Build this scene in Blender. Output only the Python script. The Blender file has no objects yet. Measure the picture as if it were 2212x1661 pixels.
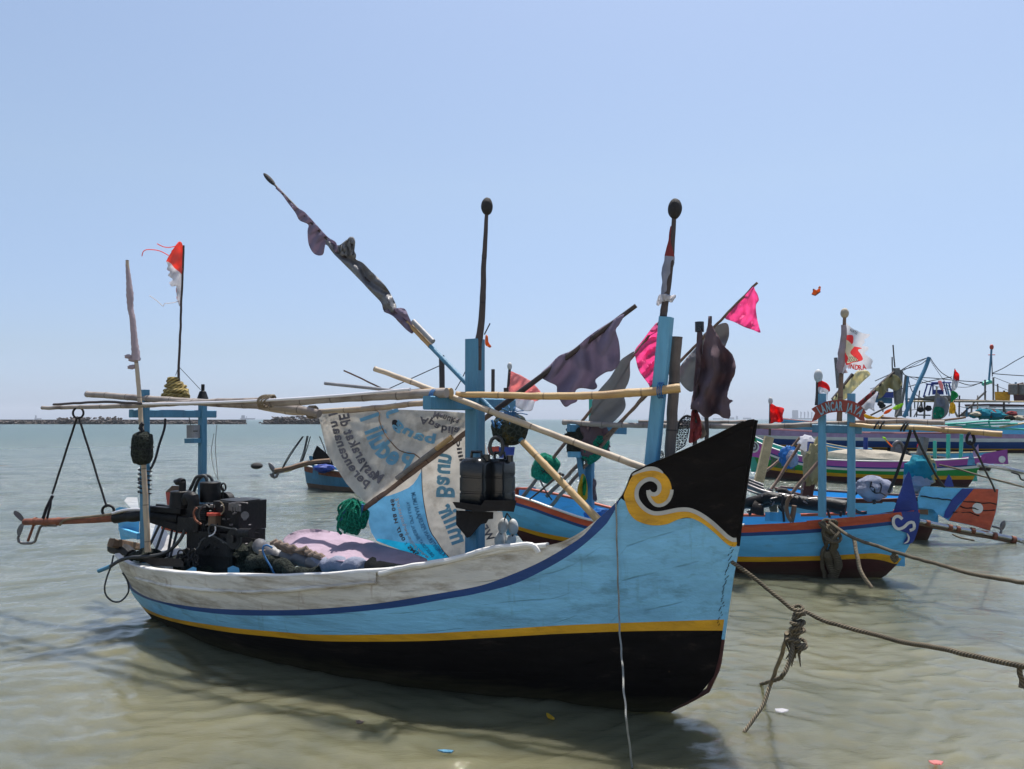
import bpy, bmesh, math, random
import numpy as np
from mathutils import Vector, Matrix, noise
from mathutils.geometry import delaunay_2d_cdt
random.seed(7)
SC = bpy.context.scene
COL = SC.collection
# ------------------------------------------------------------------ camera frame
FPX = 1720.0; CX, CY = 1106.0, 830.5; HOR = 905.0; CAMH = 1.7
PITCH = math.atan((HOR - CY) / FPX)
CF = Vector((0, math.cos(PITCH), math.sin(PITCH)))
CU = Vector((0, -math.sin(PITCH), math.cos(PITCH)))
CAM = Vector((0, 0, CAMH))
def ray(x, y):
    return CF * FPX + Vector((1, 0, 0)) * (x - CX) - CU * (y - CY)
def P(x, y, Y):
    d = ray(x, y)
    return CAM + d * (Y / d.y)
def WY(y):                        # distance at which the water meets image row y
    d = ray(CX, y); return -CAMH / d.z * d.y
def PW(x, y, z=0.0):
    d = ray(x, y); return CAM + d * ((z - CAMH) / d.z)
def ZZ(x0, y0, k):
    def f(s):
        out = []
        for w in s.split():
            a, b = w.split(',')
            out.append(((x0 + float(a) * k) / 1.8517, (y0 + float(b) * k) / 1.8517))
        return out
    return f
Z0 = ZZ(0, 0, 1.8517); Z1 = ZZ(0, 900, .5419); Z2 = ZZ(0, 1700, .5419); Z3 = ZZ(1000, 600, .6623); Z4 = ZZ(1000, 1500, .5419)
Z5 = ZZ(1900, 700, .6021); Z6 = ZZ(1900, 1500, .5419); Z7 = ZZ(2900, 1200, .5419); Z8 = ZZ(2800, 2000, .6477)
ZA = ZZ(1250, 1600, .2709); ZB = ZZ(1400, 1850, .3165); ZC = ZZ(1600, 1560, .3252); ZD = ZZ(450, 1850, .30107)
ZE = ZZ(2950, 1750, .29385); ZF = ZZ(3500, 1350, .3311); ZG = ZZ(3400, 1700, .3311); ZH = ZZ(3200, 1200, .3010)
ZI = ZZ(1000, 1750, .226); ZJ = ZZ(3220, 1130, .04817); ZM = ZZ(2400, 1600, .4214); ZN = ZZ(2900, 2150, .36123)
ZO = ZZ(2000, 1500, .30105); ZP = ZZ(2880, 1900, .27125)

# ------------------------------------------------------------------ materials
def lin(c): 
    c = c / 255.0
    return c / 12.92 if c <= .04045 else ((c + .055) / 1.055) ** 2.4
def C(r, g, b): return (lin(r), lin(g), lin(b), 1)
class NT:
    def __init__(s, m):
        s.t = m.node_tree; s.t.nodes.clear()
    def n(s, typ, **kw):
        nd = s.t.nodes.new(typ)
        for k, v in kw.items():
            if k.startswith('i_'):
                key = k[2:]
                key = int(key) if key.isdigit() else key.replace('_', ' ')
                nd.inputs[key].default_value = v
            else: setattr(nd, k, v)
        return nd
    def l(s, a, b): s.t.links.new(a, b)
def sep_ramp(N, fac, lo, hi):
    r = N.n('ShaderNodeMapRange'); r.inputs['From Min'].default_value = lo; r.inputs['From Max'].default_value = hi
    N.l(fac, r.inputs['Value']); return r.outputs[0]
def mixc(N, fac, a, b, blend='MIX'):
    m = N.n('ShaderNodeMix', data_type='RGBA', blend_type=blend)
    for sock, v in ((m.inputs[0], fac), (m.inputs[6], a), (m.inputs[7], b)):
        if hasattr(v, 'default_value') or hasattr(v, 'is_linked'): N.l(v, sock)
        else: sock.default_value = v
    return m.outputs[2]
def mat(name, base, rough=.6, var=.2, vscale=3, dirt=None, damt=.3, dscale=7, dlo=.52, stretch=(1, 1, 1), rotz=0, bump=.25,
        bscale=25, metal=0, trans=0, spec=.5, coords='Object', bdist=.004, streak=None, samt=.0, seams=False, net=0):
    m = bpy.data.materials.new(name); m.use_nodes = True
    N = NT(m)
    tc = N.n('ShaderNodeTexCoord'); mp = N.n('ShaderNodeMapping')
    mp.inputs['Rotation'].default_value = (0, 0, rotz); mp.inputs['Scale'].default_value = stretch
    N.l(tc.outputs[coords], mp.inputs[0])
    if rotz:
        mp.inputs['Scale'].default_value = (1, 1, 1)
        mp2 = N.n('ShaderNodeMapping'); mp2.inputs['Scale'].default_value = stretch
        N.l(mp.outputs[0], mp2.inputs[0]); rot0 = mp.outputs[0]; mp = mp2
    else: rot0 = tc.outputs[coords]
    n1 = N.n('ShaderNodeTexNoise', i_Scale=vscale, i_Detail=7.0, i_Roughness=.62); N.l(mp.outputs[0], n1.inputs[0])
    f = sep_ramp(N, n1.outputs[0], .3, .7)
    dk = tuple(c * (1 - var) for c in base[:3]) + (1,); lt = tuple(min(1, c * (1 + var * .6)) for c in base[:3]) + (1,)
    col = mixc(N, f, dk, lt)
    if dirt:
        n2 = N.n('ShaderNodeTexNoise', i_Scale=dscale, i_Detail=9.0, i_Roughness=.7); N.l(mp.outputs[0], n2.inputs[0])
        g = sep_ramp(N, n2.outputs[0], dlo, dlo + .18)
        mm = N.n('ShaderNodeMath', operation='MULTIPLY'); N.l(g, mm.inputs[0]); mm.inputs[1].default_value = damt
        col = mixc(N, mm.outputs[0], col, dirt)
    if streak:
        mp3 = N.n('ShaderNodeMapping'); mp3.inputs['Scale'].default_value = (9, 9, 1.3); N.l(rot0, mp3.inputs[0])
        n3 = N.n('ShaderNodeTexNoise', i_Scale=1.6, i_Detail=5.0, i_Roughness=.6); N.l(mp3.outputs[0], n3.inputs[0])
        g = sep_ramp(N, n3.outputs[0], .62, .74)
        mm = N.n('ShaderNodeMath', operation='MULTIPLY'); N.l(g, mm.inputs[0]); mm.inputs[1].default_value = samt
        col = mixc(N, mm.outputs[0], col, streak)
    seam = None
    if seams:
        uvc = N.n('ShaderNodeSeparateXYZ'); N.l(tc.outputs['UV'], uvc.inputs[0]); wn = N.n('ShaderNodeTexNoise', i_Scale=2.2, i_Detail=3.0); N.l(tc.outputs['UV'], wn.inputs[0])
        ad = N.n('ShaderNodeMath', operation='MULTIPLY_ADD'); N.l(wn.outputs[0], ad.inputs[0]); ad.inputs[1].default_value = .30; N.l(uvc.outputs[1], ad.inputs[2])
        fr = N.n('ShaderNodeMath', operation='PINGPONG'); N.l(ad.outputs[0], fr.inputs[0]); fr.inputs[1].default_value = .5
        s1 = sep_ramp(N, fr.outputs[0], .035, 0.0)
        bn = N.n('ShaderNodeTexNoise', i_Scale=5.0, i_Detail=4.0); N.l(tc.outputs['UV'], bn.inputs[0]); s2 = sep_ramp(N, bn.outputs[0], .46, .60)
        sm = N.n('ShaderNodeMath', operation='MULTIPLY'); N.l(s1, sm.inputs[0]); N.l(s2, sm.inputs[1]); seam = sm.outputs[0]
        sm2 = N.n('ShaderNodeMath', operation='MULTIPLY'); N.l(seam, sm2.inputs[0]); sm2.inputs[1].default_value = .55
        col = mixc(N, sm2.outputs[0], col, tuple(c * .3 for c in base[:3]) + (1,))
        gz = N.n('ShaderNodeNewGeometry'); sz = N.n('ShaderNodeSeparateXYZ'); N.l(gz.outputs['Position'], sz.inputs[0]); nz = N.n('ShaderNodeMath', operation='MULTIPLY_ADD'); N.l(bn.outputs[0], nz.inputs[0]); nz.inputs[1].default_value = -.14; N.l(sz.outputs[2], nz.inputs[2])
        sl_ = sep_ramp(N, nz.outputs[0], .05, -.05); mz = N.n('ShaderNodeMath', operation='MULTIPLY'); N.l(sl_, mz.inputs[0]); mz.inputs[1].default_value = .55; col = mixc(N, mz.outputs[0], col, C(66, 62, 42))   # slime at the waterline
        # flaked spots and nail heads
        vo = N.n('ShaderNodeTexVoronoi', i_Scale=5.5); N.l(rot0, vo.inputs[0]); dt = sep_ramp(N, vo.outputs['Distance'], .045, .02)
        mm = N.n('ShaderNodeMath', operation='MULTIPLY'); N.l(dt, mm.inputs[0]); mm.inputs[1].default_value = .6; col = mixc(N, mm.outputs[0], col, C(70, 52, 40))
    if net:
        vn = N.n('ShaderNodeTexVoronoi', i_Scale=float(net), feature='DISTANCE_TO_EDGE'); N.l(mp.outputs[0], vn.inputs[0]); ed = sep_ramp(N, vn.outputs['Distance'], .10, .02)
        mm = N.n('ShaderNodeMath', operation='MULTIPLY'); N.l(ed, mm.inputs[0]); mm.inputs[1].default_value = .75; col = mixc(N, mm.outputs[0], col, tuple(min(1, c * 2.2 + .01) for c in base[:3]) + (1,)); col = mixc(N, .35, col, mixc(N, sep_ramp(N, vn.outputs['Distance'], .5, .1), tuple(c * .3 for c in base[:3]) + (1,), col))
    p = N.n('ShaderNodeBsdfPrincipled'); N.l(col, p.inputs['Base Color'])
    p.inputs['Roughness'].default_value = rough; p.inputs['Metallic'].default_value = metal; p.inputs['Specular IOR Level'].default_value = spec
    if bump:
        nb = N.n('ShaderNodeTexNoise', i_Scale=bscale, i_Detail=6.0, i_Roughness=.6); N.l(mp.outputs[0], nb.inputs[0])
        b = N.n('ShaderNodeBump'); b.inputs['Strength'].default_value = bump; b.inputs['Distance'].default_value = bdist * 4
        N.l(nb.outputs[0], b.inputs['Height']); N.l(b.outputs[0], p.inputs['Normal'])
        if seam:
            b2 = N.n('ShaderNodeBump', invert=True); b2.inputs['Strength'].default_value = .6; b2.inputs['Distance'].default_value = .006; N.l(seam, b2.inputs['Height']); N.l(b.outputs[0], b2.inputs['Normal']); N.l(b2.outputs[0], p.inputs['Normal'])
    o = N.n('ShaderNodeOutputMaterial')
    if trans:
        tr = N.n('ShaderNodeBsdfTranslucent'); N.l(col, tr.inputs[0]); mx = N.n('ShaderNodeMixShader'); mx.inputs[0].default_value = trans
        N.l(p.outputs[0], mx.inputs[1]); N.l(tr.outputs[0], mx.inputs[2]); N.l(mx.outputs[0], o.inputs[0])
    else: N.l(p.outputs[0], o.inputs[0])
    return m
def uvmat(name, base, kind, dark, rough=.6, period=.3, bump=.5):
    """bamboo / rope / net: pattern laid along the tube's own UV (u = metres along, v = turns round)"""
    m = bpy.data.materials.new(name); m.use_nodes = True; N = NT(m)
    tc = N.n('ShaderNodeTexCoord'); sx = N.n('ShaderNodeSeparateXYZ'); N.l(tc.outputs['UV'], sx.inputs[0])
    p = N.n('ShaderNodeBsdfPrincipled', i_Roughness=rough); o = N.n('ShaderNodeOutputMaterial'); N.l(p.outputs[0], o.inputs[0])
    b = N.n('ShaderNodeBump'); b.inputs['Strength'].default_value = bump; N.l(b.outputs[0], p.inputs['Normal'])
    mp = N.n('ShaderNodeMapping'); N.l(tc.outputs['UV'], mp.inputs[0])
    if kind == 'bamboo':
        mp.inputs['Scale'].default_value = (2.5, 16, 1); b.inputs['Distance'].default_value = .006
        n1 = N.n('ShaderNodeTexNoise', i_Scale=3.0, i_Detail=8.0, i_Roughness=.7); N.l(mp.outputs[0], n1.inputs[0])
        n2 = N.n('ShaderNodeTexNoise', i_Scale=5.0, i_Detail=4.0); N.l(tc.outputs['Object'], n2.inputs[0])
        col = mixc(N, sep_ramp(N, n1.outputs[0], .35, .65), tuple(c * .68 for c in base[:3]) + (1,), base)
        col = mixc(N, sep_ramp(N, n2.outputs[0], .5, .72), col, dark)
        fr = N.n('ShaderNodeMath', operation='DIVIDE'); N.l(sx.outputs[0], fr.inputs[0]); fr.inputs[1].default_value = period
        f2 = N.n('ShaderNodeMath', operation='FRACT'); N.l(fr.outputs[0], f2.inputs[0])
        f3 = N.n('ShaderNodeMath', operation='SUBTRACT'); N.l(f2.outputs[0], f3.inputs[0]); f3.inputs[1].default_value = .5
        f4 = N.n('ShaderNodeMath', operation='ABSOLUTE'); N.l(f3.outputs[0], f4.inputs[0])
        ring = sep_ramp(N, f4.outputs[0], .475, .493)
        mm = N.n('ShaderNodeMath', operation='MULTIPLY'); N.l(ring, mm.inputs[0]); mm.inputs[1].default_value = .8
        col = mixc(N, mm.outputs[0], col, tuple(c * .45 for c in dark[:3]) + (1,))
        N.l(col, p.inputs['Base Color']); N.l(n1.outputs[0], b.inputs['Height'])
    else:
        a = N.n('ShaderNodeMath', operation='MULTIPLY'); N.l(sx.outputs[0], a.inputs[0]); a.inputs[1].default_value = 1 / period
        s = N.n('ShaderNodeMath', operation='ADD'); N.l(a.outputs[0], s.inputs[0]); N.l(sx.outputs[1], s.inputs[1])
        k = N.n('ShaderNodeMath', operation='MULTIPLY'); N.l(s.outputs[0], k.inputs[0]); k.inputs[1].default_value = math.tau * (3 if kind == 'rope' else 4)
        si = N.n('ShaderNodeMath', operation='SINE'); N.l(k.outputs[0], si.inputs[0])
        n1 = N.n('ShaderNodeTexNoise', i_Scale=14.0, i_Detail=6.0); N.l(tc.outputs['Object'], n1.inputs[0])
        col = mixc(N, sep_ramp(N, si.outputs[0], -1, .6), dark, base); col = mixc(N, sep_ramp(N, n1.outputs[0], .45, .75), col, dark)
        N.l(col, p.inputs['Base Color']); N.l(si.outputs[0], b.inputs['Height']); b.inputs['Distance'].default_value = .006
    return m

AX = math.atan2(.49, .872)       # the hulls' common heading, for the wood grain
WB = dict(rotz=AX, stretch=(.35, 3, 3))
M = {}
M['hull_white'] = mat('white hull paint', (.70, .67, .61, 1), .55, .3, 2.5, C(120, 100, 70), .75, 3.2, .47, bump=.55, bscale=9, streak=C(130, 84, 42), samt=.6, seams=True, **WB)
M['hull_blue'] = mat('light blue hull paint', (.21, .53, .76, 1), .5, .24, 2.2, C(60, 100, 112), .55, 3.6, .52, bump=.85, bscale=6, streak=C(80, 120, 125), samt=.35, seams=True, **WB)
M['hull_navy'] = mat('navy stripe paint', (.004, .052, .21, 1), .5, .2, 4, bump=.4, bscale=8, **WB)
M['hull_yellow'] = mat('ochre yellow paint', (.72, .36, .010, 1), .5, .25, 4, C(100, 65, 20), .5, 5, .55, bump=.5, bscale=8, **WB)
M['hull_black'] = mat('black hull paint', (.009, .0075, .0072, 1), .75, .4, 3, C(78, 66, 58), .5, 3, .57, bump=.7, bscale=7, spec=.12, seams=True, **WB)
M['bright_white'] = mat('white gunwale paint', (.72, .70, .66, 1), .45, .15, 5, C(150, 130, 105), .5, 6, .58, bump=.4, bscale=12, **WB)
M['outline_white'] = mat('greyish white outline paint', (.48, .47, .43, 1), .55, .2, 8, C(120, 105, 80), .4, 9, .55, bump=.3)
M['maroon'] = mat('maroon hull paint', (.065, .014, .012, 1), .6, .3, 3, bump=.5, bscale=8, seams=True, **WB)
M['orange'] = mat('red orange paint', (.56, .085, .03, 1), .5, .3, 3, C(190, 150, 70), .45, 6, .56, bump=.4, bscale=9, seams=True, **WB)
M['post_blue'] = mat('blue post paint', (.062, .215, .34, 1), .5, .22, 4, C(45, 62, 66), .45, 8, .56, bump=.5, bscale=16, stretch=(4, 4, .6))
M['post_pale'] = mat('light blue post paint', (.105, .32, .48, 1), .5, .2, 4, C(150, 160, 150), .4, 9, .6, bump=.5, bscale=16, stretch=(4, 4, .6))
M['deck_blue'] = mat('blue deck paint', (.10, .32, .50, 1), .6, .3, 3, C(40, 42, 40), .6, 4, .5, bump=.5, bscale=10, **WB)
M['deck_dark'] = mat('oily bilge boards', (.035, .04, .04, 1), .55, .5, 5, bump=.5)
M['sky_blue'] = mat('bright sky blue paint', (.12, .48, .78, 1), .5, .2, 3, C(80, 100, 100), .4, 5, .56, bump=.4, bscale=9, seams=True, **WB)
M['royal'] = mat('deep blue paint', (.01, .04, .26, 1), .45, .25, 5, C(110, 125, 160), .3, 12, .6, bump=.3)
M['green'] = mat('green hull paint', (.01, .27, .045, 1), .5, .2, 3, bump=.3, seams=True, **WB)
M['purple'] = mat('purple hull paint', (.40, .075, .36, 1), .5, .2, 3, bump=.3, seams=True, **WB)
M['violet'] = mat('violet rudder paint', (.30, .05, .28, 1), .5, .15, 4, bump=.3)
M['pink_band'] = mat('faded lilac paint', (.42, .27, .44, 1), .55, .2, 3, C(150, 70, 40), .5, 5, .6, bump=.3, streak=C(150, 60, 30), samt=.6)
M['teal'] = mat('sea green paint', (.05, .42, .32, 1), .5, .2, 4, bump=.3)
M['tan'] = mat('bare tan timber', (.52, .40, .22, 1), .7, .25, 5, C(90, 70, 45), .5, 8, .56, bump=.5, stretch=(2, 2, 2))
M['timber'] = mat('weathered brown timber', (.16, .10, .06, 1), .8, .35, 5, bump=.7, bscale=14)
M['greytimber'] = mat('silver grey timber', (.21, .19, .17, 1), .8, .35, 5, C(60, 52, 46), .5, 8, .5, bump=.7, bscale=14)
M['black'] = mat('greasy black metal', (.0065, .0065, .0075, 1), .5, .5, 8, C(58, 50, 42), .4, 10, .55, bump=.5, bscale=30, spec=.3)
M['blackwood'] = mat('blackened wood', (.014, .011, .010, 1), .7, .4, 5, bump=.6, bscale=20, spec=.3)
M['jerry'] = mat('black plastic', (.010, .012, .014, 1), .22, .3, 6, C(70, 72, 68), .35, 7, .6, bump=.25, bscale=8)
M['rust'] = mat('rusty steel', (.22, .07, .035, 1), .7, .4, 12, C(60, 35, 25), .6, 14, .5, bump=.5, bscale=40)
M['steel'] = mat('polished steel', (.45, .44, .44, 1), .22, .2, 6, metal=1, bump=.1)
M['dullsteel'] = mat('dull grey steel', (.16, .15, .15, 1), .4, .4, 10, metal=.7, bump=.3)
M['pvc'] = mat('white pipe', (.68, .66, .68, 1), .3, .1, 4, bump=.1)
M['greypvc'] = mat('grey pipe', (.26, .26, .27, 1), .5, .3, 8, bump=.2)
M['red'] = mat('faded red paint', (.5, .06, .035, 1), .5, .2, 5, bump=.2)
M['signred'] = mat('brick red sign paint', (.33, .055, .035, 1), .6, .25, 6, C(90, 60, 50), .4, 12, .6, bump=.3)
M['hose'] = mat('dark rubber hose', (.03, .033, .035, 1), .5, .3, 10, bump=.2)
M['foam'] = mat('white foam float', (.50, .51, .50, 1), .6, .12, 12, C(90, 90, 85), .4, 16, .55, bump=.3)
M['darkball'] = mat('black float', (.018, .016, .016, 1), .75, .4, 40, bump=.6, bscale=120)
M['palefloat'] = mat('weathered pale float', (.42, .36, .27, 1), .7, .25, 8, C(80, 60, 45), .5, 8, .55, bump=.4)
def cl(n, c, tr=.35, **k):
    a = dict(rough=.85, var=.16, vscale=9, bump=.35, bscale=26, spec=.15, trans=tr, bdist=.006); a.update(k); return mat(n, c, **a)
M['c_purple'] = cl('dark purple cloth', (.31, .26, .35, 1), .5, bump=.12, var=.06)
M['c_maroon'] = cl('dark maroon cloth', (.20, .14, .155, 1), .42, bump=.12, var=.06)
M['c_wine'] = cl('dusty red cloth', (.32, .07, .075, 1), .4)
M['c_grey'] = cl('charcoal grey cloth', (.29, .29, .30, 1), .45, bump=.12, var=.06)
M['c_silver'] = cl('silver grey plastic sheet', (.17, .17, .18, 1), .25, rough=.4, spec=.6)
M['c_pink'] = cl('hot pink cloth', (.97, .26, .52, 1), .7, bump=.1)
M['c_red'] = cl('red flag cloth', (.9, .07, .07, 1), .65, bump=.15)
M['c_white'] = cl('white flag cloth', (.80, .79, .82, 1), .6)
M['c_salmon'] = cl('faded salmon cloth', (.95, .46, .45, 1), .65, bump=.1)
M['c_fadedred'] = cl('sun faded red cloth', (.92, .20, .16, 1), .6, bump=.15)
M['c_green'] = cl('green flag cloth', (.03, .40, .14, 1), .5)
M['c_yellow'] = cl('yellow flag cloth', (.75, .50, .05, 1), .5)
M['c_lime'] = cl('lime cloth', (.42, .72, .06, 1), .5)
M['c_orange'] = cl('orange cloth', (.85, .22, .05, 1), .5)
M['c_cream'] = cl('cream cloth', (.85, .78, .52, 1), .5, bump=.15)
M['c_olive'] = cl('khaki olive cloth', (.42, .38, .22, 1), .3, bump=.4)
M['c_mauve'] = cl('mauve tarpaulin', (.42, .32, .39, 1), .15, bump=.6, bscale=12)
M['c_beige'] = cl('beige tarpaulin', (.40, .36, .29, 1), .1, bump=.5)
M['c_tan'] = cl('grubby twisted cloth', (.26, .20, .16, 1), .2, bump=.6)
M['c_lilac'] = cl('faded lilac wrapping cloth', (.46, .38, .41, 1), .3, bump=.4)
M['c_greybag'] = cl('pale grey sack cloth', (.26, .28, .36, 1), .1, bump=.6)
M['c_blue'] = cl('blue plastic sheet', (.03, .16, .45, 1), .2, rough=.45)
M['c_teal'] = cl('turquoise cloth', (.02, .22, .30, 1), .3)
M['c_netgreen'] = cl('green netting bag', (.014, .23, .15, 1), .35, net=34, bump=.9, bscale=60, bdist=.01)
M['c_netdark'] = cl('dark algae stained netting', (.03, .04, .035, 1), .1, net=30, dirt=(.20, .15, .03, 1), damt=.7, dscale=12, dlo=.5, bump=1, bscale=60, bdist=.01)
M['c_netblack'] = cl('black netting', (.025, .03, .025, 1), .05, net=40, dirt=(.09, .095, .06, 1), damt=.7, dscale=18, bump=1, bscale=70, bdist=.01)
M['banner'] = cl('weathered white banner vinyl', (.50, .47, .42, 1), .40, rough=.6, spec=.3, dirt=C(120, 108, 92), damt=.5, dscale=5, dlo=.5, bump=.4, bscale=12, bdist=.006)
M['b_blue'] = cl('blue banner print', (.10, .30, .50, 1), .40, rough=.6)
M['b_cyan'] = cl('cyan banner print', (.02, .40, .66, 1), .40, rough=.6)
M['b_letter'] = cl('sky blue banner lettering', (.19, .42, .58, 1), .35, rough=.6)
M['ink'] = mat('black lettering', (.13, .12, .13, 1), .7, .5, 10, bump=0)
M['w_ink'] = mat('white lettering', (.62, .64, .66, 1), .6, .1, 14, bump=0)
M['s_ink'] = mat('pale blue lettering', (.26, .45, .52, 1), .6, .2, 14, bump=0)
M['faint_ink'] = mat('faint blue lettering', (.05, .20, .36, 1), .6, .1, 14, bump=0)
M['bam_grey'] = uvmat('grey weathered bamboo', (.36, .31, .27, 1), 'bamboo', (.13, .10, .085, 1), .7, .28)
M['bam_yellow'] = uvmat('straw yellow bamboo', (.58, .38, .16, 1), 'bamboo', (.36, .21, .09, 1), .45, .30)
M['bam_tan'] = uvmat('pale tan bamboo', (.52, .42, .30, 1), 'bamboo', (.30, .22, .16, 1), .5, .29)
M['bam_brown'] = uvmat('brown bamboo', (.25, .155, .105, 1), 'bamboo', (.07, .04, .03, 1), .6, .25)
M['bam_dark'] = uvmat('dark grey brown bamboo', (.15, .12, .105, 1), 'bamboo', (.07, .055, .05, 1), .75, .28)
M['pole_dark'] = uvmat('dark wet pole', (.06, .042, .038, 1), 'bamboo', (.03, .022, .022, 1), .6, .3)
M['rope_brown'] = uvmat('hairy brown rope', (.17, .135, .085, 1), 'rope', (.06, .048, .03, 1), .9, .045)
M['rope_tan'] = uvmat('tan rope', (.36, .29, .19, 1), 'rope', (.12, .09, .06, 1), .9, .05)
M['rope_white'] = uvmat('thin grey white cord', (.42, .42, .38, 1), 'rope', (.18, .18, .16, 1), .9, .03)
M['rope_dark'] = uvmat('black rope', (.03, .03, .036, 1), 'rope', (.01, .01, .012, 1), .9, .04)
M['rope_blue'] = uvmat('blue cord', (.05, .22, .5, 1), 'rope', (.02, .08, .2, 1), .8, .03)
M['rope_yellow'] = uvmat('ochre towel cloth', (.44, .33, .11, 1), 'rope', (.14, .10, .035, 1), .9, .12)
M['far_rock'] = mat('dark wet rubble', (.10, .08, .07, 1), .8, .5, .6, C(120, 100, 82), .5, .5, .55, bump=0)
M['ship'] = mat('ship grey blue', (.10, .13, .2, 1), .7, .1, 1, bump=0)

# ------------------------------------------------------------------ objects
def origin_of(o):
    w = Vector((0, 0, 0))
    while o: w = w + o.location; o = o.parent
    return w
def setmeta(o, label=None, cat=None, group=None, kind=None):
    if label: o['label'] = label
    if cat: o['category'] = cat
    if group: o['group'] = group
    if kind: o['kind'] = kind
    return o
def thing(name, label, cat, at, group=None):
    o = bpy.data.objects.new(name, None); o.empty_display_size = .1; COL.objects.link(o); o.location = at
    return setmeta(o, label, cat, group)
class MB:
    """collects shapes given in world metres, then links them as one mesh object"""
    def __init__(s): s.v = []; s.f = []; s.m = []; s.uv = []
    def add(s, v, f, mi=0, uv=None):
        k = len(s.v); s.v += [Vector(p) for p in v]
        for i, face in enumerate(f):
            s.f.append([k + j for j in face]); s.m.append(mi if isinstance(mi, int) else mi[i])
            s.uv.append(uv[i] if uv else [(0, 0)] * len(face))
        return s
    def tube(s, pts, r, seg=10, mi=0, cap=True, node=0, nodep=.28, jit=0, step=None):
        pts = [Vector(p) for p in pts]
        if step:
            L = sum((pts[i + 1] - pts[i]).length for i in range(len(pts) - 1)); n = max(2, int(L / step))
            rr = r if isinstance(r, (list, tuple)) else [r] * len(pts)
            np_, nr = [], []
            acc = [0]
            for i in range(len(pts) - 1): acc.append(acc[-1] + (pts[i + 1] - pts[i]).length)
            j = 0
            for k in range(n + 1):
                d = L * k / n
                while j < len(pts) - 2 and acc[j + 1] < d: j += 1
                t = (d - acc[j]) / max(1e-9, acc[j + 1] - acc[j]); t = max(0, min(1, t))
                np_.append(pts[j].lerp(pts[j + 1], t)); nr.append(rr[j] * (1 - t) + rr[j + 1] * t)
            pts, r = np_, nr
        n = len(pts); rr = list(r) if isinstance(r, (list, tuple)) else [r] * n
        d = 0; up = None; rings = []; ds = []
        for i in range(n):
            t = (pts[min(i + 1, n - 1)] - pts[max(i - 1, 0)])
            if t.length < 1e-9: t = Vector((0, 0, 1))
            t.normalize()
            if up is None:
                up = Vector((0, 0, 1)) if abs(t.z) < .9 else Vector((1, 0, 0))
            up = (up - t * up.dot(t)); 
            if up.length < 1e-6: up = t.orthogonal()
            up.normalize(); sd = t.cross(up)
            if i: d += (pts[i] - pts[i - 1]).length
            ra = rr[i]
            if node:
                ph = (d / nodep) % 1.0; ph = min(ph, 1 - ph) * nodep
                ra *= 1 + node * math.exp(-(ph / .012) ** 2)
            c = pts[i]
            if jit: c = c + Vector((noise.noise(c * 9 + Vector((3, 1, 7))), noise.noise(c * 9 + Vector((8, 2, 1))), noise.noise(c * 9))) * jit
            rings.append([c + (up * math.cos(a) + sd * math.sin(a)) * ra for a in [math.tau * k / seg for k in range(seg)]]); ds.append(d)
        V = [p for R in rings for p in R]; Fc = []; U = []
        for i in range(n - 1):
            for k in range(seg):
                k2 = (k + 1) % seg
                Fc.append([i * seg + k, i * seg + k2, (i + 1) * seg + k2, (i + 1) * seg + k])
                U.append([(ds[i], k / seg), (ds[i], (k + 1) / seg), (ds[i + 1], (k + 1) / seg), (ds[i + 1], k / seg)])
        if cap:
            Fc.append(list(range(seg))[::-1]); U.append([(ds[0], .1)] * seg)
            Fc.append([(n - 1) * seg + k for k in range(seg)]); U.append([(ds[-1], .1)] * seg)
        return s.add(V, Fc, mi, U)
    def beam(s, a, b, w, h, up=(0, 0, 1), mi=0, ch=.12, n=6, jit=.002):
        """squared timber with chamfered edges"""
        a, b = Vector(a), Vector(b); t = (b - a).normalized(); up = Vector(up); up = (up - t * up.dot(t)).normalized(); sd = t.cross(up)
        c = min(w, h) * ch; w /= 2; h /= 2
        prof = [(-w + c, -h), (w - c, -h), (w, -h + c), (w, h - c), (w - c, h), (-w + c, h), (-w, h - c), (-w, -h + c)]
        V = []
        for i in range(n + 1):
            p = a.lerp(b, i / n); q = Vector((noise.noise(p * 5), noise.noise(p * 5 + Vector((9, 9, 9))), 0)) * jit
            V += [p + q + sd * x + up * y for x, y in prof]
        F_ = []
        for i in range(n):
            for k in range(8): F_.append([i * 8 + k, i * 8 + (k + 1) % 8, i * 8 + 8 + (k + 1) % 8, i * 8 + 8 + k])
        F_.append(list(range(8))[::-1]); F_.append([n * 8 + k for k in range(8)])
        return s.add(V, F_, mi)
    def ball(s, c, ax, seg=18, rings=12, mi=0, lump=0, lf=3):
        """ellipsoid: ax = three axis vectors"""
        c = Vector(c); ax = [Vector(a) for a in ax]; V = []; F_ = []
        for i in range(rings + 1):
            th = math.pi * i / rings
            for k in range(seg):
                ph = math.tau * k / seg
                q = Vector((math.sin(th) * math.cos(ph), math.sin(th) * math.sin(ph), math.cos(th)))
                f = 1 + (lump * noise.noise(q * lf + c) if lump else 0)
                V.append(c + (ax[0] * q.x + ax[1] * q.y + ax[2] * q.z) * f)
        for i in range(rings):
            for k in range(seg): F_.append([i * seg + k, (i + 1) * seg + k, (i + 1) * seg + (k + 1) % seg, i * seg + (k + 1) % seg])
        return s.add(V, F_, mi)
    def slab(s, pts, pf, t, mi=0, side=None):
        """outline pts (image px) mapped by pf(x, y, offset) to a plank of thickness t"""
        o = resample(pts, 6) if len(pts) < 4 else pts
        n = len(o); A = [pf(x, y, 0) for x, y in o]; B = [pf(x, y, t) for x, y in o]
        vs, es, fs, *_ = delaunay_2d_cdt([Vector(p) for p in o], [], [list(range(n))], 1, 1e-4)
        fv = [pf(v.x, v.y, 0) for v in vs]; bv = [pf(v.x, v.y, t) for v in vs]
        s.add(fv, [list(f) for f in fs], mi); s.add(bv, [list(f)[::-1] for f in fs], mi)
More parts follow.
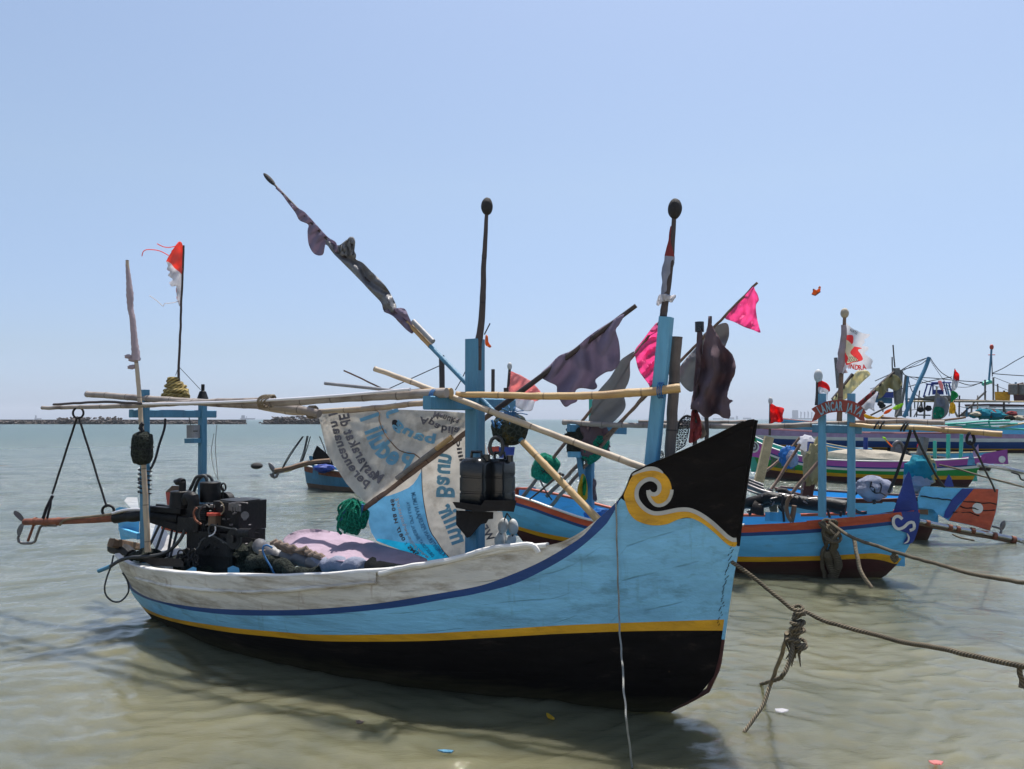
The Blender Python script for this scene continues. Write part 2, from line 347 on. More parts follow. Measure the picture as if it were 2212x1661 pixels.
        s.add(A + B, [[i, (i + 1) % n, n + (i + 1) % n, n + i] for i in range(n)], mi if side is None else side)
        return s
    def build(s, name, mats, parent=None, smooth=True, at=None, sharp=35, **meta):
        if not isinstance(mats, (list, tuple)): mats = [mats]
        mats = [M[m] if isinstance(m, str) else m for m in mats]
        if parent: org = origin_of(parent)
        elif at is not None: org = Vector(at)
        else:
            org = sum(s.v, Vector()) / len(s.v); org.z = min(p.z for p in s.v)
        me = bpy.data.meshes.new(name); me.from_pydata([p - org for p in s.v], [], s.f)
        for m in mats: me.materials.append(m)
        me.polygons.foreach_set('material_index', s.m)
        uvl = me.uv_layers.new(name='UVMap'); flat = [c for f in s.uv for uv in f for c in uv]
        uvl.data.foreach_set('uv', flat)
        bm = bmesh.new(); bm.from_mesh(me)
        bmesh.ops.recalc_face_normals(bm, faces=bm.faces[:])
        if smooth:
            lim = math.radians(sharp)
            for f in bm.faces: f.smooth = True
            for e in bm.edges:
                if len(e.link_faces) == 2 and e.calc_face_angle(0) > lim: e.smooth = False
        bm.to_mesh(me); bm.free(); me.update()
        o = bpy.data.objects.new(name, me); COL.objects.link(o)
        if parent: o.parent = parent
        else: o.location = org
        return setmeta(o, **meta)
def resample(pts, step, closed=True, smooth=True):
    """Catmull-Rom through the points, about `step` px apart"""
    n = len(pts); out = []
    rng = range(n if closed else n - 1)
    for i in rng:
        if closed: p = [Vector(pts[(i + k) % n]) for k in (-1, 0, 1, 2)]
        else: p = [Vector(pts[min(max(i + k, 0), n - 1)]) for k in (-1, 0, 1, 2)]
        L = (p[2] - p[1]).length; m = max(1, int(round(L / step)))
        for j in range(m):
            t = j / m
            if smooth:
                q = .5 * ((2 * p[1]) + (p[2] - p[0]) * t + (2 * p[0] - 5 * p[1] + 4 * p[2] - p[3]) * t * t + (-p[0] + 3 * p[1] - 3 * p[2] + p[3]) * t ** 3)
            else: q = p[1].lerp(p[2], t)
            out.append((q.x, q.y))
    if not closed: out.append(tuple(pts[-1]))
    return out
def ccw(o):
    a = sum(o[i][0] * o[(i + 1) % len(o)][1] - o[(i + 1) % len(o)][0] * o[i][1] for i in range(len(o)))
    return o if a > 0 else o[::-1]
def cloth(name, outline, Y, mats, parent=None, amp=.03, lam=40, ang=0, step=7, regions=(), rag=0, thick=.0025, seed=0, smooth=True, edge=5, **meta):
    """a sheet of fabric: outline in image px, hung at distance Y (number or function) with folds in depth"""
    o = ccw(resample(outline, edge, True, smooth))
    if rag:
        rnd = random.Random(seed + 5)
        o = [(x + rnd.uniform(-rag, rag), y + rnd.uniform(-rag, rag)) for x, y in o]
    regs = [ccw(resample(r, edge, True, smooth)) for r in regions]
    vin = [Vector(p) for p in o]; faces = [list(range(len(o)))]
    for r in regs:
        k = len(vin); vin += [Vector(p) for p in r]; faces.append(list(range(k, k + len(r))))
    xs = [p[0] for p in o]; ys = [p[1] for p in o]
    rnd = random.Random(seed)
    x = min(xs)
    while x < max(xs):
        y = min(ys)
        while y < max(ys):
            q = (x + rnd.uniform(-.2, .2) * step, y + rnd.uniform(-.2, .2) * step)
            if inside(q, o): vin.append(Vector(q))
            y += step
        x += step
    vs, es, fs, ov, oe, of = delaunay_2d_cdt(vin, [], faces, 0, 1e-4)
    fn = Y if callable(Y) else (lambda x, y: Y)
    ca, sa = math.cos(ang), math.sin(ang)
    pts = []
    for v in vs:
        q = (v.x * ca + v.y * sa); r_ = (-v.x * sa + v.y * ca)
        w = math.sin(math.tau * q / lam + 1.3 * math.sin(r_ / lam * 1.7 + seed) + seed * 1.7) * .7 + noise.noise(Vector((v.x / lam * 1.3, v.y / lam * 1.3, seed))) * .9
        pts.append(P(v.x, v.y, fn(v.x, v.y) + amp * w))
    F_, mi = [], []
    for f, orig in zip(fs, of):
        if 0 not in orig: continue
        F_.append(list(f)); k = [i for i in orig if i > 0]; mi.append(max(k) if k else 0)
    mb = MB(); mb.add(pts, F_, mi)
    ob = mb.build(name, mats, parent, sharp=80, **meta)
    if thick:
        so = ob.modifiers.new('thick', 'SOLIDIFY'); so.thickness = thick; so.offset = 0
    return ob
def inside(p, poly):
    x, y = p; c = False; n = len(poly)
    for i in range(n):
        x1, y1 = poly[i]; x2, y2 = poly[(i + 1) % n]
        if (y1 > y) != (y2 > y) and x < (x2 - x1) * (y - y1) / (y2 - y1) + x1: c = not c
    return c
_gl = {}
def glyph(ch):
    if ch in _gl: return _gl[ch]
    cu = bpy.data.curves.new('glyph', 'FONT'); cu.body = ch; cu.size = 1; cu.offset = .035; cu.resolution_u = 3
    ob = bpy.data.objects.new('glyph', cu); COL.objects.link(ob)
    me = bpy.data.meshes.new_from_object(ob.evaluated_get(bpy.context.evaluated_depsgraph_get()))
    v = [(p.co.x, p.co.y) for p in me.vertices]; f = [list(p.vertices) for p in me.polygons]
    bpy.data.objects.remove(ob); bpy.data.curves.remove(cu); bpy.data.meshes.remove(me)
    w = max([a for a, b in v], default=.3)
    _gl[ch] = (v, f, w + .06); return _gl[ch]
def lettering(mb, text, path, h, pf, mirror=False, mi=0):
    """write text along a polyline (px), cap height about .7*h, each glyph laid on the surface by pf"""
    adv = []; x = 0
    for ch in text:
        if ch == ' ': w = .34; g = None
        else: g = glyph(ch); w = g[2]
        adv.append((x, w, g)); x += w
    path = [Vector(p) for p in resample(path, 3, False)]
    acc = [0]
    for i in range(len(path) - 1): acc.append(acc[-1] + (path[i + 1] - path[i]).length)
    L = acc[-1]; k = L / x
    def at(d):
        d = max(0, min(L, d)); j = 0
        while j < len(path) - 2 and acc[j + 1] < d: j += 1
        t = (path[j + 1] - path[j]).normalized(); return path[j] + t * (d - acc[j]), t
    for x0, w, g in adv:
        if not g: continue
        V, F_, _ = g; p, t = at((x0 + w / 2) * k); up = Vector((t.y, -t.x)) * (-1 if mirror else 1)
        out = [p + t * (gx - w / 2) * k + up * gy * h for gx, gy in V]
        mb.add([pf(q.x, q.y) for q in out], F_, mi)
def hose(name, pts, Ys, r, m, parent=None, seg=8, jit=0, step=None, **meta):
    n = len(pts); Ys = Ys if isinstance(Ys, (list, tuple)) else [Ys] * n
    acc = resample([(p[0], p[1]) for p in pts], 6, False)
    # depth follows the nearest control point fraction
    L = [0]
    for i in range(n - 1): L.append(L[-1] + math.dist(pts[i], pts[i + 1]))
    if len(Ys) != n: L = [L[-1] * i / (len(Ys) - 1) for i in range(len(Ys))]
    T = [0]
    for i in range(len(acc) - 1): T.append(T[-1] + math.dist(acc[i], acc[i + 1]))
    out = [P(x, y, float(np.interp(T[i] / T[-1] * L[-1], L, Ys))) for i, (x, y) in enumerate(acc)]
    mb = MB(); mb.tube(out, r, seg, jit=jit, step=step)
    return mb.build(name, m, parent, sharp=60, **meta)
# ------------------------------------------------------------------ hulls
def interp(xs, ys):
    xs = list(xs); ys = list(ys)
    return lambda x: float(np.interp(x, xs, ys))
class Hull:
    """s runs forward along the keel, d across it (negative = the side we see), z up"""
    def __init__(h, F, u, W, s0, s1, ks, tm=.42, bow=.85, bmin=.012, kb=None):
        h.F = Vector((F[0], F[1], 0)); h.u = Vector((u[0], u[1], 0)).normalized(); h.n = Vector((-h.u.y, h.u.x, 0))
        if h.n.y < 0: h.n = -h.n
        h.W, h.s0, h.s1, h.ks, h.tm, h.bow, h.bmin = W, s0, s1, ks, tm, bow, bmin
        h.kb = kb or (lambda z: 0)
    def b(h, s, z):
        a, e = h.s0(z), h.s1(z); t = max(0, min(1, (s - a) / (e - a))); k = h.ks(z)
        if t < h.tm: f = k + (1 - k) * math.sin(math.pi / 2 * t / h.tm)
        else:
            kb = h.kb(z); f = kb + (1 - kb) * max(0, math.cos(math.pi / 2 * (t - h.tm) / (1 - h.tm))) ** h.bow
        return max(h.bmin, h.W(z) * f)
    def pt(h, s, z, side=-1, off=0):
        return h.hat(s, side * (h.b(s, z) + off), z)
    heel = 0
    def at(h, s, d, z): return h.F + h.u * s + h.n * d + Vector((0, 0, z))
    def hat(h, s, d, z): return h.at(s, d, z - h.heel * max(0, d))
    def sd(h, p): q = Vector(p) - h.F; return q.dot(h.u), q.dot(h.n), p[2]
    def LY(h, x, d, y=CY):          # distance at which image column x meets the plane d across
        r = ray(x, y); k = r.dot(h.n); q = h.F + h.n * d - CAM; q.z = 0
        return q.dot(h.n) / k * r.y
    def pl(h, x, y, d): return P(x, y, h.LY(x, d, y))
    def hit(h, x, y, off=0):        # where image point x, y meets the near side planking
        r = ray(x, y).normalized(); lo, hi = None, None; t = .5; pv = None
        while t < 60:
            p = CAM + r * t; s, d, z = h.sd(p); g = d + h.b(s, z) + off
            if g >= 0:
                a, c = t - .05, t
                for _ in range(18):
                    m = (a + c) / 2; q = CAM + r * m; s, d, z = h.sd(q)
                    if d + h.b(s, z) + off >= 0: c = m
                    else: a = m
                q = CAM + r * c; return q, h.sd(q)
            t += .05
        return None
    def line(h, pts):               # traced image line -> z as a function of s
        L = []
        for x, y in resample(pts, 12, False):
            q = h.hit(x, y)
            if q: L.append((q[1][0], q[1][2]))
        L.sort(); return interp([a for a, b in L], [b for a, b in L])
    def shell(h, name, lines, mats, rows, parent, nT=130, planks=9, **meta):
        """lines: z(s) from keel up to sheer; mats[i] paints the band between lines i and i+1"""
        mb = MB(); T = [i / nT for i in range(nT + 1)]
        grid = {}
        R = []
        for i in range(len(lines) - 1):
            for k in range(rows[i]): R.append((i, k / rows[i]))
        R.append((len(lines) - 2, 1.0))
        def vert(t, i, f, side):
            z = .3
            for _ in range(7):
                a, e = h.s0(z), h.s1(z); s = a + t * (e - a)
                zs = [L(s) for L in lines]
                for q in range(1, len(zs)): zs[q] = max(zs[q], zs[q - 1] + .0004)
                z = zs[i] * (1 - f) + zs[i + 1] * f
            return h.pt(s, z, side)
        V = []; nR = len(R); UVv = []
        for side in (-1, 1):
            for t in T:
                col_ = [vert(t, i, f, side) for i, f in R]; V += col_; zl, zt_ = col_[0].z, col_[-1].z
                for p_ in col_: UVv.append(((p_ - h.F).dot(h.u), (p_.z - zl) / max(.01, zt_ - zl) * planks))
        F_, mi = [], []
        for sd in (0, 1):
            o = sd * (nT + 1) * nR
            for c in range(nT):
                for r in range(nR - 1):
                    a = o + c * nR + r; F_.append([a, a + nR, a + nR + 1, a + 1]); mi.append(R[r][0])
        o2 = (nT + 1) * nR
        for c in (0, nT):
            for r in range(nR - 1):
                a = c * nR + r; F_.append([a, a + 1, o2 + a + 1, o2 + a]); mi.append(R[r][0])
        mb.add(V, F_, mi, [[UVv[j] for j in f] for f in F_])
        h.sheer = lines[-1]; h.T = T
        ob = mb.build(name, mats, parent, sharp=50, **meta)
        return ob
    def zs(h, t, off=0):            # sheer point at fraction t
        z = .6
        for _ in range(9):
            a, e = h.s0(z), h.s1(z); s = a + t * (e - a); z = h.sheer(s)
        return s, z
    def inner(h, name, floor, m, parent, t0=.01, t1=.97, thick=.035):
        mb = MB(); n = 70
        for side in (-1, 1):
            V = []
            for i in range(n + 1):
                s, z = h.zs(t0 + (t1 - t0) * i / n)
                for k in range(6):
                    zz = floor + (z - .012 - floor) * k / 5 if z > floor + .03 else z - .012 - .01 * (5 - k)
                    b = max(.004, h.b(s, zz) - thick)
                    V.append(h.hat(s, side * b, zz))
            mb.add(V, [[i * 6 + k, i * 6 + 6 + k, i * 6 + 7 + k, i * 6 + k + 1] for i in range(n) for k in range(5)])
        return mb.build(name, m, parent)
    def deck(h, name, z, m, parent, t0=.0, t1=.93):
        mb = MB(); n = 50; V = []
        for i in range(n + 1):
            s, zs = h.zs(t0 + (t1 - t0) * i / n); zz = min(z, zs - .03); b = max(.003, h.b(s, zz) - .02)
            V += [h.hat(s, q * b, zz) for q in (-1, -.33, .33, 1)]
        mb.add(V, [[i * 4 + k, i * 4 + 4 + k, i * 4 + 5 + k, i * 4 + k + 1] for i in range(n) for k in range(3)])
        return mb.build(name, m, parent)
    def rail(h, name, side, m, parent, w=.05, hh=.035, t0=0, t1=.985, lift=.0, out=0, wob=0):
        mb = MB(); n = 110; V = []; p = [(-.5, -.5), (.4, -.5), (.5, -.3), (.5, .3), (.38, .5), (-.38, .5), (-.5, .3)]
        for i in range(n + 1):
            s, z = h.zs(t0 + (t1 - t0) * i / n); b = h.b(s, z)
            q = noise.noise(Vector((s * 3, side, 4))) * wob
            ww = min(w, b * 1.6 + .01)
            for x, y in p: V.append(h.hat(s, side * (b - ww * .25 + x * ww + out), z + lift + y * hh + q))
        k = len(p)
        F_ = [[i * k + j, i * k + (j + 1) % k, (i + 1) * k + (j + 1) % k, (i + 1) * k + j] for i in range(n) for j in range(k)]
        F_ += [list(range(k)), [n * k + j for j in range(k)][::-1]]
        mb.add(V, F_); return mb.build(name, m, parent, sharp=50)

# ------------------------------------------------------------------ MAIN BOAT
U_ = (.872, -.49)
stem_px = Z0('1632,906 1615,1010 1600,1114 1593,1176 1581,1237 1566,1340 1552,1440 1528,1492 1471,1523 1440,1535')
def plane_hit(x, y, F, n, d=0):
    r = ray(x, y); Fv = Vector((F[0], F[1], 0)); t = ((Fv + n * d) - CAM).dot(n) / r.dot(n); return CAM + r * t
F_main = PW(1440, 1535)
uu = Vector((U_[0], U_[1], 0)).normalized(); nn = Vector((-uu.y, uu.x, 0))
L_ = []
for x, y in stem_px:
    q = plane_hit(x, y, F_main, nn); L_.append((q.z, (q - Vector((F_main.x, F_main.y, 0))).dot(uu)))
L_.sort(); L_ = [(-.45, -.5), (-.15, -.12)] + [l for l in L_ if l[0] > -.05]
s1m = interp([a for a, b in L_], [b for a, b in L_])
Wm = interp([-.4, -.1, 0, .15, .3, .6, .9, 1.3, 1.8], [.22, .40, .46, .53, .58, .63, .64, .64, .64])
ksm = interp([-.3, 0, .2, .4, .6, 1], [.05, .12, .30, .46, .55, .6])
# stern outline, traced
L_ = []
for x, y in Z0('250,1198 258,1223 271,1249 281,1276 296,1297 312,1318 333,1342'):
    q = plane_hit(x, y, F_main, nn, -.2)
    for _ in range(6): q = plane_hit(x, y, F_main, nn, -Wm(q.z) * ksm(q.z))
    L_.append((q.z, (q - Vector((F_main.x, F_main.y, 0))).dot(uu)))
L_.sort(); L_ = [(L_[0][0] - .5, L_[0][1] + .7)] + L_
s0m = interp([a for a, b in L_], [b for a, b in L_])
HM = Hull((F_main.x, F_main.y), U_, Wm, s0m, s1m, ksm, kb=interp([.6, 1.0, 1.6], [0, .02, .06]))
LY = HM.LY; HM.heel = .30
sheer_px = Z0('250,1199 262,1210 290,1222 340,1233 420,1240 520,1244 640,1244 760,1238 900,1224 1000,1205 1100,1187 1160,1180 1205,1173 1250,1152 1290,1122 1315,1101 1332,1084 1345,1070 1356,1045 1364,1024 1380,1015 1394,1008 1500,963 1617,906 1632,905')
navt_px = Z0('256,1225 271,1243 277,1260 301,1281 337,1296 392,1307 468,1315 594,1318 702,1314 819,1303 936,1284 1034,1266 1093,1246 1161,1217 1213,1188 1260,1157 1290,1122')
navb_px = Z0('262,1240 281,1272 310,1291 351,1304 410,1318 497,1328 594,1330 702,1327 858,1312 975,1292 1026,1283 1114,1260 1190,1223 1246,1188 1289,1152 1319,1120 1332,1086')
yelt_px = Z0('300,1303 307,1310 337,1325 380,1337 439,1347 512,1357 594,1364 702,1371 897,1369 1053,1361 1210,1351 1386,1344 1566,1338')
yelb_px = Z0('304,1312 313,1320 351,1336 410,1351 497,1366 594,1376 702,1385 897,1385 1053,1378 1210,1369 1386,1363 1560,1362')
blk_px = Z0('1345,1071 1352,1085 1372,1108 1410,1128 1460,1122 1500,1120 1540,1143 1572,1168 1593,1178')
sheer_m, navt_m, navb_m, yelt_m, yelb_m, blk_m = [HM.line(p) for p in (sheer_px, navt_px, navb_px, yelt_px, yelb_px, blk_px)]
s_nav = HM.hit(1290, 1122)[1][0]; s_nb = HM.hit(1332, 1086)[1][0]; s_bk = HM.hit(1345, 1071)[1][0]
lt = lambda s: min(navt_m(s), sheer_m(s)) if s < s_nav else sheer_m(s)
lb = lambda s: min(navb_m(s), sheer_m(s)) if s < s_nb else sheer_m(s)
lk = lambda s: sheer_m(s) if s < s_bk else min(blk_m(s), sheer_m(s))
# from keel up: black, yellow, blue, navy / black ear, white
boat = thing('fishing_boat', 'light blue wooden fishing boat with tall black prow and yellow scroll, nearest to the camera', 'fishing boat', tuple(HM.at(-2.2, 0, 0)), 'wooden fishing boats moored in the shallows')
keel = lambda s: -.40
l_blue_top = lambda s: lb(s) if s < s_bk else lk(s)
l_nav_top = lambda s: lt(s) if s < s_bk else lk(s)
HM.shell('hull', [keel, yelb_m, yelt_m, l_blue_top, l_nav_top, (lambda s: l_nav_top(s) if s < s_bk else sheer_m(s)), sheer_m],
         ['hull_black', 'hull_yellow', 'hull_blue', 'hull_navy', 'hull_black', 'hull_white'], [7, 1, 9, 2, 6, 5], boat, nT=170)
HM.inner('inner_planking', .18, 'deck_blue', boat, t1=.93)
HM.deck('deck', .22, 'deck_dark', boat)
tcut = .80
g1 = HM.rail('gunwale', -1, 'bright_white', boat, .05, .028, 0, tcut, wob=.008)
g2 = HM.rail('gunwale', 1, 'bright_white', boat, .05, .028, 0, tcut)
HM.rail('prow_rim', -1, 'hull_black', boat, .03, .012, .875, .99); HM.rail('prow_rim', 1, 'hull_black', boat, .03, .012, .80, .99)
# raised doubling plank on the near bulwark, with its snapped end
mb = MB(); ps = []
top = resample(Z0('258,1206 300,1226 420,1241 560,1245 700,1241 812,1236'), 14, False); bot = resample(Z0('292,1249 351,1264 439,1275 540,1279 686,1271 812,1259'), 14, False)
k = min(len(top), len(bot)); top = [top[int(i * (len(top) - 1) / (k - 1))] for i in range(k)]; bot = [bot[int(i * (len(bot) - 1) / (k - 1))] for i in range(k)]
V = []
for a, b_ in zip(top, bot):
    qa = HM.hit(*a, .016)[0]; qb = HM.hit(*b_, .020)[0]; ra = HM.hit(*a, -.002)[0]; rb = HM.hit(b_[0], b_[1] + 2, -.002)[0]
    V += [ra, qa, qb, rb]
mb.add(V, [[i * 4 + j, i * 4 + 4 + j, i * 4 + 5 + j, i * 4 + j + 1] for i in range(k - 1) for j in range(3)] + [[(k - 1) * 4 + j for j in range(4)]])
mb.build('doubling_plank', 'hull_white', boat, sharp=40)
mb = MB(); mb.tube([HM.hit(x, y, .018)[0] for x, y in resample(Z0('293,1248 351,1263 439,1274 540,1278 686,1270 812,1258'), 10, False)], .014, 8, jit=.006)
mb.build('rubbing_strake', 'hull_white', boat)
# broken capping piece near the bow
mb = MB(); pp = [HM.hit(x, y, .012)[0] for x, y in resample(Z0('820,1239 900,1223 1000,1203 1050,1188 1100,1181 1140,1176 1156,1180 1163,1192'), 8, False)]
mb.tube(pp, .018, 8, jit=.012); mb.build('capping_strip', 'bright_white', boat)
# scroll ornament painted on the prow, laid on the planking
def prow(off): return lambda x, y: (HM.hit(x, y, off) or (P(x, y, 4.4),))[0]
def decal(name, pts, off, m, parent=boat, H=HM, step=9):
    o = resample(pts, 5); vin = [Vector(p) for p in o]; xs = [p[0] for p in o]; ys = [p[1] for p in o]
    for x in np.arange(min(xs), max(xs), step):
        for y in np.arange(min(ys), max(ys), step):
            if inside((x, y), o): vin.append(Vector((x, y)))
    vs, es, fs, *_ = delaunay_2d_cdt(vin, [], [list(range(len(o)))], 1, 1e-4)
    V = [H.hit(v.x, v.y, off)[0] for v in vs]; mb = MB(); mb.add(V, [list(f) for f in fs]); return mb.build(name, m, parent, sharp=80)
def ribbon(mb, pts, w, off, H=HM, taper=0, smooth=True):
    c = resample(pts, 4, False, smooth); V = []
    for i, p in enumerate(c):
        a = Vector(c[max(0, i - 1)]); b_ = Vector(c[min(len(c) - 1, i + 1)]); t = (b_ - a).normalized(); nrm = Vector((-t.y, t.x))
        ww = w * (1 - taper * abs(2 * i / (len(c) - 1) - 1) ** 3) / 2
        for q in (-1, 1): x, y = Vector(p) + nrm * ww * q; V.append(H.hit(x, y, off)[0])
    mb.add(V, [[2 * i, 2 * i + 1, 2 * i + 3, 2 * i + 2] for i in range(len(c) - 1)])
decal('scroll_ornament', ZM('296,738 345,697 400,672 460,658 520,660 580,680 630,720 665,775 681,845 678,890 652,940 612,982 572,998 530,996 490,955 464,905 454,858 482,884 520,897 552,880 569,835 560,790 522,755 470,745 410,760 362,810 342,870 347,930 377,990 422,1040 480,1075 560,1080 640,1066 720,1046 800,1040 860,1046 930,1080 1000,1120 1080,1182 1150,1248 1210,1305 1260,1335 1297,1340 1292,1388 1240,1388 1170,1338 1100,1272 1010,1197 930,1147 850,1117 790,1119 720,1142 640,1177 560,1189 480,1187 400,1167 330,1132 272,1062 238,962 226,902 252,832'), .004, 'hull_yellow')
mb = MB()
ribbon(mb, ZM('304,716 345,687 410,662 490,650 555,664 600,694'), 9, .006, taper=.8)
ribbon(mb, ZM('455,856 460,905 486,955 530,996 590,996 645,958 676,895 682,850'), 7.5, .006)
ribbon(mb, ZM('458,860 482,888 520,895 552,875 565,832 552,790 510,757 460,752 408,775 364,822 347,878 354,940 392,1000 442,1045 502,1072 570,1074 650,1060 740,1042 830,1040 900,1060 980,1103 1070,1170 1150,1243 1210,1298 1260,1326 1296,1326'), 9, .008)
mb.build('scroll_outline', 'outline_white', boat, sharp=80)
# stem post that the two sides meet on
for z0_, z1_, m_ in ((-.1, .455, 'maroon'), (.458, .985, 'hull_blue'), (.988, HM.sheer(HM.s1(1.7)) - .005, 'hull_black')):
    mb = MB(); mb.tube([HM.at(HM.s1(z) + .002, 0, z) for z in np.linspace(z0_, z1_, 14)], .013, 8); mb.build('stem_post', m_, boat)
# rows of dark caulking nails down the prow edge
mb = MB()
rnd = random.Random(3)
for i in range(34):
    y = 1180 + i * 5.2; x = 1588 - (y - 1180) * .155 - rnd.uniform(6, 14)
    a = HM.hit(x, y, .003)[0]; b_ = HM.hit(x + rnd.uniform(2, 5), y - rnd.uniform(3, 6), .003)[0]
    if (a - b_).length < .06: mb.tube([a, b_], .0016, 4)
mb.build('caulking', 'hull_black', boat)
# stern: raised far corner plank, blue quarter boards, timbers
mb = MB(); mb.slab(ZD('190,460 330,462 350,610 500,780 700,900 940,1190 850,1245 620,1245 500,1010 380,700 240,600 155,510'), lambda x, y, t: HM.pl(x, y, -.02 + (1225 - y) * .0034 - t), .03)
mb.build('quarter_plank', 'bright_white', boat, label='sun bleached white plank rising to the stern')
mb = MB(); mb.slab(ZD('40,610 100,590 180,600 330,640 360,700 350,1000 110,1030 90,900'), lambda x, y, t: HM.pl(x, y, .22 + t), .03)
for k in range(3): mb.beam(HM.pl(*ZD('%d,%d' % (100 + k * 20, 880 + k * 34))[0], .2), HM.pl(*ZD('%d,%d' % (350, 960 + k * 20))[0], .05), .03, .03)
mb.build('stern_board', 'sky_blue', boat)
mb = MB(); mb.beam(HM.pl(*ZD('-20,1060')[0], -.30), HM.pl(*ZD('110,1100')[0], -.2), .07, .07); mb.beam(HM.pl(*ZD('80,1070')[0], -.25), HM.pl(*ZD('350,1120')[0], .2), .06, .06)
mb.build('stern_beam', 'timber', boat)
mb = MB(); mb.tube([HM.pl(*p, -.2) for p in ZD('-10,1110 80,1150 180,1190 260,1230')], .055, 9, jit=.03); mb.build('wrapped_bumper', 'black', boat)
# posts and crossbeams
def post(name, H, x0, y0, x1, y1, d, w, m, parent, bottom=None, up=None, jit=.002, **k):
    a = H.pl(x0, y0, d); b_ = H.pl(x1, y1, d)
    mb = MB(); mb.beam(b_, a, w, w, up or tuple(H.n), ch=.1, jit=jit); return mb.build(name, m, parent, **k)
post('stern_post', HM, 313, 842, 313, 1215, -.29, .058, 'post_blue', boat); post('stern_post', HM, 438, 862, 436, 1200, .28, .058, 'post_blue', boat)
mb = MB(); mb.beam(HM.at(HM.sd(HM.pl(313, 890, -.29))[0], -.42, 1.745), HM.at(HM.sd(HM.pl(313, 890, -.29))[0], .42, 1.745), .05, .066); mb.build('stern_crossbeam', 'post_blue', boat)
post('mast_post', HM, 1026, 733, 1026, 1260, 0, .105, 'post_blue', boat)
sx = HM.sd(HM.pl(1026, 870, 0))[0]
mb = MB(); mb.beam(HM.at(sx - .005, -.55, 1.80), HM.at(sx - .005, .52, 1.80), .06, .085); mb.build('mast_crossbeam', 'post_blue', boat)
post('bow_post', HM, 1440, 685, 1400, 1080, .02, .075, 'post_pale', boat)
# low boat fittings seen over the gunwale
for s_ in ('960,1440 1070,1385 1115,1400 1115,1450 1000,1470', '1530,1400 1600,1370 1680,1400 1690,1480 1530,1480'):
    mb = MB(); mb.slab(ZD(s_), lambda x, y, t: HM.pl(x, y, -.42 + t), .045); mb.build('frame_timber', 'deck_blue', boat)
# ------------------------------------------------------------------ things on the main boat
def pole(name, a, b, r0, r1, m, label, cat='bamboo pole', group=None, parent=None, seg=12, node=.09, bow=0, part=None, jit=.004, nodep=None):
    a, b = Vector(a), Vector(b); n = max(8, int((b - a).length / .02)); pts = []
    for i in range(n + 1):
        t = i / n; pts.append(a.lerp(b, t) + Vector((0, 0, bow * math.sin(math.pi * t))))
    mb = MB(); rr = [r0 + (r1 - r0) * i / n for i in range(n + 1)]
    mb.tube(pts, rr, seg, node=node, nodep=nodep or .28, jit=jit)
    if parent: return mb.build(name, m, parent, sharp=60)
    return mb.build(name, m, None, sharp=60, label=label, cat=cat, group=group)
L = lambda x, y, d: HM.pl(x, y, d)
G_rack = 'poles lying on the roof rack of the nearest boat'
def rk(x, y, dz=0): return L(x, y, -.455 + dz)
def spine(name, pts, d, r, m, label, cat, group=None, **k):
    """a pole following several traced image points at lateral offset d (number or list)"""
    c = resample(pts, 10, False); n = len(c); D = d if isinstance(d, (list, tuple)) else (d, d)
    P3 = [L(x, y, D[0] + (D[1] - D[0]) * i / (n - 1)) for i, (x, y) in enumerate(c)]
    R = r if isinstance(r, (list, tuple)) else (r, r)
    mb = MB(); mb.tube(P3, [R[0] + (R[1] - R[0]) * i / (n - 1) for i in range(n)], 12, step=.02, **{**dict(node=.09, jit=.004), **k})
    return mb.build(name, m, None, sharp=60, label=label, cat=cat, group=group)
spine('bamboo_pole', Z0('92,881 200,879 300,876 420,869 560,866 620,869 760,859 880,853 966,848'), -.46, (.016, .031), 'bam_grey', 'thick grey bamboo on the rack, its hollow end beside the mast crossbeam', 'bamboo pole', G_rack)
spine('bamboo_pole', Z0('188,851 330,862 470,871 600,879 690,893'), -.30, (.026, .029), 'bam_grey', 'grey bamboo dipping below the others, its blunt end high on the left', 'bamboo pole', G_rack)
spine('bamboo_pole', Z0('560,880 640,892 700,888 800,882 900,872 940,868'), -.12, (.018, .02), 'bam_tan', 'slim bamboo along the top edge of the banner', 'bamboo pole', G_rack)
spine('bamboo_pole', Z0('760,858 860,852 920,849 975,848'), -.38, (.024, .030), 'bam_yellow', 'yellow ended bamboo behind the thick grey one', 'bamboo pole', G_rack)
spine('white_pipe', Z0('305,873 500,868 700,857 886,841'), -.50, .010, 'pvc', 'long thin white pipe lying along the bamboo rack', 'pipe', node=0, jit=0)
spine('thin_stick', Z0('116,874 220,868 305,872'), -.52, (.010, .011), 'pole_dark', 'thin dark stick tied out over the stern rack', 'stick', node=0)
spine('grey_pipe', Z0('702,828 800,838 870,846'), -.2, .012, 'greypvc', 'short grey pipe sticking up from the rack', 'pipe', node=0, jit=0)
spine('thin_stick', Z0('743,800 790,822 835,843'), -.1, .006, 'bam_brown', 'thin reddish cane slanting above the rack', 'stick', node=0)
mb = MB()
for i, xx in enumerate((569, 574, 579, 584)):
    c = rk(xx, 867); mb.tube([c + HM.n * math.sin(a) * .055 + Vector((0, 0, math.cos(a) * .045)) + HM.u * (.012 * math.sin(a * 2 + i) + .03 * math.cos(a)) for a in np.linspace(0, math.tau, 22)], .006, 6)
mb.build('rope_lashing', 'rope_tan', None, label='tan rope wound round the bamboo poles in mid rack', cat='rope')
def lash(x, y, d, m, label, r=.045, k=3, rr=.004, w=.012):
    mb = MB(); c = L(x, y, d); pts = []
    for i in range(k * 14 + 1):
        a = math.tau * i / 14; pts.append(c + HM.n * math.sin(a) * r + Vector((0, 0, math.cos(a) * r)) + HM.u * (w * i / 14 - w * k / 2))
    mb.tube(pts, rr, 6); return mb.build('rope_lashing', m, None, label=label, cat='rope')
lash(939, 858, -.46, 'rope_blue', 'blue cord tying the poles to the mast crossbeam', .05)
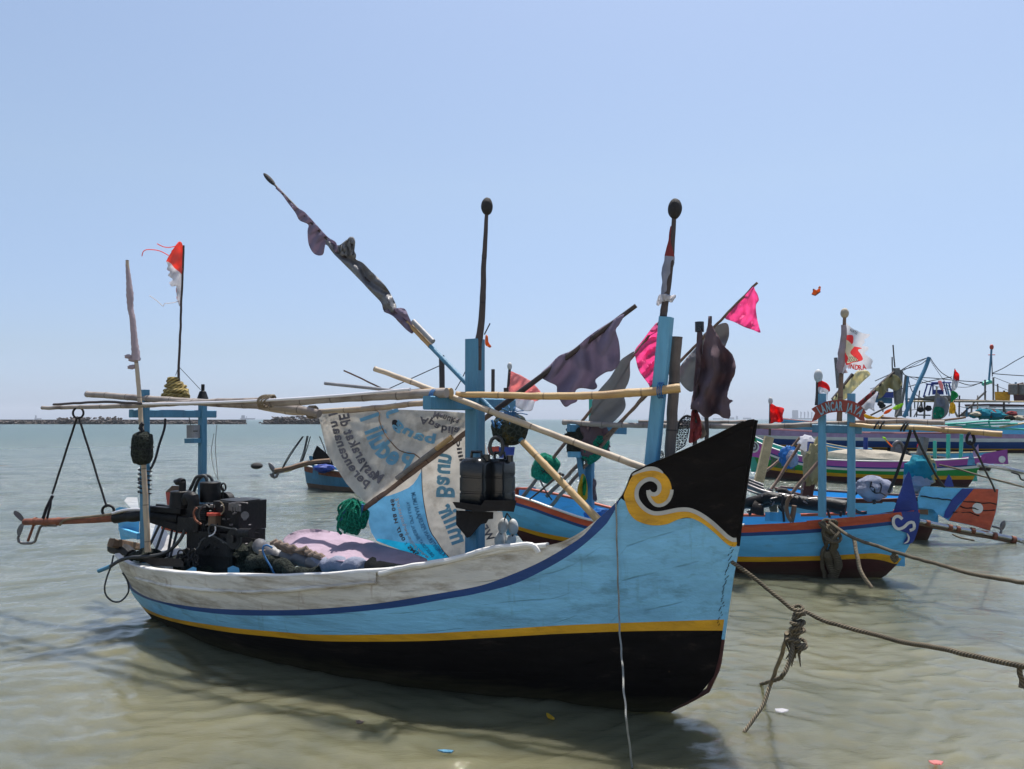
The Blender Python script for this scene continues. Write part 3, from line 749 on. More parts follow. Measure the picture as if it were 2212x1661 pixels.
lash(1428, 843, -.10, 'rope_blue', 'blue cord tying the yellow bamboo to the bow post', .045)
lash(675, 890, -.25, 'rope_tan', 'cream cord knots at the corner of the banner', .045, 5)
# yellow bamboo rail, sloping bamboo
spine('bamboo_rail', Z0('985,852 1100,854 1200,856 1300,853 1400,846 1470,838'), (-.30, -.10), (.019, .026), 'bam_yellow', 'straw yellow bamboo rail running from the mast to the bow post', 'bamboo pole')
pole('bamboo_pole', L(810, 796, -.42), L(1394, 1012, -.16), .017, .021, 'bam_tan', 'long pale bamboo sloping down to the yellow scroll on the prow')
pole('bamboo_post', L(1461, 728, .10), L(1443, 1060, .10), .034, .033, 'bam_dark', 'stout grey bamboo post standing behind the prow', 'bamboo post', node=.07)
# float topped masts
def mast(name, pts, d, r, m, label, ball=None, bm='darkball', group=None):
    t = thing(name, label, 'mast', L(pts[-1][0], pts[-1][1], d), group)
    c = resample(pts, 10, False); mb = MB(); n = len(c)
    mb.tube([L(x, y, d) for x, y in c], [r[0] + (r[1] - r[0]) * i / (n - 1) for i in range(n)], 10, step=.02, node=.08, jit=.004); mb.build('pole', m, t, sharp=60)
    if ball:
        x, y, rx, ry, tilt = ball; c = L(x, y, d); k = (c - CAM).length / FPX; mb = MB()
        ax = Vector((math.sin(tilt), 0, math.cos(tilt))); sx = Vector((math.cos(tilt), 0, -math.sin(tilt)))
        mb.ball(c, [sx * rx * k, Vector((0, rx * k, 0)), ax * ry * k], 24, 18, lump=.04, lf=1.5); mb.build('float', bm, t)
    return t
G_m = 'tall poles topped with egg shaped floats on the nearest boat'
mast('float_pole', Z0('1052,462 1046,560 1041,680 1033,745 1031,800'), -.02, (.012, .028), 'pole_dark', 'dark pole with a black float on top, lashed to the mast', (1052, 446, 12.5, 19, 0), group=G_m)
fp = mast('float_pole', Z0('1456,468 1450,560 1440,640 1432,690 1424,770'), .04, (.013, .026), 'pole_dark', 'dark pole with black float and furled red and white flag on the bow post', (1458, 451, 14.5, 21.5, .06), group=G_m)
# furled flag round that pole
def wrapflag(name, pts, widths, d, mats, label, cat='flag', seed=0, bands=None, twist=3):
    c = resample(pts, 5, False); n = len(c); mb = MB(); seg = 14; V = []
    for i, (x, y) in enumerate(c):
        t = i / (n - 1); w_ = float(np.interp(t, np.linspace(0, 1, len(widths)), widths)); ctr = L(x, y, d); k = (ctr - CAM).length / FPX * w_ / 2
        a_ = Vector((c[min(i + 1, n - 1)][0] - c[max(i - 1, 0)][0], c[min(i + 1, n - 1)][1] - c[max(i - 1, 0)][1])).normalized()
        sd = Vector((-a_.y, 0, -a_.x))
        for q in range(seg):
            ph = math.tau * q / seg; f = 1 + (.16 if twist < 9 else .09) * math.sin(3 * ph + t * twist * 7 + seed) + .06 * noise.noise(Vector((math.cos(ph) * 1.5, math.sin(ph) * 1.5, t * 9 + seed)))
            V.append(ctr + (sd * math.cos(ph) + Vector((0, 1, 0)) * math.sin(ph)) * k * f)
    mi = []; F_ = []
    for i in range(n - 1):
        b_ = 0
        if bands:
            for z in bands:
                if i / (n - 1) > z: b_ += 1
        for q in range(seg): F_.append([i * seg + q, (i + 1) * seg + q, (i + 1) * seg + (q + 1) % seg, i * seg + (q + 1) % seg]); mi.append(b_)
    F_ += [list(range(seg)), [(n - 1) * seg + q for q in range(seg)][::-1]]; mi += [0, mi[-1]]
    mb.add(V, F_, mi); return mb.build(name, mats, None, sharp=80, label=label, cat=cat)
wrapflag('furled_flag', Z5('1305,340 1300,420 1296,500 1290,560 1275,640 1265,740 1262,800'), [4, 9, 16, 22, 20, 16, 14], .04, ['c_wine', 'c_greybag'], 'red and white flag wound tightly round the bow float pole', bands=[.42])
cloth('flag_tail', Z5('1240,790 1262,785 1300,800 1335,798 1325,830 1300,850 1275,838 1245,842 1215,868 1205,840 1220,805'), HM.LY(1437, .0), ['c_white'], amp=.02, lam=14, rag=1.2, label='frayed white knot of cloth hanging from the furled flag', cat='cloth')
wrapflag('wrapped_cloth', Z1('938,262 942,320 950,400 958,500 964,620 978,680 985,760 992,850 1000,930 1003,1000'), [5, 8, 10, 13, 11, 10, 11, 12, 14, 17], -.40, ['c_lilac'], 'faded lilac cloth twisted round the tall stern bamboo', cat='cloth', seed=4, twist=15)
mb = MB(); c = L(*Z1('980,1005')[0], -.42)
for q in range(7): mb.ball(c + Vector((rnd.uniform(-.06, .04), rnd.uniform(-.03, .03), rnd.uniform(-.05, .04))), [Vector((.024, 0, .008)), Vector((0, .015, 0)), Vector((-.008, 0, .015))], 10, 8, lump=.5)
mb.build('cloth_knot', 'c_lilac', None, label='knotted end of the lilac cloth on the stern bamboo', cat='cloth')
spine('bamboo_mast', Z0('275,562 280,640 288,740 296,800 302,870 308,960 312,1030 315,1100 319,1192'), -.40, (.012, .023), 'bam_tan', 'tall thin bamboo standing against the stern post', 'bamboo pole', nodep=.34)
# net wrapped float hanging on it
t = thing('net_float', 'dark mesh wrapped float tied to the stern bamboo', 'float', L(307, 1003, -.44))
mb = MB(); c = L(307, 968, -.44); V = []
for i in range(19):
    th = math.pi * i / 18; e_ = lambda v: math.copysign(abs(v) ** .62, v)
    for q in range(24):
        ph = math.tau * q / 24; g = 1 + .08 * noise.noise(Vector((math.cos(ph) * 2, math.sin(ph) * 2, i * .5))); V.append(c + Vector((e_(math.sin(th)) * math.cos(ph) * .084, e_(math.sin(th)) * math.sin(ph) * .084, e_(math.cos(th)) * .13)) * g)
mb.add(V, [[i * 24 + q, (i + 1) * 24 + q, (i + 1) * 24 + (q + 1) % 24, i * 24 + (q + 1) % 24] for i in range(18) for q in range(24)]); mb.build('float', 'c_netblack', t)
mb = MB(); mb.tube([c + Vector((.012 * math.sin(k * 2), -.02, .12 + .02 * k)) for k in range(5)], .016, 7)
mb.tube([c + Vector((math.cos(a) * .087, math.sin(a) * .085, .01 * math.sin(a * 2))) for a in np.linspace(0, math.tau, 24)], .003, 5); mb.build('cord', 'rope_dark', t)
# ragged red-white flag over the stern
spine('flag_pole', Z1('1355,150 1350,360 1338,560 1330,800 1322,1000 1318,1110 1314,1270'), .02, (.008, .011), 'pole_dark', 'thin dark cane carrying the ragged red and white flag', 'flag pole')
YF = HM.LY(388, .02)
cloth('ragged_flag', Z1('1330,120 1352,160 1350,260 1345,360 1340,450 1333,560 1328,600 1312,570 1302,500 1298,450 1270,455 1250,425 1275,400 1240,370 1258,345 1232,325 1240,300 1228,265 1242,235 1270,190 1300,150'), lambda x, y: YF, ['c_fadedred', 'c_white'], amp=.03, lam=26, ang=.4, rag=.8, step=4, edge=3,
      regions=[Z1('1228,268 1260,282 1290,318 1343,368 1343,450 1334,560 1328,603 1312,572 1302,500 1298,452 1270,457 1248,425 1270,400 1236,370 1254,345 1228,322 1236,300')], label='tattered red over white flag streaming above the stern', cat='flag')
for k, (s_, mm) in enumerate((('1300,155 1250,165 1205,160 1160,138', 'c_fadedred'), ('1245,225 1190,195 1140,183 1080,182 1055,200 1048,230', 'c_fadedred'), ('1325,560 1270,575 1215,580 1205,600 1160,560 1104,522', 'c_white'))):
    hose('flag_ribbon', Z1(s_), YF, .004, mm, label=['short upper red ribbon torn from the ragged flag', 'long curling red ribbon torn from the ragged flag', 'thin white ribbon trailing from the foot of the ragged flag'][k], cat='ribbon', seg=6)
# bundle of ochre towel at the foot of the flag pole
t = thing('cloth_bundle', 'ochre striped cloth wound in a heap on the stern rack', 'cloth bundle', L(379, 868, .02))
mb = MB(); cc = L(379, 855, .02)
for q in range(12):
    r_ = [.085, .095, .10, .10, .092, .09, .085, .075, .06, .055, .045, .04][q]; z = -.035 + q * .0165
    ctr = cc + Vector((.012 * math.sin(q * 1.7) - (.012 if q > 7 else 0), .01 * math.cos(q * 2), z)); tl = rnd.uniform(-.25, .25)
    mb.tube([ctr + Vector((math.cos(a) * r_, math.sin(a) * r_ * .8, math.cos(a + q) * r_ * tl)) for a in np.linspace(0, math.tau * 1.05, 26)], .0145, 8)
mb.build('coil', 'rope_yellow', t)
mb = MB(); mb.tube([cc + Vector(v) for v in ((.06, -.03, .06), (.095, -.03, .03), (.12, -.04, -.01), (.13, -.04, -.035))], [.02, .03, .026, .012], 9); mb.ball(cc, [Vector((.07, 0, 0)), Vector((0, .07, 0)), Vector((0, 0, .06))], 14, 10); mb.build('loose_end', 'rope_yellow', t)
hose('guy_line', Z1('1320,1045 1480,1215'), [YF, HM.LY(430, .28)], .0025, 'rope_dark', label='thin guy line from the flag pole to the far stern post', cat='line')
hose('guy_line', Z1('1318,1048 1296,1110'), YF, .0025, 'rope_dark', label='short thin line beside the flag pole foot', cat='line')
# dark cap on the far stern post
mb = MB(); c = L(438, 853, .28); mb.tube([c + Vector((0, 0, -.045)), c + Vector((0, 0, -.02)), c + Vector((0, 0, .03)), c + Vector((0, 0, .04))], [.052, .045, .028, .01], 14); mb.tube([c + Vector((0, 0, .03)), c + Vector((0, 0, .095))], .016, 8)
mb.build('post_cap', 'black', None, label='black rubber cap over the top of the far stern post', cat='cap')
# small box on the far stern post
t = thing('lamp_box', 'small pale box on a blue bracket against the far stern post', 'box', L(418, 957, .24))
mb = MB(); mb.beam(L(418, 918, .22), L(418, 946, .22), .095, .085, tuple(HM.n)); mb.build('case', 'greypvc', t)
mb = MB(); mb.beam(L(418, 947, .22), L(418, 957, .22), .12, .12, tuple(HM.n)); mb.build('bracket', 'post_blue', t)
mb = MB(); mb.tube([L(412, 922, .22), L(409, 905, .22), L(406, 890, .22)], .004, 6); mb.tube([L(418, 931, .14), L(426, 931, .14)], .006, 6); mb.build('wire', 'hose', t)
# cable drooping between the stern posts
hose('cable', Z0('357,905 357,912 354,930 344,960 336,990 327,1010 318,1022 314,1040 318,1060'), [HM.LY(357, 0), HM.LY(318, -.35)], .010, 'rope_dark', label='thick black cable drooping from the crossbeam to the stern post', cat='cable')
for k in range(4): hose('cord_coil', Z2('%d,%d %d,%d %d,%d' % (1018, 405 + k * 30, 1060, 425 + k * 30, 1102, 400 + k * 32)), HM.LY(313, -.36), .006, 'rope_dark', label='turn of black cord round the near stern post', cat='cord', group='turns of cord on the near stern post') if k == 0 else None
mb = MB(); c0 = L(313, 1035, -.30); pts = []
for i in range(90):
    a = i * .45; pts.append(c0 + Vector((math.cos(a) * .05, math.sin(a) * .05, .10 - i * .0026)))
mb.tube(pts, .0055, 6); mb.build('cord_winding', 'rope_dark', None, label='black cord wound round the near stern post at engine height', cat='cord')
# sling ropes holding up the propeller shaft
t = thing('sling_rope', 'dark V shaped sling hanging the propeller shaft from the rack', 'rope', L(168, 893, -.46))
mb = MB(); c = L(169, 892, -.46); mb.tube([c + Vector((math.cos(a) * .045, 0, math.sin(a) * .045)) for a in np.linspace(0, math.tau, 20)], .009, 8); mb.build('ring', 'rope_dark', t)
shY = lambda x: HM.LY(x, float(np.interp(x, [40, 230, 420], [-.40, -.30, -.10])))
def line3(name, pts, Ys, r, m, parent, seg=7): 
    mb = MB(); mb.tube([P(x, y, Y) for (x, y), Y in zip(pts, Ys)], r, seg, step=.02, jit=.002); return mb.build(name, m, parent)
yr = HM.LY(168, -.46)
line3('strand', Z0('167,900 113,1066'), [yr, shY(110)], .009, 'rope_dark', t)
line3('strand', Z0('170,900 231,1096'), [yr, shY(232)], .009, 'rope_dark', t)
line3('tail', Z2('390,520 370,560 345,610 318,690'), [shY(108)] * 4, .014, 'rope_dark', t); line3('tail', Z2('375,540 372,600 360,640 348,690'), [shY(112)] * 4, .011, 'rope_dark', t)
mb = MB(); c = P(*Z2('798,632')[0], shY(234)); mb.tube([c + Vector((math.cos(a) * .05, 0, math.sin(a) * .045)) for a in np.linspace(0, math.tau, 20)], .012, 8); mb.build('shackle', 'black', t)
# ------------------------------------------------------------------ engine with its long tail shaft
eng = thing('boat_engine', 'greasy black single cylinder diesel engine with long propeller shaft over the stern', 'engine', L(480, 1240, 0))
E = lambda x, y, d: L(*ZD('%f,%f' % (x, y))[0], d)
def ebox(name, x0, y0, x1, y1, d0, d1, m, ch=.06, parent=eng, tilt=0):
    """engine block seen from image corners, spanning d0..d1 across the boat"""
    mb = MB(); a = E((x0 + x1) / 2, y0, (d0 + d1) / 2); b_ = E((x0 + x1) / 2, y1, (d0 + d1) / 2); wl = (E(x1, (y0 + y1) / 2, d0) - E(x0, (y0 + y1) / 2, d0)).dot(HM.u) * .9
    b_.x, b_.y = a.x, a.y; mb.beam(a, b_, abs(d1 - d0), abs(wl), tuple(HM.u), ch=ch, n=3, jit=0); return mb.build(name, m, parent)
def ecyl(name, x, y0, y1, r0, r1, d, m, seg=26, parent=eng, prof=None):
    a = E(x, y0, d); b_ = E(x, y1, d); b_.x, b_.y = a.x, a.y; k = (a - CAM).length / FPX * .30107 / 1.8517; mb = MB()
    prof = prof or [(0, .93), (.03, 1), (.97, 1), (1, .93)]
    mb.tube([a.lerp(b_, t_) for t_, f in prof], [(r0 + (r1 - r0) * t_) * f * k for t_, f in prof], seg); return mb.build(name, m, parent, sharp=30)
ebox('radiator_case', 1500, 500, 1890, 880, -.16, .16, 'black'); ebox('radiator_cap_plate', 1520, 486, 1880, 512, -.13, .13, 'black', .2)
mb = MB()
for q in range(4): mb.tube([E(1590 + q * 36, 590, -.175), E(1590 + q * 36, 650, -.175)], .006, 5)
mb.build('grille', 'dullsteel', eng)
ebox('crankcase', 1150, 560, 1560, 1190, -.17, .17, 'black', .12); ebox('sump', 1180, 880, 1870, 1180, -.2, .2, 'black', .1); ebox('engine_bed', 1100, 1150, 1850, 1400, -.16, .2, 'blackwood', .05)
ecyl('fuel_tank', 1303, 258, 522, 125, 125, .02, 'black'); ecyl('air_cleaner', 905, 375, 620, 118, 130, -.10, 'black', prof=[(0, .9), (.04, 1), (.92, 1), (1, .75)]); ecyl('air_cleaner_bowl', 880, 615, 740, 92, 52, -.10, 'black')
ecyl('intake_stack', 930, 255, 385, 42, 42, -.10, 'black')
mb = MB(); mb.tube([E(935, 262, -.1), E(905, 250, -.1), E(860, 262, -.1), E(828, 245, -.1)], [.030, .033, .026, .014], 14); mb.build('rain_cap', 'black', eng)
mb = MB(); mb.tube([E(990, 560, -.14), E(985, 480, -.14), E(1020, 445, -.14), E(1070, 470, -.14), E(1085, 600, -.14), E(1090, 720, -.14)], [.034, .044, .044, .048, .042, .038], 16, step=.015); mb.build('manifold', 'black', eng)
mb = MB(); c = E(1500, 540, .12); ang = [math.tau * k / 40 for k in range(40)]; R_ = .095
mb.tube([c - HM.n * .03, c - HM.n * .028, c + HM.n * .028, c + HM.n * .03], [R_ - .012, R_, R_, R_ - .012], 40); mb.build('flywheel', 'black', eng)
mb = MB(); c = E(1475, 325, 0); mb.tube([c + HM.u * math.cos(a) * .026 + Vector((0, 0, math.sin(a) * .03)) for a in np.linspace(-1.3, math.pi + 1.3, 22)], .0075, 8); mb.tube([E(1468, 330, 0), E(1470, 520, 0)], .007, 8); mb.build('lifting_eye', 'black', eng)
ebox('oil_filter', 1310, 690, 1410, 830, -.24, -.14, 'timber', .3); ebox('filter_cap', 1290, 665, 1425, 700, -.25, -.13, 'red', .3)
for a0, d0 in ((('1015,390 1060,300 1110,200 1170,180 1230,180 1260,250'), -.05), (('1070,440 1100,330 1150,220 1210,175 1290,180 1330,250'), .03)):
    hose('exhaust_hose', ZD(a0), HM.LY(400, d0), .014, 'hose', eng, 10)
ebox('starter_panel', 905, 720, 1200, 905, -.22, -.1, 'black', .2); ebox('gear_housing', 960, 600, 1240, 900, -.12, .1, 'black', .25)
mb = MB()
for y_ in (940, 1020): mb.tube([E(1850, y_, -.1), E(1950, y_ + 4, -.1)], .007, 6)
mb.build('stub_bolt', 'black', eng)
# clutter of levers, pipes and bolts on the camera side
rr_ = random.Random(11)
for q in range(34):
    x_, y_ = rr_.uniform(1120, 1560), rr_.uniform(560, 1160); a = E(x_, y_, -.185); 
    v = Vector((rr_.uniform(-1, 1), rr_.uniform(-.3, 0), rr_.uniform(-1, 1))) * .045; mb = MB(); mb.tube([a, a + v * .6 + Vector((0, -.015, 0)), a + v], rr_.uniform(.004, .010), 6); mb.build('lever', 'black', eng)
mb = MB()
for q in range(26):
    x_, y_ = rr_.uniform(1150, 1850), rr_.uniform(560, 1150); a = E(x_, y_, -.18); mb.tube([a, a - HM.n * .022], rr_.uniform(.005, .009), 6)
mb.build('bolt', 'dullsteel', eng)
# pulleys, belt, cylinder fins, fuel lines and a silencer pot
mb = MB()
for q in range(7): a = E(1165, 600 + q * 26, -.19); b_ = E(1270, 600 + q * 26, -.19); mb.beam(a, b_, .05, .008, n=1, jit=0)
mb.build('cooling_fins', 'black', eng)
mb = MB(); c = E(1640, 1010, -.22)
for r_, w0, w1 in ((.075, 0, .03), (.03, -.02, .05)): mb.tube([c - HM.n * w0, c - HM.n * w1], r_, 26)
mb.build('pulley', 'black', eng)
mb = MB(); c2_ = E(1330, 900, -.24); pts = [c - HM.n * .02 + HM.u * math.cos(a) * .078 + Vector((0, 0, math.sin(a) * .078)) for a in np.linspace(-1.2, 1.9, 14)] + [c2_ + HM.u * math.cos(a) * .045 + Vector((0, 0, math.sin(a) * .045)) for a in np.linspace(1.9, 5.0, 12)]
mb.tube(pts + pts[:1], .007, 6); mb.build('drive_belt', 'hose', eng)
for q, (s_, r_) in enumerate((('1290,600 1240,560 1180,600 1150,680 1160,760', .006), ('1440,690 1480,640 1470,560 1430,520', .005), ('1240,1000 1180,1040 1150,1120 1090,1180', .008), ('1360,830 1370,900 1330,960 1280,980', .006), ('1550,560 1600,540 1700,530 1800,545', .007), ('1120,600 1080,660 1100,760 1180,820', .009))): hose('fuel_line', ZD(s_), HM.LY(470, -.23), r_, ['hose', 'rope_tan', 'hose', 'pvc', 'dullsteel', 'rust'][q], eng, 6)
mb = MB(); mb.tube([E(1700, 930, -.24), E(1850, 935, -.24)], .035, 14); mb.build('silencer', 'black', eng)
ebox('plate', 1540, 545, 1700, 640, -.175, -.16, 'dullsteel', .1)
mb = MB(); mb.tube([E(1760, 700, -.165), E(1760, 700, -.20)], .03, 16); mb.build('drain_cap', 'dullsteel', eng)
# swing frame and shaft
mb = MB()
f0, f1 = P(*ZD('930,730')[0], shY(425)), P(*ZD('480,655')[0], shY(330))
mb.beam(f0 + Vector((0, 0, .05)), f1 + Vector((0, 0, .03)), .05, .045); mb.beam(f0 - Vector((0, 0, .09)), f1 - Vector((0, 0, .05)), .05, .06); mb.beam(f0 + HM.n * .1, f1 + HM.n * .08, .045, .12)
mb.build('swing_frame', 'black', eng)
mb = MB(); mb.tube([P(x, y, shY(x)) for x, y in resample(Z2('1330,690 1100,672 1000,672 850,682'), 8, False)], .048, 16, jit=.008); mb.build('shaft_sleeve', 'black', eng)
mb = MB(); mb.tube([P(x, y, shY(x)) for x, y in resample(Z2('860,686 700,698 500,706 350,712 185,714'), 8, False)], [.031] * 10 + [.028] * 200 if False else .030, 16, jit=.002); mb.build('propeller_shaft', 'rust', eng)
for xx in (260, 340, 430):
    mb = MB(); a = P(*Z2('%d,711' % (xx - 8))[0], shY(xx * .29)); b_ = P(*Z2('%d,711' % (xx + 8))[0], shY(xx * .29)); mb.tube([a, b_], .037, 16); mb.build('shaft_collar', 'rust', eng)
mb = MB(); mb.tube([P(x, y, shY(x) - .045) for x, y in resample(Z2('440,740 470,705 520,690 620,680 740,668 860,650 960,625 1070,622'), 6, False)], .010, 8); mb.build('cooling_pipe', 'rope_tan', eng)
mb = MB(); mb.tube([P(x, y, shY(x) - .05) for x, y in resample(Z2('830,652 900,632 980,622 1065,624'), 6, False)], .011, 8); mb.build('white_hose', 'pvc', eng)
hose('skeg', Z2('420,741 310,742 296,755 268,830 258,860 235,872 160,872 140,860 133,835 140,815'), shY(60), .012, 'dullsteel', eng); hose('skeg_strut', Z2('250,735 205,858'), shY(60), .012, 'rust', eng)
prop = MB()
for s_, tw in (('185,714 165,715 120,680 98,650 105,632 135,640 165,668', .03), ('180,722 176,745 158,800 145,818 128,810 124,780 140,745 160,725', -.03)):
    o = resample(Z2(s_), 4); c = (sum(x for x, y in o) / len(o), sum(y for x, y in o) / len(o)); n = len(o); ys = shY(45)
    prop.add([P(x, y, ys + tw * (x - c[0]) / 8) for x, y in o] + [P(c[0] + (x - c[0]) * .95, c[1] + (y - c[1]) * .95, ys + tw * (x - c[0]) / 8 + .008) for x, y in o], [list(range(n)), list(range(n, 2 * n))[::-1]] + [[i, (i + 1) % n, n + (i + 1) % n, n + i] for i in range(n)])
prop.tube([P(*Z2('195,714')[0], shY(45)), P(*Z2('165,716')[0], shY(45))], [.026, .012], 12)
prop.build('propeller', 'dullsteel', eng)
for k, (a0, b0) in enumerate((('690,690', '500,1090'), ('720,760', '570,1180'), ('800,840', '730,1250'), ('880,830', '770,1250'))):
    mb = MB(); mb.tube([P(*ZD(a0)[0], shY(360)), L(*ZD(b0)[0], -.25)], .011, 8); mb.build('steering_rod', 'hose', eng)
hose('cooling_hose', ZD('960,900 900,1020 780,1150 640,1220 420,1250 250,1260 100,1300 -30,1380'), [HM.LY(430, -.2), HM.LY(370, -.3), HM.LY(290, -.48), HM.LY(240, -.55)], .014, 'hose', label='black hose drooping over the stern quarter with a blue tip', cat='hose')
hose('hose_tip', ZD('-20,1375 -180,1440 -190,1446'), HM.LY(220, -.55), .016, 'post_blue', label='blue rigid tip of the hose pointing over the water', cat='hose')
hose('rope_loop', Z2('838,960 820,1040 790,1120 772,1200 785,1260 830,1300 880,1305 925,1270 950,1220 940,1150 905,1090'), HM.LY(245, -.46), .007, 'hose', label='thin dark rope loop hanging below the stern corner', cat='rope')
# red box behind the engine, beam, floor clutter
t = thing('red_box', 'red plastic box with a worn lid behind the engine', 'box', L(385, 1120, .3))
mb = MB(); mb.slab(ZD('705,395 860,385 860,640 735,640'), lambda x, y, t_: L(x, y, .28 + t_), .2); mb.build('case', 'red', t)
mb = MB(); mb.slab(ZD('700,395 790,308 900,310 900,392'), lambda x, y, t_: L(x, y, .27 + t_), .22); mb.build('lid', 'timber', t)
mb = MB(); mb.beam(E(700, 840, .1), E(1000, 910, .1), .08, .05); mb.build('thwart', 'orange', boat)
t = thing('floor_clutter', 'oily black boards, chain and rags heaped in the stern', 'clutter', L(350, 1235, -.2)); 
mb = MB(); mb.slab(ZD('370,1290 450,1260 900,1275 950,1330 940,1390 520,1370'), lambda x, y, t_: L(x, y, -.38 + t_), .3); mb.build('board', 'blackwood', t)
mb = MB()
for q in range(22): 
    a = L(*ZD('%f,%f' % (rr_.uniform(870, 1130), rr_.uniform(1180, 1380)))[0], -.33); mb.tube([a + Vector((math.cos(w_) * .02, .01 * math.sin(w_ + q), math.sin(w_) * .028)) for w_ in np.linspace(0, math.tau, 10)], .007, 6)
mb.build('chain', 'black', t)
mb = MB(); mb.ball(L(*ZD('470,1230')[0], -.3), [Vector((.13, 0, 0)), Vector((0, .1, 0)), Vector((0, 0, .05))], 16, 10, lump=.5); mb.build('rag', 'c_netblack', t); mb = MB(); mb.ball(L(*ZD('1800,1180')[0], -.1), [Vector((.10, 0, 0)), Vector((0, .1, 0)), Vector((0, 0, .06))], 16, 10, lump=.6, lf=4); mb.build('rag', 'c_netblack', t)
mb = MB(); mb.ball(L(*ZD('1480,1440')[0], 0), [Vector((.55, -.3, 0)), Vector((0, .2, 0)), Vector((0, 0, .16))], 22, 10, lump=.4); mb.build('rag_heap', 'c_netblack', t)
# bundle of wrapped pipes and the mauve tarpaulin on the deck
G_p = 'grey wrapped bundles lying along the deck'
spine('wrapped_bundle', Z4('60,1280 120,1300 220,1330 320,1360 440,1400 560,1425'), (-.15, -.28), (.055, .05), 'c_silver', 'blue grey wrapped bundle of poles lying along the deck', 'bundle', G_p, node=0, jit=.05)
spine('wrapped_bundle', Z4('380,1370 480,1385 600,1400 720,1415 830,1425'), (-.2, -.33), (.05, .06), 'c_greybag', 'white net wrapped bundle under the mauve tarpaulin', 'bundle', G_p, node=0, jit=.05)
spine('wrapped_bundle', Z4('40,1340 200,1390 340,1430 500,1455'), (-.3, -.36), (.052, .045), 'c_netblack', 'dark bundle of netting against the near gunwale', 'bundle', G_p, node=0, jit=.06)
hose('cord', Z4('180,1465 150,1410 115,1350 95,1300 100,1262 125,1255 165,1275'), HM.LY(590, -.40), .007, 'rope_blue', label='light blue cord with a small cream bead on the gunwale', cat='cord')
mb = MB(); mb.beam(L(*Z4('90,1292')[0], -.41), L(*Z4('90,1325')[0], -.41), .05, .045, tuple(HM.n), ch=.3); mb.build('cord_bead', 'bam_tan', None, label='small cream cork threaded on the light blue cord', cat='cork')
def tarp():
    out = resample(Z4('245,1215 300,1170 380,1142 480,1137 580,1150 700,1175 800,1200 880,1220 960,1250 1040,1275 1140,1300 1240,1330 1310,1368 1200,1400 1130,1405 1000,1395 860,1400 700,1378 600,1370 500,1350 420,1330 330,1300 265,1270'), 8)
    def Yf(x, y):
        u_ = (x - 590) / 330; top_ = float(np.interp(x, [590, 640, 700, 780, 860, 940, 990], [1168, 1150, 1146, 1160, 1178, 1196, 1212])); v = max(0, min(1, (y - top_) / 60))
        return HM.LY(x, .30 - .62 * v + .04 * math.sin(x * .05 + y * .03))
    return cloth('tarpaulin', out, Yf, ['c_mauve'], amp=.03, lam=34, ang=1.2, step=5, smooth=False, label='mauve tarpaulin draped over gear on the deck', cat='tarpaulin')
tarp()
mb = MB()
for q in range(9):
    a = L(*Z4('%f,%f' % (195 + q * 42, 1268 + q * 12 + 8 * math.sin(q * 2)))[0], -.24)
    mb.tube([a + Vector((x_, -.02 * math.sin(q), z_)) for x_, z_ in ((-.05, .03), (-.01, .035 + .01 * math.sin(q * 3)), (.03, .0), (.07, -.03))], [.012, .026, .024, .010], 9, jit=.02)
mb.build('twisted_cloth', 'c_tan', None, label='grubby twisted cloth along the edge of the mauve tarpaulin', cat='cloth')
mb = MB(); mb.slab(Z4('840,1428 845,1385 885,1350 905,1340 930,1350 935,1375 960,1370 1040,1385 1130,1400 1000,1420 940,1440 900,1432'), lambda x, y, t_: L(x, y, -.40 + t_), .05); mb.build('black_strap', 'jerry', None, label='curled black rubber strap on the near gunwale', cat='strap')
# ------------------------------------------------------------------ banner
def YB(x, y):
    px = np.interp(y, [880, 925, 1086, 1215], [1010, 1000, 792, 700])   # the leaning marker pole
    base = HM.LY(x, .36)
    edge = 925 + (1000 - x) * .775                                     # row of the pole at this column
    dv = (y - edge)
    if dv < 0: f = .28 * (1 + dv / 190) if dv > -190 else 0            # upper half bellies toward the pole
    else: f = .28 * math.exp(-dv / 90)
    r_ = math.hypot(x - 687, y - 887); q_ = math.hypot(x - 1010, y - 900); an = math.atan2(y - 887, x - 687); a2 = math.atan2(y - 900, x - 1010)
    wr = .011 * math.sin(an * 26) * math.exp(-r_ / 130) * min(1, r_ / 15) + .010 * math.sin(a2 * 19 + 1) * math.exp(-q_ / 120) * min(1, q_ / 15) + .012 * noise.noise(Vector((x / 26, y / 60, 3))) + .006 * noise.noise(Vector((x / 9, y / 14, 5)))
    return base - max(0, f) + .05 * math.sin((x - 690) / 55 + y / 120) + wr
out = ZA('80,155 110,330 150,500 220,800 350,1000 500,1230 650,1400 790,1510') + Z0('795,1096 794,1119 801,1148 812,1170 850,1195 890,1212 960,1214 1000,1216 1060,1206 1097,1198') + ZB('1990,1080 1975,950 1950,800 1925,620') + ZC('1200,1500 1180,1200 1130,1000 1080,800 1040,620 1000,480 960,240') + Z0('1020,893 960,888 900,886 840,884 780,885 730,887')
blue = ZB('228,580 300,500 400,440 520,410 640,365 740,320 800,270 850,200 895,120 905,60 912,120 915,300 925,450 950,600 990,780 1040,900 1110,1010 1180,1110 1240,1195 985,1235 700,1130 450,1030 330,985 268,880 235,760')
cyan = ZB('350,960 480,975 640,1005 800,1020 960,1035 1115,1040 1180,1110 1250,1200 985,1240 700,1130 450,1035 335,990')
ban = cloth('banner', out, YB, ['banner', 'b_blue', 'b_cyan'], regions=[blue, cyan], amp=.012, lam=60, ang=.5, step=5, edge=5, smooth=False, thick=0, label='weathered white and blue banner with mirrored lettering hung as a sail by the mast', cat='banner')
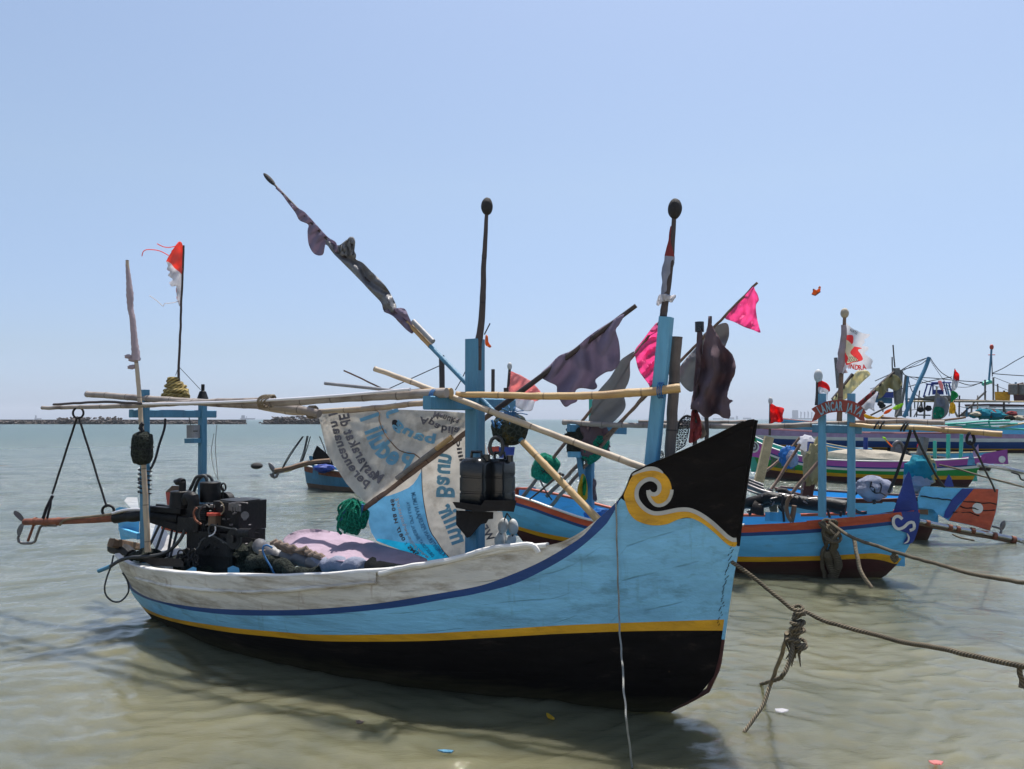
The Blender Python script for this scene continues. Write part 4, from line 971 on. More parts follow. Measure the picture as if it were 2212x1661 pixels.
def on_ban(off=.016):
    def f(x, y):
        a = YB(x, y); q = 0; ca, sa = math.cos(.5), math.sin(.5); lam = 60
        q = (x * ca + y * sa); r_ = (-x * sa + y * ca); w = math.sin(math.tau * q / lam + 1.3 * math.sin(r_ / lam * 1.7)) * .7 + noise.noise(Vector((x / lam * 1.3, y / lam * 1.3, 0))) * .9
        return P(x, y, a + .012 * w - off)
    return f
mb = MB(); ob_ = on_ban()
lettering(mb, 'Masyarakat dE', ZA('985,1235 800,1090 640,840 540,640 440,430 385,210'), 31, ob_, True)
lettering(mb, 'perencanaan l', ZA('810,1285 650,1160 480,920 380,700 300,430 235,200'), 27, ob_, True)
lettering(mb, 'Apabila', ZC('255,330 370,360 500,430 650,455 745,470'), 21, ob_, True); lettering(mb, 'Menuka', ZC('420,262 520,290 620,330 740,360'), 20, ob_, True)
lettering(mb, 'SMS : 0817 148 048', ZB('850,1180 760,1110 700,1040 640,950 580,820 545,680 525,560 510,460'), 11, ob_, True)
lettering(mb, 'WE', ZB('1745,1000 1640,820'), 24, ob_, True); lettering(mb, 'siiiiol', ZC('760,960 715,800 700,700 700,600 735,560'), 15, ob_, True)
mb.build('lettering', 'ink', ban)
mb = MB()
lettering(mb, 'Peduli l', ZA('1395,1075 1180,960 990,840 870,680 790,500 700,250'), 60, ob_, True)
lettering(mb, 'bang JI', ZC('430,660 330,640 200,600 60,540 -60,440 -130,300 -170,170'), 30, ob_, True)
lettering(mb, 'milir Baun', ZB('1300,1050 1250,900 1190,750 1120,600 1100,400 1110,200 1120,20') + ZC('500,760'), 54, ob_, True)
mb.build('lettering', 'b_letter', ban)
mb = MB(); lettering(mb, 'www.pnpm-perkotaan.org', ZB('980,1215 850,1110 760,1000 700,880 650,740 610,600 580,450'), 11, ob_, True); mb.build('lettering', 'w_ink', ban)
mb = MB(); lettering(mb, 'KEMENTERIAN PEKERJAAN UMUM', ZB('1180,1190 1040,1050 940,900 870,740 810,560 770,380'), 13, ob_, True); lettering(mb, 'DIREKTORAT JENDERAL CIPTA KARYA', ZB('1040,1200 900,1040 800,880 750,700 710,500'), 10, ob_, True); mb.build('lettering', 'faint_ink', ban)
mb = MB(); mb.tube([on_ban(.013)(x, y) for x, y in resample(ZA('240,185 600,180 960,160 985,300 1060,480 1160,620 1280,740 1430,790 1500,795 1610,880'), 5, False)], .0045, 6); mb.build('hem_cord', 'timber', ban)
mb = MB(); mb.tube([on_ban(.012)(x, y) for x, y in resample(ZB('905,60 915,350 950,600 1010,850 1090,980 1180,1120 1250,1195'), 5, False)], .003, 6); mb.build('seam', 'timber', ban)
mb = MB(); o = resample(ZA('1180,300 1230,290 1280,340 1285,400 1240,430 1190,400 1172,340'), 4); mb.add([on_ban(.012)(x, y) for x, y in o], [list(range(len(o)))]); mb.build('stain', 'blackwood', ban)
# ------------------------------------------------------------------ flag markers on the main boat
def ballnet(name, c, rx, ry, m, t, lump=.12, tilt=0):
    k = (c - CAM).length / FPX; mb = MB(); a = Vector((math.sin(tilt), 0, math.cos(tilt))); s_ = Vector((math.cos(tilt), 0, -math.sin(tilt)))
    mb.ball(c, [s_ * rx * k, Vector((0, rx * k * .9, 0)), a * ry * k], 30, 22, lump=lump, lf=2.6); return mb.build(name, m, t)
def seglist(a, b_, t0, t1, n=10): return [a.lerp(b_, t0 + (t1 - t0) * i / n) for i in range(n + 1)]
mk = thing('marker_pole', 'long leaning float marker with dark rags, blue painted shaft and a black net ball', 'marker pole', L(1295, 1126, -.14), 'leaning fishing net markers with flags')
A_, B_ = L(1296, 1127, -.16), L(572, 377, .40)
def tpar(x):                      # fraction along the marker for an image column
    lo, hi = 0, 1
    for _ in range(40):
        m_ = (lo + hi) / 2; q = A_.lerp(B_, m_) - CAM; xx = CX + FPX * q.x / q.dot(CF)
        if xx > x: lo = m_
        else: hi = m_
    return lo
mb = MB(); mb.tube(seglist(A_, B_, 0, tpar(1129)), [.026, .024] + [.022] * 9, 12, step=.02, node=.1, nodep=.26); mb.build('bamboo_foot', 'bam_yellow', mk, sharp=60)
mb = MB(); mb.tube(seglist(A_, B_, tpar(1130), tpar(930)), .0165, 12, node=.1); mb.build('blue_shaft', 'post_blue', mk, label='blue painted length of the marker shaft')
mb = MB(); mb.tube(seglist(A_, B_, tpar(930), tpar(880)), .017, 12, step=.02, node=.1, nodep=.1); mb.build('bamboo_joint', 'bam_yellow', mk, sharp=60)
mb = MB(); mb.tube(seglist(A_, B_, tpar(882), tpar(585)), [.013] * 6 + [.009] * 5, 10, step=.03, node=.06); mb.build('upper_shaft', 'pole_dark', mk)
mb = MB(); q0, q1 = A_.lerp(B_, tpar(592)), A_.lerp(B_, tpar(571)); ax = (q1 - q0); mb.ball((q0 + q1) / 2, [ax.orthogonal().normalized() * .022, ax.cross(ax.orthogonal()).normalized() * .022, ax * .62], 14, 10); mb.build('tip_float', 'darkball', mk)
mb = MB(); off = Vector((.02, -.03, .03)); mb.tube([p + off for p in seglist(A_, B_, tpar(930), tpar(888))], .020, 16); mb.build('pipe_sleeve', 'greypvc', mk)
c = A_.lerp(B_, tpar(1102)); ballnet('net_ball', c, 40, 36, 'c_netdark', mk, .10)
mb = MB(); ctr = L(*ZC('1370,290')[0], HM.sd(c)[1] - .13)
for q in range(14):
    a = math.tau * q / 14 + rr_.uniform(-.1, .1); r0 = rr_.uniform(.06, .12); mb.tube([ctr, ctr + Vector((math.cos(a) * r0 * .6, -.008, math.sin(a) * r0 * .35)), ctr + Vector((math.cos(a) * r0, .02, math.sin(a) * r0 * .62 - .01))], .0035, 5)
mb.tube([L(*ZC(s_)[0], HM.sd(c)[1] - .09) for s_ in ('1130,370', '1160,440', '1210,500')], .009, 7); mb.tube([L(*ZC(s_)[0], HM.sd(c)[1] - .1) for s_ in ('1200,400', '1240,430', '1220,470')], .014, 7)
mb.build('blue_lashing', 'rope_blue', mk)
YM = lambda x, y: (A_.lerp(B_, tpar(x))).y - .03
cloth('rag', Z3('160,220 200,262 240,310 290,350 330,375 400,450 470,525 520,560 530,620 480,590 455,570 440,632 390,628 355,570 348,490 352,450 300,425 275,380 230,320 190,265 155,232'), YM, ['c_purple'], mk, amp=.035, lam=22, ang=.8, step=4, label='thin purple rag twisted near the tip')
cloth('silver_wrap', Z3('455,545 520,575 540,575 580,545 615,525 635,545 630,620 640,660 680,680 730,730 800,800 850,870 885,950 850,985 808,970 790,920 720,845 640,760 560,680 500,620'), YM, ['c_silver'], mk, amp=.05, lam=24, ang=-.8, step=4, label='shiny silver grey sheet wrapped round the shaft')
cloth('rag', Z3('808,972 885,955 935,960 960,1010 985,1070 982,1108 950,1090 900,1040 860,1000'), YM, ['c_purple'], mk, amp=.035, lam=18, ang=-.8, step=4)
cloth('rag', Z3('530,580 545,575 570,555 605,525 632,535 630,600 640,650 600,640 560,640 535,620'), lambda x, y: YM(x, y) - .03, ['c_grey'], mk, amp=.04, lam=10, step=4, rag=1)
# second marker, dark purple flag, with green bag at its foot
mk2 = thing('marker_pole', 'leaning bamboo marker with a big dark purple flag and green net bag', 'marker pole', L(780, 1112, .15), 'leaning fishing net markers with flags')
A2, B2 = L(768, 1112, .10), L(1374, 660, .30)
dd = (B2 - A2)
mb = MB(); mb.tube(seglist(A2, B2, 0, .62, 30), [.021 - .003 * i / 30 for i in range(31)], 12, step=.02, node=.1, nodep=.2); mb.build('bamboo_shaft', 'bam_brown', mk2, sharp=60)
mb = MB(); mb.tube(seglist(A2, B2, .52, 1), [.021 - .006 * i / 10 for i in range(11)], 12, step=.02, node=.05); mb.build('flag_end', 'pole_dark', mk2, sharp=60)
mb = MB(); q_ = Vector((0, -.05, .04)); mb.tube([p + q_ for p in seglist(A2, B2, .17, .33)], .018, 12, step=.02); mb.build('spliced_piece', 'greytimber', mk2)
mb = MB(); mb.tube([p + q_ for p in seglist(A2, B2, .32, .38)], .019, 12); mb.build('yellow_end', 'bam_yellow', mk2)
cg = A2.lerp(B2, -.01); ballnet('net_bag', cg, 31, 34, 'c_netgreen', mk2, .28)
mb = MB()
for q in range(10):
    a = q * .63; mb.tube([cg + Vector((.11 * math.cos(a + w_ * .3) * math.sin(w_), -.11 * math.sin(w_) * abs(math.sin(a)) - .02, .12 * math.cos(w_))) for w_ in np.linspace(.2, 2.6, 10)], .008, 6, jit=.05)
mb.build('net_fold', 'c_netgreen', mk2)
mb = MB(); mb.tube([L(*Z4(s_)[0], .06) for s_ in ('835,955', '820,1000', '800,1060', '770,1110', '750,1160')], .009, 7, step=.02, jit=.01); mb.tube([L(*Z4(s_)[0], .0) for s_ in ('715,970', '690,1020', '680,1060', '655,1080')], .006, 7, step=.02); mb.build('cord', 'rope_blue', mk2)
Y2 = lambda x, y: A2.lerp(B2, max(0, min(1, (x - 768) / 606))).y - .02
cloth('flag', Z5('990,925 955,1000 935,1030 958,1120 960,1245 915,1300 870,1310 800,1360 812,1400 790,1425 700,1415 665,1440 680,1500 640,1520 600,1540 565,1495 545,1440 540,1400 480,1370 430,1330 500,1260 560,1200 650,1160 770,1060 900,975'), Y2, ['c_purple'], mk2, amp=.06, lam=52, ang=.35, step=5, label='large dark purple flag with scalloped edge')
# jerry cans on their shelf by the mast
G_j = 'black fuel cans on the mast shelf'
def can(x0, y0, x1, y1, d, label, wd=.2):
    t = thing('fuel_can', label, 'fuel can', L((x0 + x1) / 2, y1, d), G_j)
    a = L((x0 + x1) / 2, y0, d); b_ = L((x0 + x1) / 2, y1, d); b_.x, b_.y = a.x, a.y; wl = (L(x1, y1, d) - L(x0, y1, d)).length * .9; H_ = (a - b_).length
    mb = MB(); pr = [(0, .55), (.03, .80), (.10, .97), (.13, 1), (.36, 1), (.37, .95), (.40, .95), (.41, 1), (.68, 1), (.69, .95), (.72, .95), (.73, 1), (.97, 1), (1, .94)]
    V = []
    k = 28
    for tt, f in pr:
        c_ = a.lerp(b_, tt)
        for q in range(k):
            ph = math.tau * q / k; cx = math.copysign(abs(math.cos(ph)) ** .45, math.cos(ph)); sy = math.copysign(abs(math.sin(ph)) ** .45, math.sin(ph)); V.append(c_ + HM.u * cx * wl / 2 * f + HM.n * sy * wd / 2 * f)
    mb.add(V, [[i * k + q, (i + 1) * k + q, (i + 1) * k + (q + 1) % k, i * k + (q + 1) % k] for i in range(len(pr) - 1) for q in range(k)] + [list(range(k)), [(len(pr) - 1) * k + q for q in range(k)][::-1]])
    mb.build('body', 'jerry', t, sharp=45)
    mb = MB(); tp = a + Vector((0, 0, .0)); mb.tube([tp - HM.u * .045, tp - HM.u * .04 + Vector((0, 0, .035)), tp + HM.u * .03 + Vector((0, 0, .035)), tp + HM.u * .035], .011, 8); mb.build('handle', 'jerry', t)
    mb = MB(); mb.tube([tp + HM.u * .07 - Vector((0, 0, .02)), tp + HM.u * .07 + Vector((0, 0, .022))], .022, 14); mb.build('cap', 'jerry', t)
    return t
can(1002, 988, 1060, 1092, -.22, 'black dented fuel can on the mast shelf, in front of the post'); can(1058, 990, 1104, 1090, -.10, 'black fuel can on the mast shelf, right of the other can')
hose('fuel_hose', ZC('1150,800 1120,760 1105,690 1130,610 1180,580 1240,600 1262,680 1255,760 1225,810'), HM.LY(1075, -.18), .012, 'hose', label='coil of black hose behind the fuel cans', cat='hose')
sh = thing('can_shelf', 'blackened wooden bracket shelf fixed to the mast post', 'shelf', L(1035, 1125, -.1))
mb = MB(); mb.slab(ZC('645,1375 720,1378 1000,1420 1040,1355 1435,1358 1400,1500 1290,1490 1150,1490 960,1500 690,1450 665,1410'), lambda x, y, t_: L(x, y, -.36 + t_), .34); mb.build('shelf_board', 'blackwood', sh)
mb = MB(); mb.slab(ZC('690,1480 1150,1500 1145,1585 1090,1590 1060,1640 1000,1650 960,1690 870,1800 820,1820 800,1790 690,1655'), lambda x, y, t_: L(x, y, -.16 + t_), .09); mb.build('bracket', 'blackwood', sh)
# string of four white floats
t = thing('float_string', 'four white oval foam floats strung on a black cord beside the mast', 'float string', L(1095, 1180, .02))
for (x_, y_, tl) in ((1936, 800, .15), (2062, 812, -.1), (1890, 980, .05), (2028, 998, .5)):
    p = ZB('%d,%d' % (x_, y_))[0]; c = L(p[0], p[1], .02); mb = MB(); mb.ball(c, [Vector((math.cos(tl), 0, -math.sin(tl))) * .034, Vector((0, .034, 0)), Vector((math.sin(tl), 0, math.cos(tl))) * .053], 18, 14); mb.build('float', 'foam', t)
mb = MB(); mb.tube([L(*ZB(s_)[0], .01) for s_ in ('1985,640', '1960,700', '1935,790', '1890,980', '1880,1085')], .005, 6); mb.tube([L(*ZB(s_)[0], .01) for s_ in ('1985,640', '2030,700', '2060,800', '2060,910', '2030,1000')], .005, 6); mb.build('cord', 'rope_dark', t)
# mooring rope, knot, hanging line
def rope(name, pts, Ys, r, m, label, group=None, cat='rope', **k): return hose(name, pts, Ys, r, m, None, 10, jit=.006, step=.012, label=label, cat=cat, group=group)
G_r = 'mooring ropes running to the right'
rope('mooring_rope', Z8('195,385 300,450 420,550 500,615 580,680 640,690 760,740 900,785 1050,825 1250,875 1500,920 1800,985 2030,1035'), [4.4, 4.2, 3.9, 3.4, 3.05], .0115, 'rope_brown', 'thick brown mooring rope from the black prow, sagging to the right edge', G_r)
kt = thing('rope_knot', 'frayed brown knot of rope hanging on the thick mooring rope', 'knot', P(1716, 1345, 4.02))
mb = MB(); kc = P(*ZN('800,930')[0], 4.0); 
for q in range(16):
    a = rr_.uniform(0, 6.28); c0 = kc + Vector((rr_.uniform(-.02, .02), rr_.uniform(-.02, .02), .07 - q * .012)); r_ = rr_.uniform(.014, .03); ty = rr_.uniform(-.5, .5)
    mb.tube([c0 + Vector((math.cos(w_) * r_, math.sin(w_) * r_ * .8, math.cos(w_ + a) * r_ * ty)) for w_ in np.linspace(0, math.tau, 16)], .009, 7, jit=.03)
mb.build('coil', 'rope_brown', kt)
mb = MB()
for q in range(8):
    a = kc + Vector((rr_.uniform(-.035, .035), rr_.uniform(-.02, .02), rr_.uniform(-.14, -.02))); mb.tube([a, a + Vector((rr_.uniform(-.02, .02), 0, -.05)), a + Vector((rr_.uniform(-.03, .02), 0, -.11))], [.009, .007, .003], 6, step=.01, jit=.02)
mb.build('frayed_end', 'rope_brown', kt)
c1 = PW(*ZN('400,1615')[0])
rope('hanging_rope', ZN('760,1030 755,1150 745,1260 700,1400 660,1500 600,1560 480,1600 395,1622'), [4.0, 3.95, 3.9, c1.y], .0105, 'rope_brown', 'dark tail of rope curving down from the knot to the water')
c2 = PW(1606, 1584)
rope('hanging_rope', ZN('690,1050 660,1180 620,1320 570,1440 530,1560 490,1660') + Z8('390,1260 340,1340 270,1435'), [4.0, c2.y + .1, c2.y], .0105, 'rope_tan', 'tan twisted rope slanting from the knot down into the water')
rope('thin_line', Z0('1331,1086 1334,1200 1338,1340 1345,1450 1352,1540 1362,1640 1366,1665'), [HM.hit(1331, 1092)[0].y - .01, HM.hit(1334, 1200)[0].y - .03, HM.hit(1338, 1340)[0].y - .06, 4.2, 3.9, PW(1364, 1655).y], .005, 'rope_white', 'thin pale cord hanging down the near side of the prow into the water')
rope('rope_tuft', Z8('1975,1030 1972,1075 1985,1110 1978,1160'), 3.1, .010, 'rope_brown', 'small dark tuft of weed hanging from the mooring rope at the right edge')
# floating litter
def litter(name, pts, mats, label, cat, Z=0.012):
    mb = MB(); o = resample(pts, 3, True, cat == 'leaf'); n = len(o); V = [PW(x, y, Z + .006 * math.sin(x * .4)) for x, y in o]; mb.add(V + [v + Vector((0, 0, .006)) for v in V], [list(range(n))[::-1], list(range(n, 2 * n))] + [[i, (i + 1) % n, n + (i + 1) % n, n + i] for i in range(n)]); mb.build(name, mats, None, label=label, cat=cat)
litter('yellow_leaf', Z0('1180,1543 1185,1543 1198,1553 1196,1555 1184,1551'), 'c_yellow', 'small yellow leaf floating below the dark hull', 'leaf', .015)
litter('wrapper', Z0('945,1622 960,1621 980,1623 975,1627 958,1626'), 'post_blue', 'small blue plastic wrapper floating at the bottom', 'wrapper', .015)
litter('wrapper', Z0('1674,1533 1690,1532 1703,1535 1701,1537 1690,1540 1677,1538'), 'c_white', 'white packet floating right of the prow', 'wrapper', .015)
litter('wrapper', Z0('2006,1645 2022,1644 2038,1647 2034,1652 2018,1652 2010,1649'), 'c_salmon', 'red and white packet floating at lower right', 'wrapper', .015)
litter('wrapper', Z0('768,1559 778,1557 786,1560 780,1564 770,1563'), 'c_tan', 'faded orange scrap under the surface below the hull', 'wrapper', .012)
# butterfly
def butterfly():
    mb = MB(); Yb = 5.0; c0 = P(1764, 628, Yb)
    w1 = ZJ('1130,860 1250,750 1290,600 1300,500 1310,360 1230,300 1150,330 1090,440 1120,500 1000,600 880,700 900,850'); w2 = ZJ('1130,870 950,640 820,560 700,510 640,540 640,760 540,940 600,1030 850,1110 950,1060 1150,900')
    k1 = ZJ('1090,450 1150,330 1230,300 1310,360 1300,440 1110,480'); k2 = ZJ('640,540 700,510 820,560 730,600 690,680 650,760'); k3 = ZJ('540,940 600,1030 850,1110 950,1060 1160,890 1130,860 850,1030 640,970'); wh = ZJ('1120,480 1290,430 1295,490 1200,510')
    for o, tw in ((w1, .25), (w2, -.1)):
        o = resample(o, 1.2); vs, es, fs, *_ = delaunay_2d_cdt([Vector(p) for p in o], [], [list(range(len(o)))], 1, 1e-4)
        for s_ in (0, .0012): mb.add([P(v.x, v.y, Yb + s_ + tw * (v.y - 630) * .002) for v in vs], [list(f) for f in fs], 0)
    for o, mi, e in ((k1, 1, .004), (k2, 1, .004), (k3, 1, .004), (wh, 2, .006)):
        o = resample(o, 1.2); vs, es, fs, *_ = delaunay_2d_cdt([Vector(p) for p in o], [], [list(range(len(o)))], 1, 1e-4); mb.add([P(v.x, v.y, Yb - e + .0) for v in vs], [list(f) for f in fs], mi)
    mb.tube([P(*ZJ('1290,760')[0], Yb - .003), P(*ZJ('1130,870')[0], Yb - .004), P(*ZJ('900,1040')[0], Yb - .003)], [.0025, .0035, .0015], 8, mi=1)
    mb.build('butterfly', ['c_orange', 'ink', 'c_white'], None, label='orange butterfly with dark wing edges flying in the sky', cat='butterfly')
butterfly()
# ------------------------------------------------------------------ second boat (name board over its deck)
F_l = PW(1904, 1250)
L_ = []
for x, y in Z0('1987,1100 1986,1115 1976,1157 1946,1209 1925,1234 1904,1250'):
    q = plane_hit(x, y, F_l, nn); L_.append((q.z, (q - Vector((F_l.x, F_l.y, 0))).dot(uu)))
L_.sort(); L_ = [(-.4, -.6)] + L_
HL = Hull((F_l.x, F_l.y), U_, interp([-.4, 0, .3, .6, 1.2], [.25, .46, .58, .62, .62]), interp([-.4, 0, .4, .8, 1.3], [-3.9, -4.25, -4.5, -4.62, -4.7]),
          interp([a for a, b in L_], [b for a, b in L_]), interp([0, .5, 1], [.12, .45, .5]), bow=.85)
Ll = lambda x, y, d: HL.pl(x, y, d)
lan = thing('fishing_boat', 'light blue boat with red orange gunwale, deep blue fin and curved name board', 'fishing boat', tuple(HL.at(-2.3, 0, 0)), 'wooden fishing boats moored in the shallows')
sh_l = HL.line(Z0('1092,1064 1099,1067 1150,1082 1200,1100 1289,1126 1420,1136 1598,1134 1648,1132 1741,1127 1850,1117 1946,1106 1984,1101'))
yt_l = HL.line(Z0('1105,1133 1123,1138 1172,1151 1243,1164 1420,1190 1596,1202 1757,1201 1844,1197 1897,1195 1946,1206')); yb_l = HL.line(Z0('1108,1142 1128,1147 1172,1160 1231,1171 1420,1200 1596,1213 1757,1211 1879,1207 1932,1218'))
HL.shell('hull', [keel, yb_l, yt_l, lambda s: sh_l(s) - .125, lambda s: sh_l(s) - .085, sh_l], ['maroon', 'hull_yellow', 'sky_blue', 'hull_navy', 'orange'], [4, 1, 4, 1, 2], lan, nT=90)
HL.inner('inner_planking', .15, 'sky_blue', lan); HL.deck('deck', .24, 'deck_blue', lan)
HL.rail('gunwale', -1, 'bright_white', lan, .05, .022, .0, .66); HL.rail('gunwale', 1, 'orange', lan, .05, .03, .0, .98)
mb = MB(); mb.slab(Z8('655,128 900,108 1242,74 1250,100 900,140 700,170 690,178'), lambda x, y, t: HL.hit(x, y, .03 - t)[0], .03); mb.build('gunwale_board', 'orange', lan)
mb = MB(); mb.slab(Z7('1355,1262 1372,1290 1395,1400 1420,1500 1432,1600 1420,1660 1300,1660 1240,1570 1262,1500 1290,1420 1325,1320'), lambda x, y, t: Ll(x, y, -.03 + t), .06); mb.build('stem_fin', 'royal', lan)
decal('fin_paint', Z8('1190,78 1343,72 1356,110 1350,160 1340,200 1312,262 1256,270 1282,210 1245,192 1195,160 1180,115'), .020, 'royal', lan, HL)
mb = MB(); ribbon(mb, Z8('1250,118 1225,100 1198,112 1196,150 1222,178 1258,168 1290,140 1318,140 1322,175 1295,188'), 6.5, .034, HL); ribbon(mb, Z8('1278,205 1290,232 1282,258 1258,268'), 4, .034, HL, .9); mb.build('scroll_curl', 'bright_white', lan)
mb = MB(); mb.slab(ZC('1215,700 1415,700 1400,800 1370,960 1345,1130 1330,1250 1230,1260 1225,900'), lambda x, y, t: Ll(x, y, 0 + t), .06); mb.build('stern_fin', 'royal', lan)
mb = MB(); mb.slab(ZC('1075,700 1225,690 1225,760 1105,800 1085,760'), lambda x, y, t: Ll(x, y, .02 + t), .05); mb.slab(ZC('1290,880 1385,900 1350,1000 1260,960'), lambda x, y, t: Ll(x, y, -.03 + t), .03); mb.build('fin_stripe', 'red', lan)
for x_ in (1776, 1839): post('frame_post', HL, x_, 850, x_, 1116, -.40, .075, 'post_pale', lan)
post('stern_frame_post', HL, 1274, 960, 1274, 1112, .12, .10, 'post_blue', lan); post('stern_frame_post', HL, 1252, 985, 1262, 1060, .0, .07, 'post_blue', lan)
mb = MB(); mb.beam(Ll(1228, 924, -.2), Ll(1350, 930, .45), .09, .10); mb.build('stern_crossbeam', 'post_blue', lan)
mb = MB(); mb.beam(Ll(1755, 925, -.40), Ll(1862, 928, -.38), .07, .09); mb.build('crossbeam', 'post_blue', lan)
post('green_stay', HL, 1276, 848, 1276, 935, .3, .04, 'teal', lan)
for k, (x_, y_) in enumerate(((1425, 1100), (1150, 1095))): pass
mb = MB(); mb.slab(ZO('380,1480 475,1490 480,1640 360,1600'), lambda x, y, t: Ll(x, y, .35 + t), .05); mb.build('rib', 'sky_blue', lan)
mb = MB(); mb.slab(ZP('1060,575 1120,560 1190,570 1195,690 1060,690'), lambda x, y, t: Ll(x, y, -.1 + t), .15); mb.build('rib', 'sky_blue', lan)
mb = MB(); mb.slab(ZP('665,545 1070,555 1070,690 665,680'), lambda x, y, t: Ll(x, y, .1 + t), .04); mb.build('thwart', 'post_pale', lan)
mb = MB(); mb.slab(ZG('205,1000 245,960 380,950 400,930 540,930 520,1040 340,1070 205,1075'), lambda x, y, t: Ll(x, y, -.2 + t), .2); mb.build('quarter_block', 'sky_blue', lan)
def lspine(name, pts, d, r, m, label, cat, group=None, **k):
    c = resample(pts, 10, False); n = len(c); D = d if isinstance(d, (list, tuple)) else (d, d); R = r if isinstance(r, (list, tuple)) else (r, r)
    P3 = [Ll(x, y, D[0] + (D[1] - D[0]) * i / (n - 1)) for i, (x, y) in enumerate(c)]; mb = MB(); mb.tube(P3, [R[0] + (R[1] - R[0]) * i / (n - 1) for i in range(n)], 10, step=.04, **{**dict(node=.09, nodep=.4, jit=.005), **k})
    return mb.build(name, m, None, sharp=60, label=label, cat=cat, group=group)
G2 = 'poles on the rack of the name board boat'
lspine('bamboo_pole', Z0('1217,912 1330,918 1450,920 1640,921 1800,915 1920,910 2040,913'), (-.1, -.46), (.033, .024), 'bam_grey', 'long thick grey bamboo crossing behind the black prow at horizon height', 'bamboo pole', G2)
lspine('bamboo_pole', Z0('1380,911 1500,912 1632,911'), (.1, .1), (.02, .02), 'bam_grey', 'shorter grey bamboo just left of the black prow tip', 'bamboo pole', G2)
lspine('bamboo_pole', Z0('1835,916 1900,922 1980,924 2060,930 2165,938'), (-.46, -.50), (.021, .029), 'bam_yellow', 'thick straw yellow bamboo with a hollow end reaching far right', 'bamboo pole', G2)
lspine('bamboo_pole', ZF('80,970 300,985 500,1000 800,1000 1090,965'), (-.2, .1), (.014, .010), 'timber', 'thin brown pole lying above the grey bamboo on the right', 'bamboo pole', G2)
# name board
sg = thing('name_board', 'brick red arched board reading LANCAR JAYA in pale blue letters', 'sign', Ll(1812, 905, -.5))
bo = ZH('150,1447 200,1415 260,1388 330,1352 420,1332 560,1325 640,1332 720,1350 800,1395 850,1450 882,1500 848,1520 862,1602 800,1600 745,1560 700,1530 640,1502 560,1488 480,1488 400,1498 330,1520 270,1550 215,1600 155,1612 200,1500')
mb = MB(); mb.slab(resample(bo, 4, True, False), lambda x, y, t: Ll(x, y, -.50 + t), .03); mb.build('board', 'signred', sg)
mb = MB(); lettering(mb, 'LANCAR', ZH('275,1530 350,1490 450,1468 570,1466'), 27, lambda x, y: Ll(x, y, -.512)); lettering(mb, 'JAYA', ZH('615,1474 680,1488 750,1520 800,1555'), 25, lambda x, y: Ll(x, y, -.512)); mb.build('lettering', 's_ink', sg)
# mast with the party flag
def ftube(name, pts, H, d, r, m, parent, seg=8, **k):
    c = resample(pts, 8, False); n = len(c); R = r if isinstance(r, (list, tuple)) else (r, r); mb = MB()
    mb.tube([H.pl(x, y, d) for x, y in c], [R[0] + (R[1] - R[0]) * i / (n - 1) for i in range(n)], seg, **k); return mb.build(name, m, parent, sharp=60)
t = thing('float_pole', 'brown pole with pale round float flying a torn white and red flag', 'mast', Ll(1818, 905, -.45))
ftube('pole', ZH('522,1610 535,1320 548,1000 565,700 585,400 592,235'), HL, -.46, (.030, .018), 'bam_brown', t); mb = MB(); c = Ll(*ZH('593,175')[0], -.46); mb.ball(c, [Vector((.042, 0, 0)), Vector((0, .042, 0)), Vector((0, 0, .054))], 18, 14, lump=.05); mb.build('float', 'palefloat', t)
ftube('wrapping', ZH('545,985 540,900 545,800 560,650 575,500 585,330'), HL, -.47, (.045, .026), 'c_lilac', t, 12, jit=.03)
YL = HL.LY(1830, -.48, 780)
pf_ = lambda o: (lambda x, y: P(x, y, YL - o + .05 * math.sin(x / 11 + y / 30)))
cloth('party_flag', ZH('600,290 660,350 740,400 840,440 930,455 912,492 850,530 862,560 825,610 900,618 908,655 870,690 862,712 920,760 966,802 945,880 968,903 880,920 800,937 700,912 640,893 580,950 565,985 575,900 600,850 590,700 580,560 585,470 600,400'), lambda x, y: YL + .05 * math.sin(x / 11 + y / 30), ['c_white', 'c_red', 'c_red', 'c_cream'], amp=.0, rag=.5, step=4, edge=3, thick=0,
      regions=[ZH('590,475 700,470 705,570 690,590 640,540 590,520'), ZH('582,650 640,640 700,615 825,640 770,662 820,740 828,800 700,832 615,862 592,760'), ZH('588,522 640,542 700,600 720,618 668,700 740,770 770,800 700,820 625,836 640,770 605,700 584,620')], label='torn white flag with red and cream emblem and lettering, on the pale float pole', cat='flag')
mb = MB(); lettering(mb, 'PARTAI', ZH('660,415 700,430 752,462'), 7.5, pf_(.02)); mb.build('lettering_black', 'ink', None, label='black lettering on the upper edge of the torn white flag', cat='lettering')
lt1 = bpy.data.objects['lettering_black']; lt1.parent = bpy.data.objects['party_flag']; lt1.location = lt1.location - bpy.data.objects['party_flag'].location
for k_ in ('label', 'category'): del lt1[k_]
mb = MB(); lettering(mb, 'INDRA', ZH('640,908 700,915 780,930 890,915'), 15, pf_(.02)); mb.build('red_lettering', 'c_red', bpy.data.objects['party_flag'])
mb = MB()
for k in range(3):
    for j in range(5 - k): a_, b_ = 640 + j * 32 + k * 12, 815 - k * 25; mb.tube([pf_(.02)(*p) for p in resample(ZH('%d,%d %d,%d %d,%d' % (a_ - 12, b_ - 14, a_, b_ + 4, a_ + 14, b_ - 14)), 2, False)], .003, 4)
mb.build('emblem_scales', 'ink', bpy.data.objects['party_flag'])
